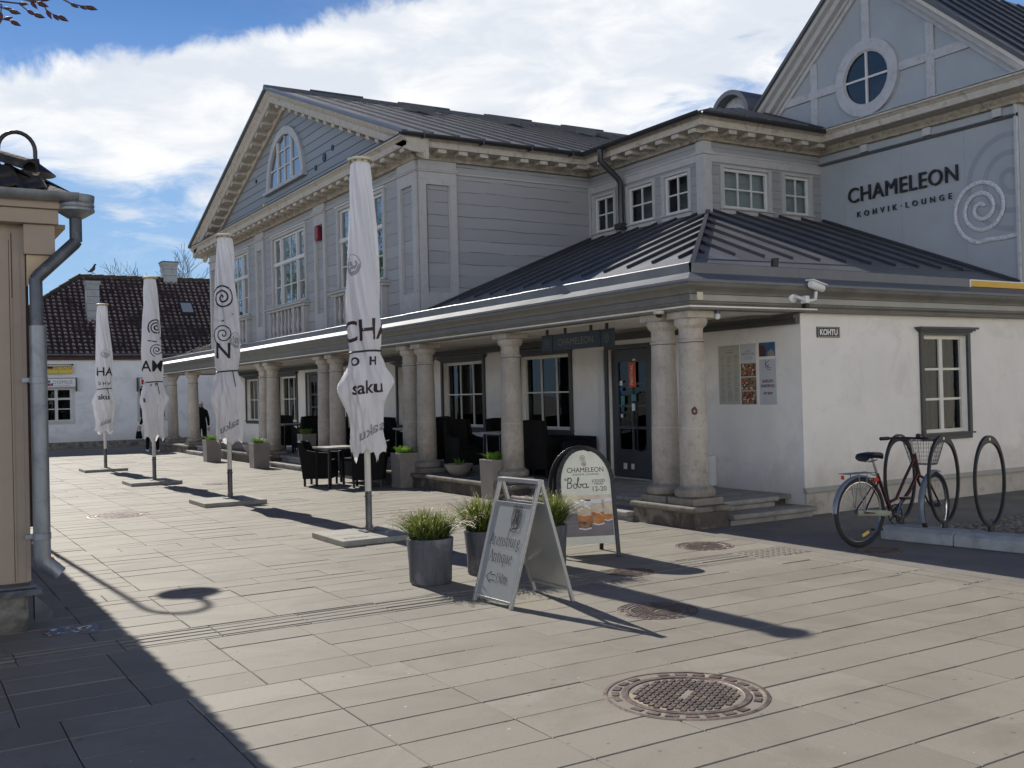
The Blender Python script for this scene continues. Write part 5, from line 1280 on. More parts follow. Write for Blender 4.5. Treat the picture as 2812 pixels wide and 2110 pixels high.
mb = MB(); mb.tube([(12.4, 52, 0), (12.5, 52, 3.2)], [.25, .18], 8)
mb.build('trunk', 'bark', t, smooth=60)
mb = MB()
for k in range(5):
    a = k * 1.3; branchy(mb, (12.5, 52, 3.0), (math.cos(a) * .5, math.sin(a) * .5, 1), 2.0, .12, 5, .5, .1, None, .008)
mb.build('crown', 'bark', t, smooth='raw')
# bare branch with buds hanging in at the top left; its tree stands just out of the picture
random.seed(5)
t = thing('budding_tree', 'bare twigs with reddish buds reaching in at the top left corner', 'tree', (-1.6, 3.4, 0))
mb = MB(); mb.tube([(-1.6, 3.4, 0), (-1.58, 3.42, 1.2), (-1.5, 3.45, 2.6), (-1.45, 3.5, 3.6)], [.16, .13, .11, .08], 10); mb.tube([(-1.5, 3.45, 2.5), (-.9, 3.5, 2.75), (-.3, 3.6, 2.86), (.12, 3.7, 2.83)], [.05, .035, .02, .012], 8); mb.build('trunk', 'bark', t, smooth=60)
tw = MB(); bd = MB()
def bud(p, d, s=1.0):
    d = Vector(d).normalized(); p = Vector(p); bd.tube([p, p + d * .008 * s, p + d * .02 * s, p + d * .034 * s], [.002, .0065 * s, .006 * s, .001], 6)
TW = [[(0.279, 4.204, 3.031), (0.351, 4.16, 3.039), (0.424, 4.116, 3.027), (0.45, 4.101, 3.002), (0.47, 4.089, 2.988)], [(0.294, 4.195, 3.061), (0.41, 4.124, 3.051), (0.456, 4.096, 3.036), (0.494, 4.073, 3.038), (0.511, 4.064, 3.0), (0.531, 4.051, 2.983), (0.545, 4.043, 2.979)], [(0.484, 3.962, 3.048), (0.54, 3.928, 3.004), (0.571, 3.91, 2.983), (0.599, 3.893, 2.974), (0.616, 3.883, 2.972)], [(0.315, 4.299, 3.021), (0.367, 4.268, 3.012), (0.386, 4.256, 3.008), (0.407, 4.243, 3.002)], [(0.337, 4.169, 3.026), (0.36, 4.155, 3.018), (0.377, 4.145, 3.011), (0.394, 4.134, 3.002)], [(0.351, 4.16, 3.036), (0.371, 4.148, 3.022), (0.368, 4.15, 2.998)], [(0.41, 4.124, 3.075), (0.447, 4.102, 3.043), (0.462, 4.093, 3.033), (0.482, 4.081, 3.029)]]
for P in TW:
    W_ = [Vector(p) for p in P]
    tw.tube(W_, [max(.0016, .004 * (1 - .6 * k / len(W_))) for k in range(len(W_))], 5)
    for k in range(2, len(W_)):
        bud(W_[k], (W_[k] - W_[k - 1]) + Vector((0, 0, random.uniform(-.01, .01))), random.uniform(.8, 1.15) if k < len(W_) - 1 else 1.35)
    q = W_[0]; tw.tube([(-.9, 3.5, 2.75), ((q.x - .9) / 2, (q.y + 3.5) / 2, (q.z + 2.9) / 2), q], [.012, .008, .004], 5)
tw.build('twig', 'bark', t, smooth=60); bd.build('bud', 'bud', t, smooth=60)
# street trees opposite the facade: they show as reflections in the panes
random.seed(33)
for k, (x, y, s_) in enumerate(((-9, 47, 1.0), (-13, 58, 1.25), (-16, 70, 1.3), (-7.5, 36, .8))):
    pass
def leafytree(x, y, H, rad, name, label, seed, nleaf=5200):
    random.seed(seed)
    t = thing(name, label, 'tree', (x, y, 0), 'street trees opposite the cafe')
    mb = MB(); mb.tube([(x, y, 0), (x + .1, y, H * .25), (x - .05, y + .1, H * .5), (x, y, H * .75)], [.28, .22, .15, .07], 8); mb.build('trunk', 'bark', t, smooth=60)
    mb = MB(); tips = []
    for k in range(7):
        a = k * .95; branchy(mb, (x, y, H * (.3 + .06 * k)), (math.cos(a), math.sin(a), .8), rad * .5, .09, 3, .55, .1, tips, .012)
    mb.build('limbs', 'bark', t, smooth='raw')
    mb = MB(); mb.tone = []
    for _ in range(nleaf):
        p = random.choice(tips) + Vector((random.gauss(0, .38), random.gauss(0, .38), random.gauss(0, .34))); a = Vector((random.gauss(0, 1), random.gauss(0, 1), random.gauss(0, 1))).normalized(); b = a.orthogonal().normalized(); s_ = random.uniform(.05, .13)
        mb.poly([p - a * s_, p + b * s_ * .6, p + a * s_, p - b * s_ * .6]); mb.tone.append(random.random())
    mb.build('crown', 'tleaf', t, smooth='raw')
leafytree(-5.5, 47, 9.5, 5.2, 'street_tree', 'leafing street tree left of the plaza, nearest of the three', 1)
leafytree(-11.5, 58, 11.5, 6.0, 'street_tree', 'leafing street tree left of the plaza, middle of the three', 2)
leafytree(-3.5, 64, 11, 5.6, 'street_tree', 'leafing street tree left of the plaza, farthest of the three', 3)
leafytree(-9, 30, 7.5, 4.0, 'round_tree', 'low round tree behind the beige house', 6, 3500)

# unseen house across the street, added so its sunlit front lights the corner wall
random.seed(6)
oh = thing('added_street_house', 'unseen two-storey white house across the side street, behind the viewer', 'building', (18, -4.5, 0))
mb = MB(); T_ = lambda p: (p[0], -4.5 + p[1], p[2])
mb.T = T_; wins = [(7.6 + 2.9 * k, 8.8 + 2.9 * k, z, z + 1.6) for k in range(8) for z in (1.1, 4.2)]
mb.wall(6, 31, -.1, 6.6, wins, depth=.12); mb.T = None; mb.poly([(6, -4.5, 0), (6, -13, 0), (6, -13, 6.6), (6, -4.5, 6.6)]); mb.build('wall', 'cream2', oh)
for a, b, c, d in wins:
    mb = MB(T_); mb.box(a, b, -.12, -.10, c, d); w_ = mb.build('window', 'glassup', oh)
    mb = MB(T_); mb.box((a + b) / 2 - .03, (a + b) / 2 + .03, -.10, -.06, c, d); mb.box(a, b, -.10, -.07, c + .98, c + 1.04); mb.build('frame', 'whframe', w_)
mb = MB(); mb.prism([(5.6, -4.0, 6.5), (5.6, -13.4, 6.5), (5.6, -8.7, 9.6)], [(31.4, -4.0, 6.5), (31.4, -13.4, 6.5), (31.4, -8.7, 9.6)]); mb.build('roof', 'htile', oh)

# ================================================================== UMBRELLAS
def interp(tab, z):
    for (z0, r0), (z1, r1) in zip(tab, tab[1:]):
        if z0 >= z >= z1: q = (z0 - z) / (z0 - z1); return r0 + (r1 - r0) * q
    return tab[-1][1] if z < tab[-1][0] else tab[0][1]
def umbrella(x, y, H, seed, label, texts, sc=(-.07, -.1), prof=None, lobes=(2, .46, 3.3), hem=.86):
    random.seed(seed)
    t = thing('closed_umbrella', label, 'umbrella', (x, y, 0), 'closed white cafe umbrellas on the plaza')
    k = (H - .07) / 4.19
    prof = prof or [(4.17, .108), (4.0, .126), (3.5, .148), (3.1, .172), (2.7, .19), (2.3, .19), (2.12, .172), (2.06, .164), (2.0, .175), (1.85, .215), (1.72, .235), (1.55, .215), (1.35, .19), (1.15, .178), (.9, .19), (.5, .19)]
    face = math.atan2(-y, -x)                # the side the prints are on, towards the open plaza
    ph = seed * 1.7
    def rad(z, th):
        zz = z / k; r = interp(prof, zz)
        tw = th + .55 * (zz - 2.05) + ph
        tw2 = th + .95 * (zz - 2.05) + ph + .12 * math.sin(3 * zz)
        rd = lambda a, p_: 1 - 2 * abs(math.sin(a)) ** p_          # sharp valleys, soft ridges
        f = 1 + .05 * math.sin(3 * tw) + .10 * rd(2.5 * tw2, .55) + .06 * rd(4.5 * tw2 + seed, .55) + .016 * math.sin(13 * (th + 1.1 * zz) + ph) + .018 * mn.noise((math.cos(th) * 2.2, math.sin(th) * 2.2 + seed, zz * 2.5))
        if zz < 2.0:
            q = min(1, (2.0 - zz) / .3) * (1 if zz > 1.2 else max(.25, 1 - (1.2 - zz) * 1.4))
            zp = 1.68 + .10 * math.sin(th * 1.0 + seed)
            f += lobes[1] * (max(0, math.cos(lobes[0] * (th - face) + lobes[2])) ** 5) * (math.exp(-((zz - zp) / .17) ** 2) + .28 * math.exp(-((zz - 1.02) / .14) ** 2)) + q * .05 * math.sin(7 * th + 6 * zz + seed) + q * .035 * math.sin(12 * th - 9 * zz)
        g_ = math.exp(-((zz - 2.06) / .035) ** 2); f -= .03 * g_ * (1 + math.sin(14 * th))
        return r * f
    NT, NZ = 140, 130
    mb = MB(); rings = []
    for i in range(NZ + 1):
        q = i / NZ; ring = []
        for j in range(NT):
            th = 2 * math.pi * j / NT
            zb = (hem + .13 * abs(math.sin(2 * (th - face) + .6 + seed)) ** .7 - .04 + .04 * abs(math.sin(6 * th + seed))) * k
            z = 4.17 * k + (zb - 4.17 * k) * q
            r = rad(z, th) * (1 if q < .985 else .97); ring.append((x + r * math.cos(th), y + r * math.sin(th), z))
        rings.append(mb.add(ring))
    for i in range(NZ):
        a, b = rings[i], rings[i + 1]
        for j in range(NT): q = (j + 1) % NT; mb.f.append((a + j, a + q, b + q, b + j))
    cn = mb.build('canopy', 'cloth', t, smooth='raw')
    cn.data.polygons.foreach_set('use_smooth', [True] * len(cn.data.polygons))
    def Tt(u0, z0, off=.009, lean=0.0):
        def T(p):
            px_, pz_ = p[0], p[1]
            z = (z0 + pz_ + lean * px_) * k; r0 = interp(prof, z / k)
            th = face + (u0 + px_) / max(.16, r0); r = rad(z, th) + off + p[2] * .3
            return (x + r * math.cos(th), y + r * math.sin(th), z)
        return T
    for (kind, s_, size, u0, z0, m_, lean) in texts:
        mb = MB()
        if kind == 'text': text(mb, s_, size, Tt(u0, z0, lean=lean), .003, sub=.035, bold=.004 if size > .12 else .002); mb.build('lettering', m_, t)
        elif kind == 'mirror':
            T0 = Tt(u0, z0, lean=lean); text(mb, s_, size, lambda p: T0((-p[0], p[1], p[2])), .003, sub=.03, bold=.003); mb.build('lettering', m_, t)
        elif kind == 'spiral':
            P = spiral(0, 0, .012, size, 0, 2.6, 70); stroke(mb, P, Tt(u0, z0), .026, z=0); stroke(mb, [P[-1], (size * .8, -size * 1.25), (0, -size * 1.75), (-size, -size * 1.6)], Tt(u0, z0), .022, z=0)
            P = spiral(0, -size * 2.75, .012, size * .8, 180, 2.2, 50); stroke(mb, P, Tt(u0, z0), .018, z=0); mb.build('spiral_emblem', m_, t, smooth='raw')
        elif kind == 'crest':
            T0 = Tt(u0, z0); stroke(mb, arc(0, 0, size, 0, 360, 40), T0, .008, z=0); stroke(mb, arc(0, 0, size * .72, 200, 350, 24), T0, .008, z=0)
            random.seed(3)
            for q in range(14): a = random.random() * 360; stroke(mb, arc(random.uniform(-.4, .4) * size, random.uniform(-.45, .4) * size, size * random.uniform(.12, .3), a, a + 170, 6), T0, .009, z=0)
            for q in range(26): a = R(160 + q * 8); stroke(mb, [(size * .78 * math.cos(a), size * .78 * math.sin(a)), (size * .94 * math.cos(a + .04), size * .94 * math.sin(a + .04))], T0, .009, z=0)
            mb.build('crest_print', m_, t, smooth='raw')
    # strap with a hanging end
    mb = MB(); P = []
    for j in range(48):
        th = 2 * math.pi * j / 48; z = (2.06 + .012 * math.cos(th - face - 1)) * k; r = rad(z, th) + .006; P.append((x + r * math.cos(th), y + r * math.sin(th), z))
    mb.tube(P, .011, 6, closed=True); 
    if seed != 1:
        th = face + .5; r = rad(2.0 * k, th); P = [(x + (r + .01 + q * .03) * math.cos(th + q * .15), y + (r + .01 + q * .03) * math.sin(th + q * .15), (2.06 - q * .24) * k) for q in (0, .5, 1)]; mb.tube(P, .008, 5)
    mb.build('strap', 'black', t, smooth=50)
    # top plate, pole, foot, slabs
    mb = MB(); mb.lathe([(.09, 4.165 * k), (.10, 4.18 * k), (.10, 4.19 * k), (.135, 4.195 * k), (.143, 4.205 * k), (.143, 4.22 * k), (.12, 4.228 * k), (.02, 4.235 * k)], (x, y, 0), 28); mb.build('top_plate', 'ivory', t, smooth=35)
    mb = MB()
    for j in range(9): a = j * .7 + seed; mb.lathe([(.012, 4.176 * k), (.012, 4.195 * k)], (x + .118 * math.cos(a), y + .118 * math.sin(a), 0), 6)
    mb.build('bolt', 'poledk', t)
    mb = MB(); mb.tube([(x, y, .45), (x, y, 3.9 * k)], .034, 16); mb.build('pole', 'polew', t, smooth=50)
    mb = MB(); mb.lathe([(.0365, .072), (.037, .50), (.034, .505)], (x, y, 0), 16); mb.box(x - .09, x + .09, y - .09, y + .09, .062, .076)
    for z in (.12, .45): mb.tube([(x - .045, y, z), (x + .045, y, z)], .008, 6)
    mb.build('pole_foot', 'poledk', t, smooth=40)
    cx, cy = x + sc[0], y + sc[1]
    for a, b in ((-1, -1), (-1, 1), (1, -1), (1, 1)):
        mb = MB(); mb.box(cx + min(0, a) * .465 + .003, cx + max(0, a) * .465 - .003, cy + min(0, b) * .465 + .003, cy + max(0, b) * .465 - .003, .001, .062); mb.build('base_slab', 'slab', t, bevel=.008)
    if seed == 1:
        mb = MB(); text(mb, 'saku', .16, lambda p: (cx - .25 + p[0], cy - .32 + p[1], .0625 + p[2] * .3), .002, bold=.003); mb.build('lettering', 'stonedk', t)
    return t
umbrella(4.50, 10.52, 4.235, 1, 'nearest and largest closed white umbrella, with words above and below its strap', [('text', 'CHA', .33, .03, 2.19, 'ink', .10), ('text', 'O   H', .13, -.02, 1.91, 'ink', .03), ('text', 'saku', .20, .01, 1.60, 'ink', .08), ('crest', '', .115, -.14, 3.02, 'inkf', 0), ('mirror', 'saku', .17, .06, 1.14, 'inkf', .45)], hem=.86)
umbrella(4.38, 15.52, 4.11, 2, 'second closed white umbrella, with a large black double spiral print', [('spiral', '', .21, -.06, 3.22, 'inkb', 0), ('text', 'N', .34, -.06, 2.27, 'ink', 0), ('crest', '', .12, .16, 2.55, 'inkf', 0), ('mirror', 'saku', .17, .02, 1.16, 'inkf', .5)], lobes=(2, .26, 2.4), hem=.90)
umbrella(4.29, 20.33, 4.0, 3, 'third closed white umbrella from the viewer, overlapping the far end of the colonnade', [('spiral', '', .17, .10, 3.18, 'inkb', 0), ('text', 'AM', .32, 0, 2.28, 'inkb', 0), ('text', 'u', .17, -.14, 1.66, 'inkb', 0), ('text', 'v  P', .09, .02, 1.98, 'inkb', 0)], lobes=(3, .34, 1.4), hem=.86)
umbrella(4.22, 25.14, 3.9, 4, 'farthest and smallest closed white umbrella, before the white tiled house', [('text', 'HA', .30, .03, 2.40, 'inkb', 0), ('text', 'O H V', .12, .0, 2.16, 'inkb', 0), ('text', 'aku', .19, -.02, 1.80, 'inkb', 0), ('mirror', 'saku', .17, .03, 1.18, 'inkf', .4), ('crest', '', .1, .05, 2.95, 'inkf', 0)], lobes=(3, .3, -1.5), hem=.90)

# ================================================================== SIGN BOARDS
def serif(mb, s, x, y, size, T):
    """broad-nib book hand: strokes for each letter in units of the x-height"""
    S = size; nib = R(28); w = .10 * S
    G = {
     'A': (.80, [[(.0, 0), (.38, 1.45)], [(.38, 1.45), (.76, 0)], [(.14, .5), (.62, .5)], [(-.08, .01), (.14, .01)], [(.62, .01), (.88, .01)]]),
     'r': (.52, [[(.12, 0), (.12, .98)], [(.12, .72), (.26, .95), (.42, .98)], [(0, .01), (.26, .01)], [(0, .93), (.12, .97)]]),
     'e': (.66, [[(.06, .52), (.56, .58), (.52, .85), (.32, .98), (.12, .82), (.05, .48), (.16, .12), (.36, .0), (.56, .14)]]),
     'n': (.76, [[(.12, 0), (.12, .98)], [(.12, .74), (.32, .97), (.52, .92), (.58, .7), (.58, 0)], [(0, .01), (.24, .01)], [(.46, .01), (.72, .01)], [(0, .93), (.12, .97)]]),
     's': (.54, [[(.44, .85), (.26, .98), (.08, .82), (.14, .58), (.38, .42), (.42, .16), (.22, .0), (.04, .14)]]),
     'b': (.74, [[(.10, 0), (.10, 1.5)], [(.10, .72), (.32, .97), (.54, .88), (.62, .52), (.5, .1), (.28, .0), (.10, .12)], [(-.02, 1.44), (.10, 1.5)]]),
     'u': (.78, [[(.12, .97), (.12, .28), (.22, .03), (.42, .08), (.56, .28)], [(.56, .97), (.56, .0), (.70, .04)], [(.0, .95), (.12, .97)], [(.44, .95), (.56, .97)]]),
     'g': (.68, [[(.46, .9), (.26, .98), (.08, .82), (.08, .55), (.26, .40), (.46, .52), (.50, .78), (.38, .96)], [(.42, .9), (.62, .94)], [(.2, .42), (.08, .22), (.3, .1), (.54, .0), (.56, -.22), (.32, -.42), (.06, -.34), (.02, -.14), (.16, .04)]]),
     't': (.46, [[(.18, 1.25), (.18, .2), (.28, .0), (.44, .08)], [(-.02, .93), (.44, .93)], [(-.02, .90), (.44, .90)]]),
     'i': (.34, [[(.14, 0), (.14, .97)], [(0, .93), (.14, .97)], [(.0, .01), (.28, .01)], [(.12, 1.32), (.17, 1.38)]]),
     'q': (.72, [[(.56, .98), (.56, -.45)], [(.56, .86), (.34, .98), (.12, .82), (.05, .45), (.2, .06), (.38, .04), (.56, .26)], [(.44, -.44), (.68, -.44)]]),
     '1': (.5, [[(.06, 1.15), (.24, 1.35), (.24, 0)], [(.08, .01), (.40, .01)]]), '5': (.6, [[(.46, 1.32), (.16, 1.32), (.12, .8)], [(.12, .8), (.36, .82), (.5, .5), (.36, .08), (.06, .04)]]),
     '0': (.66, arc(.3, .66, .24, 90, 450, 14, .66)), 'm': (1.12, [[(.12, 0), (.12, .98)], [(.12, .74), (.3, .97), (.46, .9), (.5, .68), (.5, 0)], [(.5, .74), (.7, .97), (.86, .9), (.9, .68), (.9, 0)], [(0, .01), (.22, .01)], [(.4, .01), (.6, .01)], [(.8, .01), (1.0, .01)]])}
    for ch in s:
        adv, st = G[ch]
        if isinstance(st[0], tuple): st = [st]
        for P in st: stroke(mb, [(x + a * S * .92, y + b * S) for a, b in P], T, w, nib)
        x += (adv * .98 + .03) * S
    return x
# silver sandwich board
fL, fR, bR, bL = Vector((3.725, 6.744, 0)), Vector((3.761, 6.28, 0)), Vector((4.294, 6.271, 0)), Vector((4.285, 6.78, 0))
apL, apR = Vector((3.985, 6.76, .885)), Vector((4.03, 6.28, .885))
t = thing('sandwich_board', 'grey metal sandwich board pointing the way to an antique shop', 'sign', (4.0, 6.5, 0)); t['label'] = 'grey metal A-frame board with an eagle crest, a left arrow and 150m'
mb = MB()
d1 = (apL - fL); d2 = (apR - fR); yh = (fR - fL).normalized()
for a, b in ((fL, apL), (fR, apR)): mb.bar(a, b, .026, .026, up=yh)
q0, q1 = .82, .985
for q in (.045, .82): mb.bar(fL + d1 * q, fR + d2 * q, .02, .02)
front = mb.build('front_frame', 'alu', t, bevel=.002)
mb = MB(); e1, e2 = (apL + Vector((.02, 0, 0)) - bL), (apR + Vector((.02, 0, 0)) - bR)
for a, b in ((bL, bL + e1), (bR, bR + e2)): mb.bar(a, b, .026, .026, up=yh)
for q in (.10, .82): mb.bar(bL + e1 * q, bR + e2 * q, .02, .02)
mb.build('rear_frame', 'alu', t, bevel=.002)
mb = MB(); mb.bar(apL + Vector((.01, 0, .012)) - yh * .01, apR + Vector((.01, 0, .012)) + yh * .01, .06, .03); mb.build('top_bar', 'alu', t, bevel=.004)
def panelpts(a0, a1, b0, b1, q0, q1, dn):
    P = [a0 + (a1 - a0) * q0, b0 + (b1 - b0) * q0, b0 + (b1 - b0) * q1, a0 + (a1 - a0) * q1]; return P, [p + dn for p in P]
nf = d1.normalized().cross(yh).normalized()
if nf.x > 0: nf = -nf
P, Q = panelpts(fL, apL, fR, apR, .055, .815, nf * .004); mb = MB(); mb.prism(P, Q); mb.build('panel', 'panel', t)
nb = e1.normalized().cross(yh).normalized()
if nb.x < 0: nb = -nb
P, Q = panelpts(bL, bL + e1, bR, bR + e2, .11, .815, nb * .004); mb = MB(); mb.prism(P, Q); mb.build('panel', 'alu', t)
mb = MB(); mb.bar(fL + d1 * .26, bL + e1 * .26, .012, .012); mb.build('stay', 'alu', t)
up_ = d1.normalized(); org = fL + d1 * .055 + nf * .0046
def TA(p): return org + yh * p[0] + up_ * p[1] + nf * p[2]
mb = MB(); serif(mb, 'Arensburg', .045, .385, .062, TA); serif(mb, 'Antique', .08, .262, .062, TA); serif(mb, '150m', .215, .115, .052, TA); mb.build('lettering', 'inkb', t, smooth='raw')
mb = MB(); A_ = [(.09, .145), (.145, .185), (.145, .165), (.205, .165)]; stroke(mb, A_, TA, .006); stroke(mb, [(.09, .145), (.145, .105), (.145, .125), (.205, .125)], TA, .006); mb.build('arrow', 'inkb', t, smooth='raw')
mb = MB(); random.seed(14); TA0 = TA
def TA(p): return TA0((p[0] - .005, p[1] + .05, p[2]))
for sx in (-1, 1):
    c0 = (.315, .565)
    for q in range(8):
        y_ = c0[1] + .062 - q * .017; stroke(mb, [(c0[0] + sx * .010, c0[1] + .02 - q * .006), (c0[0] + sx * .030, y_ - .008), (c0[0] + sx * (.050 - .002 * q), y_ - .022)], TA, .0065)
    stroke(mb, [(c0[0] + sx * .012, c0[1] + .03), (c0[0] + sx * .03, c0[1] + .078), (c0[0] + sx * .05, c0[1] + .07), (c0[0] + sx * .055, c0[1] - .02), (c0[0] + sx * .04, c0[1] - .075)], TA, .006)
    stroke(mb, [(c0[0] + sx * .008, c0[1] + .05), (c0[0] + sx * .014, c0[1] + .0), (c0[0] + sx * .010, c0[1] - .06)], TA, .008)
stroke(mb, arc(.315, .625, .012, 0, 300, 8), TA, .006); stroke(mb, [(.295, .50), (.31, .47), (.335, .47)], TA, .007)
for q in range(24): a = random.random() * 360; stroke(mb, arc(.315 + random.uniform(-.022, .022), .555 + random.uniform(-.055, .05), random.uniform(.004, .010), a, a + 190, 5), TA, .004)
stroke(mb, [(.26, .455), (.275, .478), (.305, .470), (.335, .478), (.36, .50)], TA, .005); stroke(mb, [(.262, .432), (.275, .455), (.305, .447), (.335, .455), (.362, .478)], TA, .005); stroke(mb, [(.272, .46), (.355, .482)], TA, .007)
TA = TA0
mb.build('eagle_crest', 'inkb', t, smooth='raw')
# oval-topped drinks board
f1, f3 = Vector((5.79, 7.72, 0)), Vector((5.33, 7.80, 0))
t = thing('drinks_board', 'round-topped black framed board advertising drinks with a picture of three glasses', 'sign', (5.55, 7.9, 0))
xd = (Vector((5.80, 7.66, 0)) - Vector((5.30, 7.86, 0))).normalized(); wB = .56
base = Vector((5.285, 7.87, 0)); lean = Vector((xd.y * -.0, 0, 0)); yb = Vector((-xd.y, xd.x, 0))     # away from the viewer
up1 = (Vector((0, 0, 1)) + yb * .24).normalized(); nB = xd.cross(up1).normalized()
if nB.dot(Vector((-1, -1, 0))) < 0: nB = -nB
def TBd(p): return base + xd * p[0] + up1 * p[1] + nB * p[2]
def outline(w, h, taper=0.0, n=20):
    P = [(0, 0), (w, 0)]; r = w / 2; zc = h - r * 1.25
    for k in range(n + 1): a = math.pi * k / n; P.append((r + r * math.cos(a), zc + r * 1.25 * math.sin(a)))
    return P
def frameboard(T, w, h, inset, n0, n1, mb):
    O = outline(w, h); I = [(inset + (w - 2 * inset) * p[0] / w, p[1] * (h - inset) / h) for p in O]
    for a in range(1, len(O) - 0):
        b = (a + 1) % len(O)
        if a == len(O) - 1: b = 0
        mb.prism([T((*O[a], n0)), T((*O[b], n0)), T((*I[b], n0)), T((*I[a], n0))], [T((*O[a], n1)), T((*O[b], n1)), T((*I[b], n1)), T((*I[a], n1))])
HB = 1.06
mb = MB(); frameboard(TBd, wB, HB, .038, -.012, .014, mb); mb.build('front_frame', 'black', t, bevel=.004)
up2 = (Vector((0, 0, 1)) - yb * .22).normalized(); base2 = base + yb * (.24 + .22) * HB * .94 + xd * -.05; nB2 = -nB
def TB2(p): return base2 + xd * p[0] + up2 * p[1] + nB * p[2]
mb = MB(); frameboard(TB2, wB, HB, .038, -.012, .014, mb); mb.build('rear_frame', 'black', t, bevel=.004)
mb = MB(); O = [(.045 + p[0] * (wB - .09) / wB, .20 + p[1] * (HB - .245) / HB) for p in outline(wB, HB)]; mb.prism([TB2((*p, -.004)) for p in O], [TB2((*p, .004)) for p in O]); mb.build('rear_panel', 'black', t)
K['poster'] = mat('cream green poster', (.78, .76, .60), .35, var=.07, scale=3); K['wood'] = mat('picture table wood', (.19, .16, .16), .4, var=.15, scale=5); K['tea'] = mat('orange tea', (.55, .20, .03), .4, var=.3, scale=14); K['milk'] = mat('milk tea', (.72, .58, .40), .4, var=.1, scale=14); K['pinkink'] = mat('pink print', (.38, .14, .16), .6)
mb = MB(); O = [(.040 + p[0] * (wB - .08) / wB, .13 + p[1] * (HB - .173) / HB) for p in outline(wB, HB)]
mb.prism([TBd((*p, -.003)) for p in O], [TBd((*p, .003)) for p in O]); ps = mb.build('poster', 'poster', t)
def rect(x0, x1, y0, y1, n, m_, name='picture_detail', par=None):
    mb = MB(); mb.prism([TBd((x0, y0, n)), TBd((x1, y0, n)), TBd((x1, y1, n)), TBd((x0, y1, n))], [TBd((x0, y0, n + .0006)), TBd((x1, y0, n + .0006)), TBd((x1, y1, n + .0006)), TBd((x0, y1, n + .0006))]); return mb.build(name, m_, ps)
rect(.045, wB - .045, .20, .42, .0032, 'wood', 'picture_table')
rect(.24, wB - .045, .52, .545, .0032, 'black'); rect(.045, wB - .045, .545, .585, .0032, 'milk')
rect(.045, wB - .045, .42, .52, .0032, 'blind')
for q in range(3): rect(.045, wB - .045, .30 + .04 * q, .303 + .04 * q, .0040, 'inkf')
for (x, y, w_, h_) in ((.17, .27, .145, .26), (.31, .31, .13, .235), (.415, .345, .105, .21)):
    def cup(f0, f1, m_, n):
        mb = MB(); xa0, xb0 = x + w_ * (.08 - .08 * f0), x + w_ * (.92 + .08 * f0); xa1, xb1 = x + w_ * (.08 - .08 * f1), x + w_ * (.92 + .08 * f1)
        P = [(xa0, y + h_ * f0), ((xa0 + xb0) / 2, y + h_ * f0 - .012), (xb0, y + h_ * f0), (xb1, y + h_ * f1), (xa1, y + h_ * f1)]
        mb.prism([TBd((*p, n)) for p in P], [TBd((*p, n + .0005)) for p in P]); mb.build('picture_glass', m_, ps)
    cup(0, 1, 'white', .0048); cup(.06, .82, 'milk' if x > .4 else 'tea', .0056); cup(.5, .84, 'milk', .0063); cup(.05, .26, 'brownp' if x < .4 and x < .3 else 'tea', .0066)
mb = MB()
text(mb, 'CHAMELEON', .066, lambda p: TBd((.285 + p[0], .805 + p[1], .0035 + p[2])), .001, xs=.92); text(mb, 'KOHVIK LOUNGE', .028, lambda p: TBd((.285 + p[0], .775 + p[1], .0035 + p[2])), .001, spacing=1.15); text(mb, 'JOOGID', .042, lambda p: TBd((.405 + p[0], .705 + p[1], .0035 + p[2])), .001, xs=.85); text(mb, 'DRINKS', .026, lambda p: TBd((.405 + p[0], .682 + p[1], .0035 + p[2])), .001); text(mb, '12-20', .064, lambda p: TBd((.405 + p[0], .622 + p[1], .0035 + p[2])), .001)
mb.build('lettering', 'ink', ps)
mb = MB(); bx, by, s_ = .085, .655, .092
TBo = lambda p: TBd((bx + p[0] * s_, by + p[1] * s_, .0036 + p[2]))
stroke(mb, [(.05, 1.05), (-.1, .9), (.1, .85), (.5, 1.1)], TBo, .07); stroke(mb, [(.28, 1.0), (.22, .5), (.14, .02)], TBo, .08)
stroke(mb, [(.22, 1.05), (.55, 1.08), (.66, .85), (.5, .6), (.24, .55), (.55, .52), (.68, .3), (.5, .05), (.14, .0)], TBo, .08); stroke(mb, [(x_ * .75 + .98, y_) for x_, y_ in arc(0, .22, .24, 60, 420, 14)] + [(1.2, .42)], TBo, .075)
stroke(mb, [(1.2, .42), (1.42, .9), (1.38, 1.15), (1.28, .9), (1.26, .2), (1.4, .02), (1.58, .15), (1.6, .38), (1.45, .42), (1.75, .36)], TBo, .075); stroke(mb, [(x_ + 1.98, y_) for x_, y_ in arc(0, .22, .22, 30, 330, 12)], TBo, .075); stroke(mb, [(2.2, .45), (2.19, .12), (2.28, .0), (2.45, .12)], TBo, .075)
mb.build('script_lettering', 'inkb', ps, smooth='raw')
mb = MB(); T0 = lambda p: TBd((.265 + p[0], .945 + p[1], .0036 + p[2])); stroke(mb, arc(0, 0, .024, 0, 360, 16), T0, .004); stroke(mb, spiral(0, 0, .002, .018, 0, 2, 24), T0, .004); stroke(mb, [(-.03, -.032), (.03, -.032)], T0, .004); mb.build('emblem', 'greyink', ps, smooth='raw')
mb = MB(); T0 = lambda p: TBd((.275 + p[0], .885 + p[1], .0036 + p[2])); stroke(mb, arc(0, 0, .022, 0, 360, 16), T0, .004); stroke(mb, spiral(0, 0, .002, .016, 0, 2, 24), T0, .004); mb.build('emblem', 'pinkink', ps, smooth='raw')

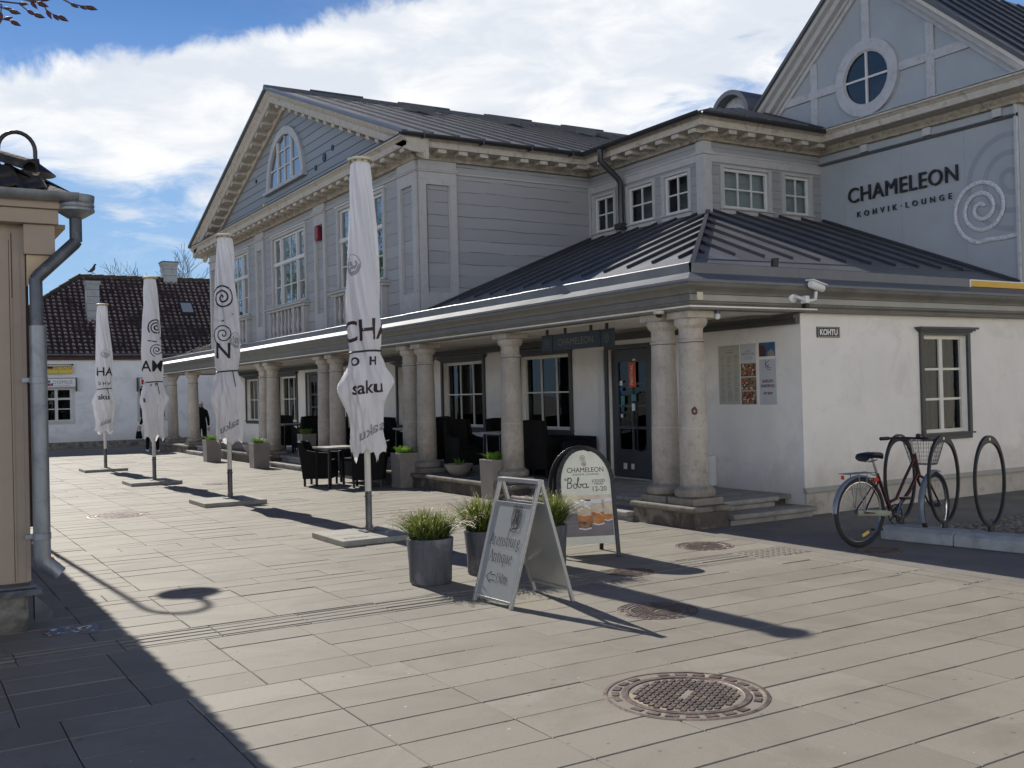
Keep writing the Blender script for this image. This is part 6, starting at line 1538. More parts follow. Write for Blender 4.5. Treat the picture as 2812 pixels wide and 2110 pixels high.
# ================================================================== POTS WITH GRASS
def blades(mb, cx, cy, z0, n, rad, hgt, spread, seed, wmax=.007, pale=.12, broad=False):
    random.seed(seed)
    for _ in range(n):
        a = random.random() * 6.283; r0 = rad * math.sqrt(random.random()); L = hgt * random.uniform(.55, 1.08); out = spread * (r0 / rad) * random.uniform(.4, 1.3) + random.gauss(0, .03)
        b = Vector((cx + r0 * math.cos(a), cy + r0 * math.sin(a), z0)); dirv = Vector((math.cos(a + random.gauss(0, .5)), math.sin(a + random.gauss(0, .5)), 0)); w = random.uniform(.5, 1) * wmax; sd_ = Vector((-dirv.y, dirv.x, 0)).normalized(); sd_ = (sd_ + dirv * random.uniform(-1, 1)).normalized()
        P = []
        for k in range(5):
            q = k / 4; P.append(b + dirv * out * q ** 1.8 + Vector((0, 0, L * (q - .22 * q ** 3 * (out / max(.05, spread))))))
        W_ = [w * .8, w, w * .85, w * .6, .0006]; tone = min(.8, max(0, random.gauss(.38, .2)))
        for k in range(4):
            mb.poly([P[k] - sd_ * W_[k], P[k] + sd_ * W_[k], P[k + 1] + sd_ * W_[k + 1], P[k + 1] - sd_ * W_[k + 1]]); mb.tone.append(min(.8, tone * (.15 + .36 * k) if not broad else tone * (.5 + .25 * k)))
        if random.random() < pale:       # feathery seed head
            d = (P[4] - P[3]).normalized(); s2 = d.orthogonal().normalized()
            for q in range(5):
                c = P[4] + d * .012 * q + Vector((0, 0, -.002 * q * q)); mb.poly([c - s2 * .004, c + d * .010 + s2 * .001, c + s2 * .004, c - d * .006]); mb.tone.append(.95)
def pot(cx, cy, r0, r1, h, label, seed, dens=520, spread=.2, gh=.27, tan=False):
    t = thing('potted_grass', label, 'planter', (cx, cy, 0), 'round grey pots of ornamental grass around the sign boards')
    mb = MB(); mb.lathe([(r0 * .93, .0), (r0, .02), (r0 * 1.02, h * .4), (r1, h - .008), (r1 - .004, h), (r1 - .022, h), (r1 - .03, h - .05)], (cx, cy, 0), 40); mb.build('pot', 'pot', t, smooth=35)
    mb = MB(); mb.lathe([(r1 - .026, h - .045), (r1 * .5, h - .03), (.001, h - .02)], (cx, cy, 0), 20); mb.build('soil', 'soil', t)
    mb = MB(); mb.tone = []; blades(mb, cx - .01, cy, h - .03, int(dens * 1.5), r1 * .75, gh, spread, seed, wmax=.0055, pale=.2); blades(mb, cx + random.uniform(-.03, .03), cy, h - .03, 40 + 30 * (seed % 3), r1 * .8, gh * (.7 + .25 * (seed % 2)), spread * (1.2 + .3 * (seed % 3)), seed + 9, pale=.35); mb.build('grass', 'grass', t, smooth='raw')
    return t
pot(3.79, 7.60, .175, .195, .375, 'wide dark grey round pot of ornamental grass, leftmost of the three pots', 31, spread=.2, gh=.27)
pot(4.335, 7.70, .125, .15, .375, 'tall slim grey pot of feathery grass behind the sandwich board', 32, dens=440, spread=.2, gh=.34)
pot(5.00, 7.62, .13, .15, .375, 'slim grey pot of dense grass overlapping the round-topped drinks board', 33, dens=620, spread=.22, gh=.32)

# ================================================================== PLANTERS AND BOWLS
def planter(cx, cy, h, w, label, seed, group='square concrete planters along the porch', z0=0.0, plant='spiky'):
    t = thing('square_planter', label, 'planter', (cx, cy, z0), group)
    mb = MB(); a = w / 2; b = w / 2 * .93
    mb.prism([(cx - b, cy - b, z0), (cx + b, cy - b, z0), (cx + b, cy + b, z0), (cx - b, cy + b, z0)], [(cx - a, cy - a, z0 + h), (cx + a, cy - a, z0 + h), (cx + a, cy + a, z0 + h), (cx - a, cy + a, z0 + h)]); mb.build('box', 'conc', t, bevel=.006)
    mb = MB(); mb.box(cx - a + .02, cx + a - .02, cy - a + .02, cy + a - .02, z0 + h, z0 + h + .004); mb.build('soil', 'soil', t)
    mb = MB(); mb.tone = []; blades(mb, cx - .03, cy - .02, z0 + h, 130, w * .33, .13, .13, seed, wmax=.009, pale=0, broad=True); mb.build('leaves', 'leaf', t, smooth='raw')
    return t
planter(7.63, 13.03, .585, .38, 'grey concrete planter right of the stone bowl, nearest along the porch', 41)
planter(7.46, 15.82, .59, .38, 'grey concrete planter beside the nearest umbrella pole in front of paired columns', 42)
planter(7.13, 22.85, .57, .38, 'grey concrete planter behind the second umbrella, left of the seats', 43)
planter(6.98, 26.3, .56, .38, 'grey concrete planter farthest to the left along the porch', 44)
planter(8.1, 22.4, .50, .34, 'low square planter on the porch behind the outdoor armchairs', 45, z0=.245)
def bowl(cx, cy, r, h, label, seed):
    t = thing('stone_bowl', label, 'planter', (cx, cy, .246), 'stone bowl planters standing on the porch edge'); z0 = .247
    mb = MB(); mb.lathe([(r * .38, 0), (r * .5, .005), (r * .8, h * .45), (r * .97, h * .85), (r, h), (r * .9, h), (r * .86, h * .85)], (cx, cy, z0), 28); mb.build('bowl', 'conc', t, smooth=40)
    mb = MB(); mb.lathe([(r * .88, h * .86), (.001, h * .9)], (cx, cy, z0), 16); mb.build('soil', 'soil', t)
    mb = MB(); mb.tone = []; blades(mb, cx, cy, z0 + h * .85, 16, r * .25, .13, .10, seed, wmax=.016, pale=0, broad=True); mb.build('leaves', 'leaf', t, smooth='raw')
bowl(7.78, 14.50, .235, .19, 'round stone bowl planter on the coping between the two nearest planters', 51)
bowl(7.62, 25.0, .23, .19, 'round stone bowl planter on the coping behind the second umbrella', 52)

# ================================================================== FURNITURE
def armchair(loc, rz, label, tall=.78, group='black rattan armchairs', w=.54, d=.52):
    t = thing('armchair', label, 'armchair', (0, 0, 0), group)
    mb = MB(); hw, hd = w / 2, d / 2
    for sx in (-1, 1):                         # side wings that rise to the back
        P = [(sx * hw, hd, .13), (sx * hw, -hd, .13), (sx * hw, -hd - .07, tall), (sx * hw, -hd + .0, tall), (sx * hw, -hd + .07, .64), (sx * hw, 0, .60), (sx * hw, hd, .58)]
        Q = [(p[0] - sx * .05, p[1], p[2]) for p in P]; mb.prism(P, Q)
    mb.box(-hw + .05, hw - .05, -hd + .06, hd - .01, .13, .40)
    mb.build('seat_shell', 'rattan', t, bevel=.012)
    mb = MB()
    N = 8; A = []; B = []
    for k in range(N + 1):
        u = -hw + .03 + (w - .06) * k / N; bulge = -.03 * math.sin(math.pi * k / N); tp = tall + .015 * math.sin(math.pi * k / N)
        A.append((u, bulge, tp))
    for k in range(N):
        a, b = A[k], A[k + 1]
        mb.prism([(a[0], -hd + a[1], .14), (b[0], -hd + b[1], .14), (b[0], -hd + b[1] + .045, .14), (a[0], -hd + a[1] + .045, .14)], [(a[0], -hd - .09 + a[1], a[2]), (b[0], -hd - .09 + b[1], b[2]), (b[0], -hd - .05 + b[1], b[2]), (a[0], -hd - .05 + a[1], a[2])])
    mb.build('backrest', 'rattan', t)
    mb = MB(); mb.box(-hw + .055, hw - .055, -hd + .06, hd - .0, .40, .46); mb.build('cushion', 'coat', t, bevel=.02)
    for sx in (-1, 1):
        for sy in (-1, 1): mb = MB(); mb.box(sx * (hw - .03) - .018, sx * (hw - .03) + .018, sy * (hd - .03) - .018, sy * (hd - .03) + .018, 0, .135); mb.build('leg', 'black', t)
    t.location = loc; t.rotation_euler = (0, 0, rz); return t
def place(src, loc, rz, label):
    c = copytree(src); c.location = loc; c.rotation_euler = (0, 0, rz); c['label'] = label; return c
ch = armchair((6.52, 17.35, 0), R(236), 'black rattan armchair on the pavement, left of the outdoor table')
place(ch, (7.05, 16.45, 0), R(62), 'black rattan armchair on the pavement, tucked behind the nearest umbrella')
place(ch, (7.28, 17.45, 0), R(95), 'black rattan armchair at the back of the outdoor table, by the steps')
PF = .244
def table(loc, rz, label, w=.72, h=.74, top='tabtop', group='cafe tables'):
    t = thing('cafe_table', label, 'table', (0, 0, 0), group)
    mb = MB()
    for k in range(7): u = -w / 2 + w * k / 7; mb.box(u + .003, u + w / 7 - .003, -w / 2, w / 2, h - .03, h)
    mb.build('tabletop', top, t, bevel=.003)
    mb = MB(); mb.box(-w / 2 + .05, w / 2 - .05, -w / 2 + .05, w / 2 - .05, h - .055, h - .031); mb.build('apron', 'black', t)
    for sx in (-1, 1):
        for sy in (-1, 1): mb = MB(); mb.bar((sx * (w / 2 - .06), sy * (w / 2 - .06), h - .04), (sx * (w / 2 - .05), sy * (w / 2 - .05), 0), .035, .035); mb.build('leg', 'black', t)
    t.location = loc; t.rotation_euler = (0, 0, rz); return t
tb = table((6.62, 16.85, 0), R(4), 'slatted cafe table outside on the pavement between the rattan armchairs', .62, .70)
def ptable(loc, rz, label): c = copytree(tb); c.location = loc; c.rotation_euler = (0, 0, rz); c['label'] = label; return c
ptable((8.35, 13.95, PF), 0, 'dark cafe table on the porch between the single column and the sash window')
ptable((8.5, 17.6, PF), 0, 'dark cafe table on the porch behind the paired columns')
ptable((8.4, 24.3, PF), 0, 'dark cafe table deep on the porch, farthest from the corner door')
def tallchair(loc, rz, label):
    return armchair(loc, rz, label, tall=.88, group='tall-backed rattan chairs on the porch', w=.5, d=.48)
tc_ = tallchair((8.55, 13.28, PF), R(-60), 'tall-backed black rattan chair left of the lounge bench under the nearest window')
for loc, rz, lb in (((8.85, 14.7, PF), R(-170), 'tall-backed black rattan chair at the window side of the nearest porch table'), ((8.2, 15.05, PF), R(180), 'tall-backed black rattan chair on the far side of the nearest porch table'), ((8.4, 16.8, PF), R(0), 'tall-backed black rattan chair in front of the second porch table'), ((8.9, 17.7, PF), R(90), 'tall-backed black rattan chair by the wall at the second porch table'), ((8.4, 18.5, PF), R(180), 'tall-backed black rattan chair beyond the second porch table'), ((8.45, 20.9, PF), R(200), 'tall-backed black rattan chair left of the brown door steps'), ((8.5, 23.6, PF), R(10), 'tall-backed black rattan chair near the far porch table'), ((8.5, 25.1, PF), R(170), 'tall-backed black rattan chair past the far porch table'), ((8.9, 24.3, PF), R(90), 'tall-backed black rattan chair against the wall at the far porch table')):
    place(tc_, loc, rz, lb)
t = thing('lounge_bench', 'black upholstered bench against the wall below the nearest sash window', 'bench', (8.95, 13.2, PF))
mb = MB(); mb.box(8.62, 9.22, 12.72, 13.86, PF + .02, PF + .36); mb.build('seat', 'coat', t, bevel=.03)
mb = MB(); mb.box(9.08, 9.24, 12.72, 13.86, PF + .36, PF + .62); mb.box(8.62, 9.08, 12.72, 12.82, PF + .36, PF + .56); mb.box(8.62, 9.08, 13.76, 13.86, PF + .36, PF + .56); mb.build('backrest', 'coat', t, bevel=.02)

# ================================================================== BICYCLE AND STANDS
bk = thing('bicycle', 'maroon step-through city bicycle with a wire basket parked in the first stand', 'bicycle', (7.86, 6.60, 0), None)
RW = .335
rear = Vector((7.86, 6.61, RW)); head0 = Vector((8.70, 6.583, .645)); head1 = Vector((8.645, 6.585, .845)); bb = Vector((8.295, 6.598, .285)); ft = Vector((8.93, 6.575, RW - .01))
ax = (Vector((8.93, 6.575, 0)) - Vector((7.86, 6.61, 0))).normalized(); side = Vector((-ax.y, ax.x, 0))
def wheel(c, d, nm):
    d = d.normalized(); Z_ = Vector((0, 0, 1)); n = d.cross(Z_)
    cir = lambda r, k, N: c + d * math.cos(2 * math.pi * k / N) * r + Z_ * math.sin(2 * math.pi * k / N) * r
    mb = MB(); mb.tube([cir(.312, k, 40) for k in range(40)], .023, 8, closed=True); ty = mb.build(nm, 'tyre', bk, smooth=60)
    mb = MB(); mb.tube([cir(.286, k, 40) for k in range(40)], .010, 6, closed=True); mb.build('rim', 'chrome', ty, smooth=60)
    mb = MB()
    for k in range(28):
        s_ = .03 if k % 2 else -.03; mb.tube([c + n * s_ + d * math.cos(k * .2244 + .7) * .02 + Z_ * math.sin(k * .2244 + .7) * .02, cir(.284, k, 28)], .0009, 3)
    mb.tube([c - n * .05, c + n * .05], .018, 8); mb.build('spokes', 'galvdk', ty)
wheel(rear, ax, 'rear_wheel')
st_ = R(16); axf = Vector((math.cos(math.atan2(ax.y, ax.x) + st_), math.sin(math.atan2(ax.y, ax.x) + st_), 0)); wheel(ft, axf, 'front_wheel')
seat_t = Vector((8.07, 6.603, .78)); sc_ = bb + (seat_t - bb) * .62
mb = MB()
mb.tube([bb, seat_t - (seat_t - bb) * .18], .016, 8); mb.tube([head0 + Vector((0, 0, .02)), head0 + (bb - head0) * .35 + Vector((0, 0, -.035)), head0 + (bb - head0) * .75 + Vector((0, 0, -.03)), bb], .018, 8)
mb.tube([head1 - Vector((-.01, 0, .03)), head1 + (sc_ - head1) * .4 + Vector((.06, 0, -.12)), bb + Vector((.08, 0, .14)), bb + (seat_t - bb) * .22 + Vector((.0, 0, .0))], .015, 8)
mb.tube([head0 - Vector((-.012, 0, .03)), head1 + Vector((0, 0, .01))], .021, 8)
for s_ in (-1, 1): mb.tube([rear + side * .055 * s_, bb + side * .03 * s_], .009, 6); mb.tube([rear + side * .055 * s_, bb + (seat_t - bb) * .72 + side * .015 * s_], .008, 6)
mb.build('frame', 'mar', bk, smooth=50)
mb = MB(); n_f = axf.cross(Vector((0, 0, 1)))
for s_ in (-1, 1): mb.tube([ft + n_f * .055 * s_, ft + (head0 - ft) * .75 + n_f * .055 * s_ + axf * .03, head0 + n_f * .02 * s_ - Vector((-.015, 0, .02))], [.009, .012, .015], 6)
mb.build('fork', 'mar', bk, smooth=50)
mb = MB(); stem = Vector((8.61, 6.586, .985)); mb.tube([head1, stem], .013, 8); mb.tube([stem, stem + axf * .06 + Vector((0, 0, .01))], .012, 8); mb.tube([seat_t - (seat_t - bb) * .18, seat_t + Vector((-.02, 0, .06))], .0135, 8); mb.build('stem', 'chrome', bk, smooth=50)
bc = stem + axf * .05 + Vector((0, 0, .02))
mb = MB(); mb.tube([bc - axf * .17 + n_f * .235, bc - axf * .06 + n_f * .2, bc + axf * .02 + n_f * .10, bc, bc + axf * .02 - n_f * .10, bc - axf * .06 - n_f * .2, bc - axf * .17 - n_f * .235], .011, 8); mb.build('handlebar', 'black', bk, smooth=50)
for s_ in (-1, 1): mb = MB(); mb.tube([bc - axf * .20 + n_f * .245 * s_, bc - axf * .09 + n_f * .212 * s_], .018, 8); mb.build('grip', 'black', bk, smooth=50)
mb = MB(); mb.lathe([(.022, 0), (.026, .012), (.02, .028), (.004, .034)], tuple(bc + n_f * .05 + Vector((0, 0, .012))), 12); mb.build('bell', 'black', bk, smooth=50)
# saddle
mb = MB(); sp0 = seat_t + Vector((-.03, 0, .08)); L_ = [(-.13, .085, -.01), (-.10, .10, .012), (-.03, .085, .02), (.05, .045, .014), (.12, .026, .008), (.15, .016, 0)]
rg_ = []
for (u, w_, z_) in L_:
    c = sp0 + ax * u; rg_.append(mb.add([c + side * w_ * math.cos(2 * math.pi * k / 12) + Vector((0, 0, z_ + (.022 if math.sin(2 * math.pi * k / 12) > 0 else .038) * math.sin(2 * math.pi * k / 12))) for k in range(12)]))
for a, b in zip(rg_, rg_[1:]):
    for k in range(12): q = (k + 1) % 12; mb.f.append((a + k, a + q, b + q, b + k))
mb.f.append(tuple(rg_[0] + k for k in range(12))[::-1]); mb.f.append(tuple(rg_[-1] + k for k in range(12))); mb.build('saddle', 'black', bk, smooth=70)
mb = MB()
for s_ in (-1, 1): mb.tube([sp0 + ax * -.10 + side * .03 * s_ - Vector((0, 0, .03)), sp0 + ax * -.06 + side * .03 * s_ - Vector((0, 0, .055)), sp0 + ax * .08 - Vector((0, 0, .04))], .004, 5)
mb.build('saddle_rail', 'chrome', bk)
def mud(c, d, a0, a1, nm):
    d = d.normalized(); Z_ = Vector((0, 0, 1)); n = d.cross(Z_); mb = MB(); N = 22; prev = None
    for k in range(N + 1):
        a = R(a0 + (a1 - a0) * k / N); o = d * math.cos(a) + Z_ * math.sin(a); ring = [c + o * r_ + n * w_ for w_, r_ in ((-.03, .338), (-.02, .350), (0, .354), (.02, .350), (.03, .338), (.026, .335), (0, .348), (-.026, .335))]
        i = mb.add(ring)
        if prev is not None:
            for q in range(8): r2 = (q + 1) % 8; mb.f.append((prev + q, prev + r2, i + r2, i + q))
        else: mb.f.append(tuple(i + q for q in range(8)))
        prev = i
    mb.f.append(tuple(prev + q for q in range(8))); mb.build(nm, 'fend', bk, smooth=50)
mud(rear, ax, 62, 178, 'rear_mudguard'); mud(ft, axf, 70, 205, 'front_mudguard')
mb = MB()
ra = rear + Vector((0, 0, .372)); 
for s_ in (-1, 1): mb.tube([ra - ax * .21 + side * .05 * s_, ra + ax * .16 + side * .05 * s_, ra + ax * .24 + side * .01 * s_ - Vector((0, 0, .04))], .005, 5); mb.tube([ra - ax * .06 + side * .05 * s_, rear + side * .06 * s_], .0045, 5); mb.tube([ra + ax * .06 + side * .05 * s_, rear + side * .062 * s_], .0045, 5)
for u in (-.2, -.12, -.04, .04, .12): mb.tube([ra + ax * u - side * .05, ra + ax * u + side * .05], .004, 5)
mb.tube([ra + ax * u + side * .0 + Vector((0, 0, .004)) for u in (-.1, .1)], .005, 5); mb.build('luggage_rack', 'fend', bk)
mb = MB(); q = seat_t - (seat_t - bb) * .30 - ax * .03; mb.rbox(q - ax * .03, (.035, .022, .018), (ax, side, Vector((0, 0, 1)))); mb.build('rear_light', 'redl', bk, bevel=.006)
mb = MB(); q = ra - ax * .215 - Vector((0, 0, .03)); mb.rbox(q, (.006, .015, .018), (ax, side, Vector((0, 0, 1)))); mb.build('reflector', 'redl', bk)
mb = MB(); mb.tube([rear + ax * .0 - side * .045 - ax * .07, rear - side * .045, bb + Vector((-.06, 0, .012)) - side * .045], .028, 6, flat=.35); mb.build('chain_guard', 'guard', bk, smooth=50)
mb = MB(); mb.tube([bb - side * .05 + (ax * math.cos(k * .3307) + Vector((0, 0, 1)) * math.sin(k * .3307)) * .095 for k in range(19)], .006, 5, closed=True)
for k in range(5): mb.tube([bb - side * .05, bb - side * .05 + (ax * math.cos(k * 1.2566) + Vector((0, 0, 1)) * math.sin(k * 1.2566)) * .085], .006, 5)
mb.build('chainring', 'black', bk, smooth=50)
mb = MB(); cd_ = (ax * .35 + Vector((0, 0, 1))).normalized()
mb.tube([bb - side * .075 - cd_ * .0, bb - side * .078 + Vector((.0, 0, .0)) + (ax * .42 + Vector((0, 0, 1))).normalized() * .17], .010, 6); mb.tube([bb + side * .075, bb + side * .078 - (ax * .42 + Vector((0, 0, 1))).normalized() * .17], .010, 6); mb.tube([bb - side * .08, bb + side * .08], .014, 8); mb.build('crank', 'chrome', bk, smooth=50)
for s_ in (-1, 1):
    e = bb - side * .12 * s_ + (ax * .42 + Vector((0, 0, 1))).normalized() * .17 * s_; mb = MB(); mb.rbox(e, (.045, .038, .012), (ax, side, Vector((0, 0, 1)))); mb.build('pedal', 'black', bk, bevel=.004)
# wire basket in front of the bars
mb = MB(); bq = head1 + axf * .23 + Vector((0, 0, -.04)); Zv = Vector((0, 0, 1))
def bring(w_, d_, z_, n=20): return [bq + axf * (d_ * math.copysign(abs(math.cos(2 * math.pi * k / n)) ** .6, math.cos(2 * math.pi * k / n))) + n_f * (w_ * math.copysign(abs(math.sin(2 * math.pi * k / n)) ** .6, math.sin(2 * math.pi * k / n))) + Zv * z_ for k in range(n)]
mb.tube(bring(.19, .14, .17), .005, 5, closed=True); mb.tube(bring(.12, .09, -.07), .004, 5, closed=True)
for q in range(1, 6): f_ = q / 6; mb.tube(bring(.12 + .07 * f_, .09 + .05 * f_, -.07 + .24 * f_, 20), .0016, 3, closed=True)
A_, B_ = bring(.19, .14, .17, 44), bring(.12, .09, -.07, 44)
for a, b in zip(A_, B_): mb.tube([a, b], .0018, 3)
for q in range(-3, 4): mb.tube([bq + n_f * .03 * q - axf * .09 - Zv * .07, bq + n_f * .03 * q + axf * .09 - Zv * .07], .0018, 3)
mb.build('basket', 'wire', bk)
mb = MB(); mb.tube([bb + side * .05 - ax * .05, bb + side * .16 - ax * .12 - Zv * .27], .008, 5); mb.build('kickstand', 'black', bk)
mb = MB(); q = rear + ax * -.01 - Zv * .21 + ax * .08; mb.rbox(q, (.045, .006, .014), ((ax * .9 + Zv * .35).normalized(), side, (Zv * .9 - ax * .35).normalized())); mb.build('spoke_reflector', 'yellows', bk)
def stand(x, y, label):
    t = thing('bicycle_stand', label, 'bike rack', (x, y, .1), 'oval steel bicycle stands on the kerb stones')
    cz, rx, rz_, th = .60, .238, .435, .015
    mb = MB(); N = 48
    for k in range(N):
        P = []
        for a in (2 * math.pi * k / N, 2 * math.pi * (k + 1) / N):
            w_ = .024 + .047 * max(0, math.sin(a)) ** 5; ro = (rx, rz_); P.append(((x + ro[0] * math.cos(a), cz + ro[1] * math.sin(a)), (x + (ro[0] - w_ * .8) * math.cos(a), cz + (ro[1] - w_) * math.sin(a))))
        (o1, i1), (o2, i2) = P
        mb.prism([(o1[0], y - th, o1[1]), (o2[0], y - th, o2[1]), (i2[0], y - th, i2[1]), (i1[0], y - th, i1[1])], [(o1[0], y + th, o1[1]), (o2[0], y + th, o2[1]), (i2[0], y + th, i2[1]), (i1[0], y + th, i1[1])])
    mb.build('ring', 'rack', t, smooth=40)
    mb = MB(); mb.tube([(x, y - th - .001, cz + .40), (x, y + th + .001, cz + .40)], .014, 12); mb.build('hole', 'cap', t)
    mb = MB(); mb.tube([(x, y, .07), (x, y, .19)], .03, 10); mb.lathe([(.055, .10), (.055, .112)], (x, y, 0), 16); mb.build('post', 'rack', t, smooth=40)
stand(8.775, 6.86, 'dark oval steel bicycle stand behind the bicycle saddle, leftmost on the kerb')
stand(8.825, 6.39, 'dark oval steel bicycle stand at the front wheel of the bicycle, middle on the kerb')
stand(8.92, 5.96, 'dark oval steel bicycle stand standing free at the right, clear of the bicycle')

# ================================================================== MANHOLES
def manhole(x, y, r, label, rot=.3, seed=1):
    random.seed(seed)
    t = thing('manhole_cover', label, 'manhole cover', (x, y, 0), 'round cast iron manhole covers set in the ground')
    mb = MB(); mb.lathe([(r * 1.0, -.02), (r, .0015), (r * .965, .004), (r * .95, .004), (r * .94, -.004)], (x, y, 0), 48, cap=False); mb.lathe([(r * .78, -.004), (r * .775, .005), (r * .70, .005), (r * .69, .001)], (x, y, 0), 48, cap=False)
    n = 24
    for k in range(n):
        a0, a1 = 2 * math.pi * (k + .15) / n + rot, 2 * math.pi * (k + .8) / n + rot
        if k in (3, 9, 17): continue
        q = lambda a, rr, z: (x + rr * math.cos(a), y + rr * math.sin(a), z)
        mb.prism([q(a0, r * .81, -.002), q(a1, r * .81, -.002), q(a1, r * .90, -.002), q(a0, r * .90, -.002)], [q(a0, r * .815, .005), q(a1, r * .815, .005), q(a1, r * .895, .005), q(a0, r * .895, .005)])
    mb.build('rim', 'cast', t, smooth=30)
    mb = MB(); mb.lathe([(r * .985, -.001), (.001, -.0008)], (x, y, 0), 48); mb.build('bed', 'castd', t)
    mb = MB(); g_ = r * .105; c_, s_ = math.cos(rot), math.sin(rot)
    m_ = int(.68 / .092 / 1)
    for i in range(-8, 9):
        for j in range(-8, 9):
            v, u = i * g_ * .78, j * g_ * 1.15 + (g_ * .57 if i % 2 else 0)
            if math.hypot(u, v) > r * .645 or (abs(v) < g_ * .3 and abs(u) < g_ * 1.2): continue
            cx, cy = x + u * c_ - v * s_, y + u * s_ + v * c_
            a_ = r * .032; X_ = Vector((c_, s_, 0)); Y_ = Vector((-s_, c_, 0)); mb.rbox((cx, cy, .0028), (a_ * 1.5, a_ * .85, .0028), (X_, Y_, Vector((0, 0, 1))))
    mb.lathe([(r * .03, .004), (r * .03, .0055)], (x + r * .5, y - r * .3, 0), 8)
    mb.build('lid_studs', 'cast', t, bevel=.0012)
    return t
m1_ = manhole(3.42, 4.0, .42, 'large worn manhole cover with studs in the foreground slabs', .55)
manhole(4.57, 5.63, .29, 'rusty brown manhole cover half in the umbrella shadow right of the sandwich board', .4, 2)
manhole(6.81, 7.63, .29, 'manhole cover in the slabs just before the corner plinth', .5, 3)
manhole(5.36, 6.95, .21, 'small manhole cover glinting in the shadow of the grass pot', .2, 4)
manhole(2.66, 14.92, .41, 'pale glinting manhole cover left of the umbrellas near the beige house', .1, 5)
manhole(5.1, 19.1, .24, 'small manhole cover between the second and third umbrella', .3, 6)
manhole(7.86, 6.38, .21, 'dark manhole cover in the shade beneath the bicycle rear wheel', .3, 7)
# blue patterned drain grate
t = thing('drain_grate', 'small rectangular blue and orange patterned drain grate by the beige house', 'drain', (1.05, 7.6, 0))
mb = MB(); P = [(.845, 7.52), (1.175, 7.40), (1.215, 7.66), (.875, 7.74)]
mb.prism([(a, b, .0) for a, b in P], [(a, b, .006) for a, b in P]); mb.build('plate', 'galvdk', t)
random.seed(2)
for m_, n in (('cap', 22), ('black', 30), ('blue', 12), ('orange', 8)):
    mb = MB()
    for _ in range(n):
        u = .87 + random.random() * .29; v = 7.47 + random.random() * .2 - (u - .87) * .12; mb.rbox((u, v + .02, .0065 + random.random() * .001), (.004 + random.random() * .014, .004 + random.random() * .006, .001), ((.8, .6, 0), (-.6, .8, 0), (0, 0, 1)))
    mb.build('pattern', m_, t)

# ================================================================== PEOPLE
def person(name_lab, joints, edges, radii, loc, extra, cat='person'):
    me = bpy.data.meshes.new('person'); me.from_pydata(joints, edges, []); o = bpy.data.objects.new('tmp', me); COL.objects.link(o)
    sk = o.modifiers.new('s', 'SKIN'); sk.use_smooth_shade = True
    for k, r in enumerate(radii):
        v = me.skin_vertices[0].data[k]; v.radius = r if isinstance(r, tuple) else (r, r); v.use_root = (k == 0)
    sb = o.modifiers.new('b', 'SUBSURF'); sb.levels = 2; sb.render_levels = 2
    dg = bpy.context.evaluated_depsgraph_get(); m2 = bpy.data.meshes.new_from_object(o.evaluated_get(dg)); bpy.data.objects.remove(o)
    m2.polygons.foreach_set('use_smooth', [True] * len(m2.polygons)); p = bpy.data.objects.new('person', m2); COL.objects.link(p); p.location = loc
    p['label'] = name_lab; p['category'] = cat
    p.data.materials.clear(); p.data.materials.append(K[extra])
    return p
def sub(p, mb, nm, m_, smooth=60):
    o = mb.build(nm, m_, None, smooth=smooth); o.parent = p; return o
J = [(0, 0, .95), (0, 0, 1.1), (0, 0, 1.28), (0, .0, 1.42), (0, -.01, 1.52), (0, -.02, 1.62), (.17, 0, 1.38), (.24, 0, 1.12), (.23, -.08, .88), (-.17, 0, 1.38), (-.24, 0, 1.12), (-.22, -.08, .88), (.10, 0, .88), (.11, -.01, .48), (.11, .01, .08), (.11, -.12, .03), (-.10, 0, .88), (-.11, -.03, .48), (-.11, .05, .08), (-.11, -.08, .03)]
E_ = [(0, 1), (1, 2), (2, 3), (3, 4), (4, 5), (3, 6), (6, 7), (7, 8), (3, 9), (9, 10), (10, 11), (0, 12), (12, 13), (13, 14), (14, 15), (0, 16), (16, 17), (17, 18), (18, 19)]
Rd = [(.16, .12), (.16, .12), (.17, .12), (.13, .09), .055, .075, .075, .055, .042, .075, .055, .042, .10, .07, .045, .035, .10, .07, .045, .035]
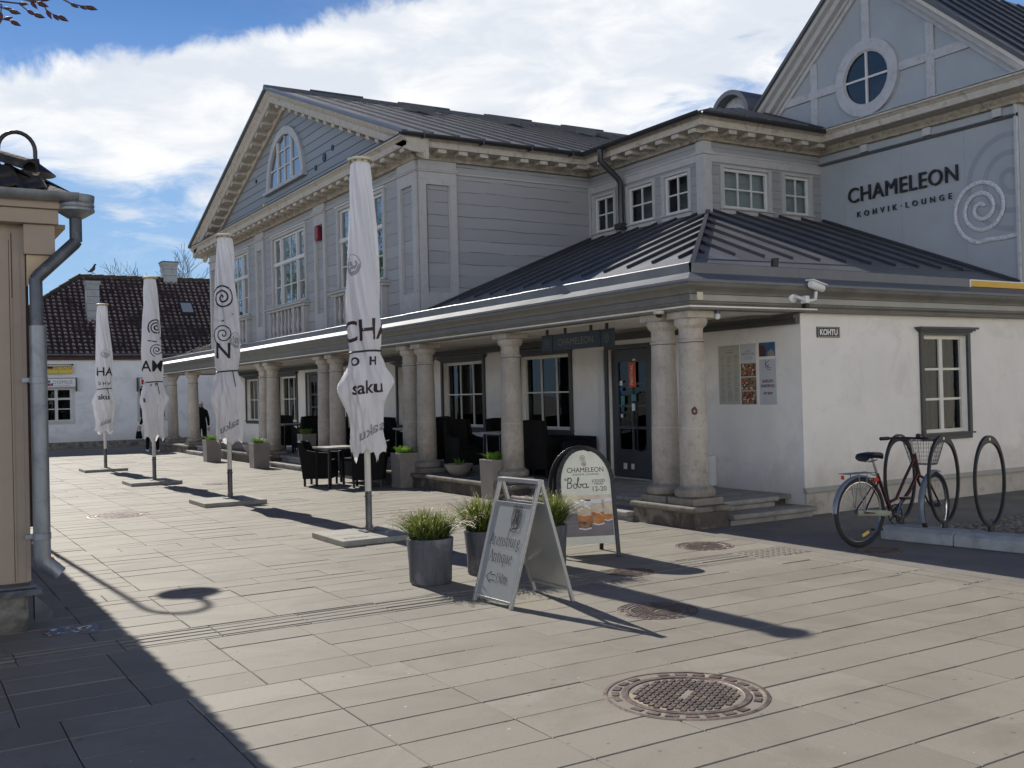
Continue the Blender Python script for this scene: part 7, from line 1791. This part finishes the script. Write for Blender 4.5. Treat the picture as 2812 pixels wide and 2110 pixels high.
def head(p, cx, cy, cz, capm='cap', hair='coat', face=(0, -1)):
    f = Vector((face[0], face[1], 0)).normalized(); s_ = Vector((-f.y, f.x, 0)); U_ = Vector((0, 0, 1)); C0 = Vector((cx, cy, cz))
    mb = MB()
    for (w_, d_, z_) in ((0,) * 3,): pass
    rg_ = []
    for k in range(9):
        a = math.pi * k / 8; z = -.115 * math.cos(a); r = math.sin(a); w_ = .072 * r * (1 if z > 0 else .88); d_ = .092 * r
        rg_.append(mb.add([C0 + s_ * max(w_, .002) * math.cos(q * math.pi / 6) + f * max(d_, .002) * math.sin(q * math.pi / 6) + U_ * z for q in range(12)]))
    for a, b in zip(rg_, rg_[1:]):
        for q in range(12): n = (q + 1) % 12; mb.f.append((a + q, a + n, b + n, b + q))
    mb.tube([C0 + f * .088 + U_ * .01, C0 + f * .108 - U_ * .022, C0 + f * .09 - U_ * .03], [.008, .013, .006], 6)
    for e in (-1, 1): mb.tube([C0 + s_ * .07 * e - f * .01 + U_ * .015, C0 + s_ * .078 * e - f * .012, C0 + s_ * .071 * e - U_ * .025], .010, 5)
    sub(p, mb, 'face', 'skin')
    mb = MB()
    for e in (-1, 1): mb.tube([C0 + s_ * .026 * e + f * .086 + U_ * .012, C0 + s_ * .034 * e + f * .084 + U_ * .012], .006, 5)
    mb.tube([C0 + s_ * -.02 + f * .084 - U_ * .055, C0 + s_ * .02 + f * .084 - U_ * .055], .004, 4); sub(p, mb, 'eyes_and_mouth', 'brownd')
    mb = MB(); rg_ = []
    for k in range(5):
        a = math.pi / 2 * k / 4; z = .03 + .095 * math.sin(a); r = math.cos(a)
        rg_.append(mb.add([C0 + s_ * max(.081 * r, .002) * math.cos(q * math.pi / 6) + f * (max(.102 * r, .002) * math.sin(q * math.pi / 6) - .004) + U_ * z for q in range(12)]))
    for a, b in zip(rg_, rg_[1:]):
        for q in range(12): n = (q + 1) % 12; mb.f.append((a + q, a + n, b + n, b + q))
    if capm == 'cap': mb.prism([C0 + f * .08 + s_ * .06 + U_ * .035, C0 + f * .15 + s_ * .04 + U_ * .03, C0 + f * .15 - s_ * .04 + U_ * .03, C0 + f * .08 - s_ * .06 + U_ * .035], [p_ + U_ * .008 for p_ in (C0 + f * .08 + s_ * .06 + U_ * .035, C0 + f * .15 + s_ * .04 + U_ * .03, C0 + f * .15 - s_ * .04 + U_ * .03, C0 + f * .08 - s_ * .06 + U_ * .035)])
    sub(p, mb, 'cap' if capm == 'cap' else 'hair', capm)
def hand(p, w, d, m_='skin'):
    """palm with five bent fingers hanging from the wrist w, pointing along d"""
    mb = MB(); w = Vector(w); d = Vector(d).normalized(); s_ = d.cross(Vector((0, 1, 0))).normalized(); n = d.cross(s_)
    mb.rbox(w + d * .045, (.045, .038, .014), (d, s_, n))
    for k, L in enumerate((.07, .082, .078, .06)): o = w + d * .088 + s_ * (-.028 + .019 * k); mb.tube([o, o + d * L * .5 + n * .006, o + d * L * .8 + n * .03], [.009, .008, .007], 6)
    o = w + d * .03 - s_ * .036; mb.tube([o, o - s_ * .022 + d * .03, o - s_ * .02 + d * .06 + n * .012], [.010, .009, .007], 6)
    return sub(p, mb, 'hand', m_)
pm = person('man in a white cap and black jacket behind the far columns', J, E_, Rd, (9.18, 35.9, -.20), 'coat')
head(pm, 0, -.03, 1.63, face=(-.6, -1)); hand(pm, (.23, -.10, .84), (0, -.1, -1)); hand(pm, (-.22, -.10, .84), (0, -.1, -1))
mb = MB(); mb.lathe([(.07, 1.46), (.075, 1.50), (.06, 1.53)], (0, -.01, 0), 14); sub(pm, mb, 'collar', 'coat')
J2 = list(J); J2[9] = (-.17, 0, 1.36); J2[10] = (-.30, -.02, 1.12); J2[11] = (-.40, -.06, .90); J2[17] = (-.12, .12, .48); J2[18] = (-.12, .30, .12); J2[19] = (-.12, .24, .04); J2[13] = (.11, -.16, .48); J2[14] = (.11, -.2, .08); J2[15] = (.11, -.32, .03)
pw_ = person('woman in a black jacket and trousers walking behind the third umbrella with a handbag', [(a * .95, b * .95, c * .95) for a, b, c in J2], E_, Rd, (7.02, 33.4, 0), 'coat')
head(pw_, 0, -.03, 1.56, capm='coat', face=(-.3, -1)); hand(pw_, (-.38, -.06, .82), (-.2, 0, -1)); hand(pw_, (.22, -.08, .80), (0, -.1, -1))
mb = MB()
for s_ in (-.11, .11): mb.tube([(s_, -.30 if s_ > 0 else .22, .03), (s_, -.18 if s_ > 0 else .34, .045)], [.035, .04], 8)
sub(pw_, mb, 'shoe', 'white')
t = thing('handbag', 'black handbag hanging from the hand of the woman behind the third umbrella', 'handbag', (6.60, 33.35, .42))
mb = MB(); mb.prism([(6.50, 33.30, .42), (6.70, 33.30, .42), (6.70, 33.42, .42), (6.50, 33.42, .42)], [(6.53, 33.33, .66), (6.67, 33.33, .66), (6.67, 33.39, .66), (6.53, 33.39, .66)]); mb.build('bag', 'coat', t, bevel=.02)
mb = MB(); mb.tube([(6.54, 33.36, .65), (6.58, 33.36, .80), (6.60, 33.36, .84), (6.62, 33.36, .80), (6.66, 33.36, .65)], .008, 6); mb.build('strap', 'coat', t)
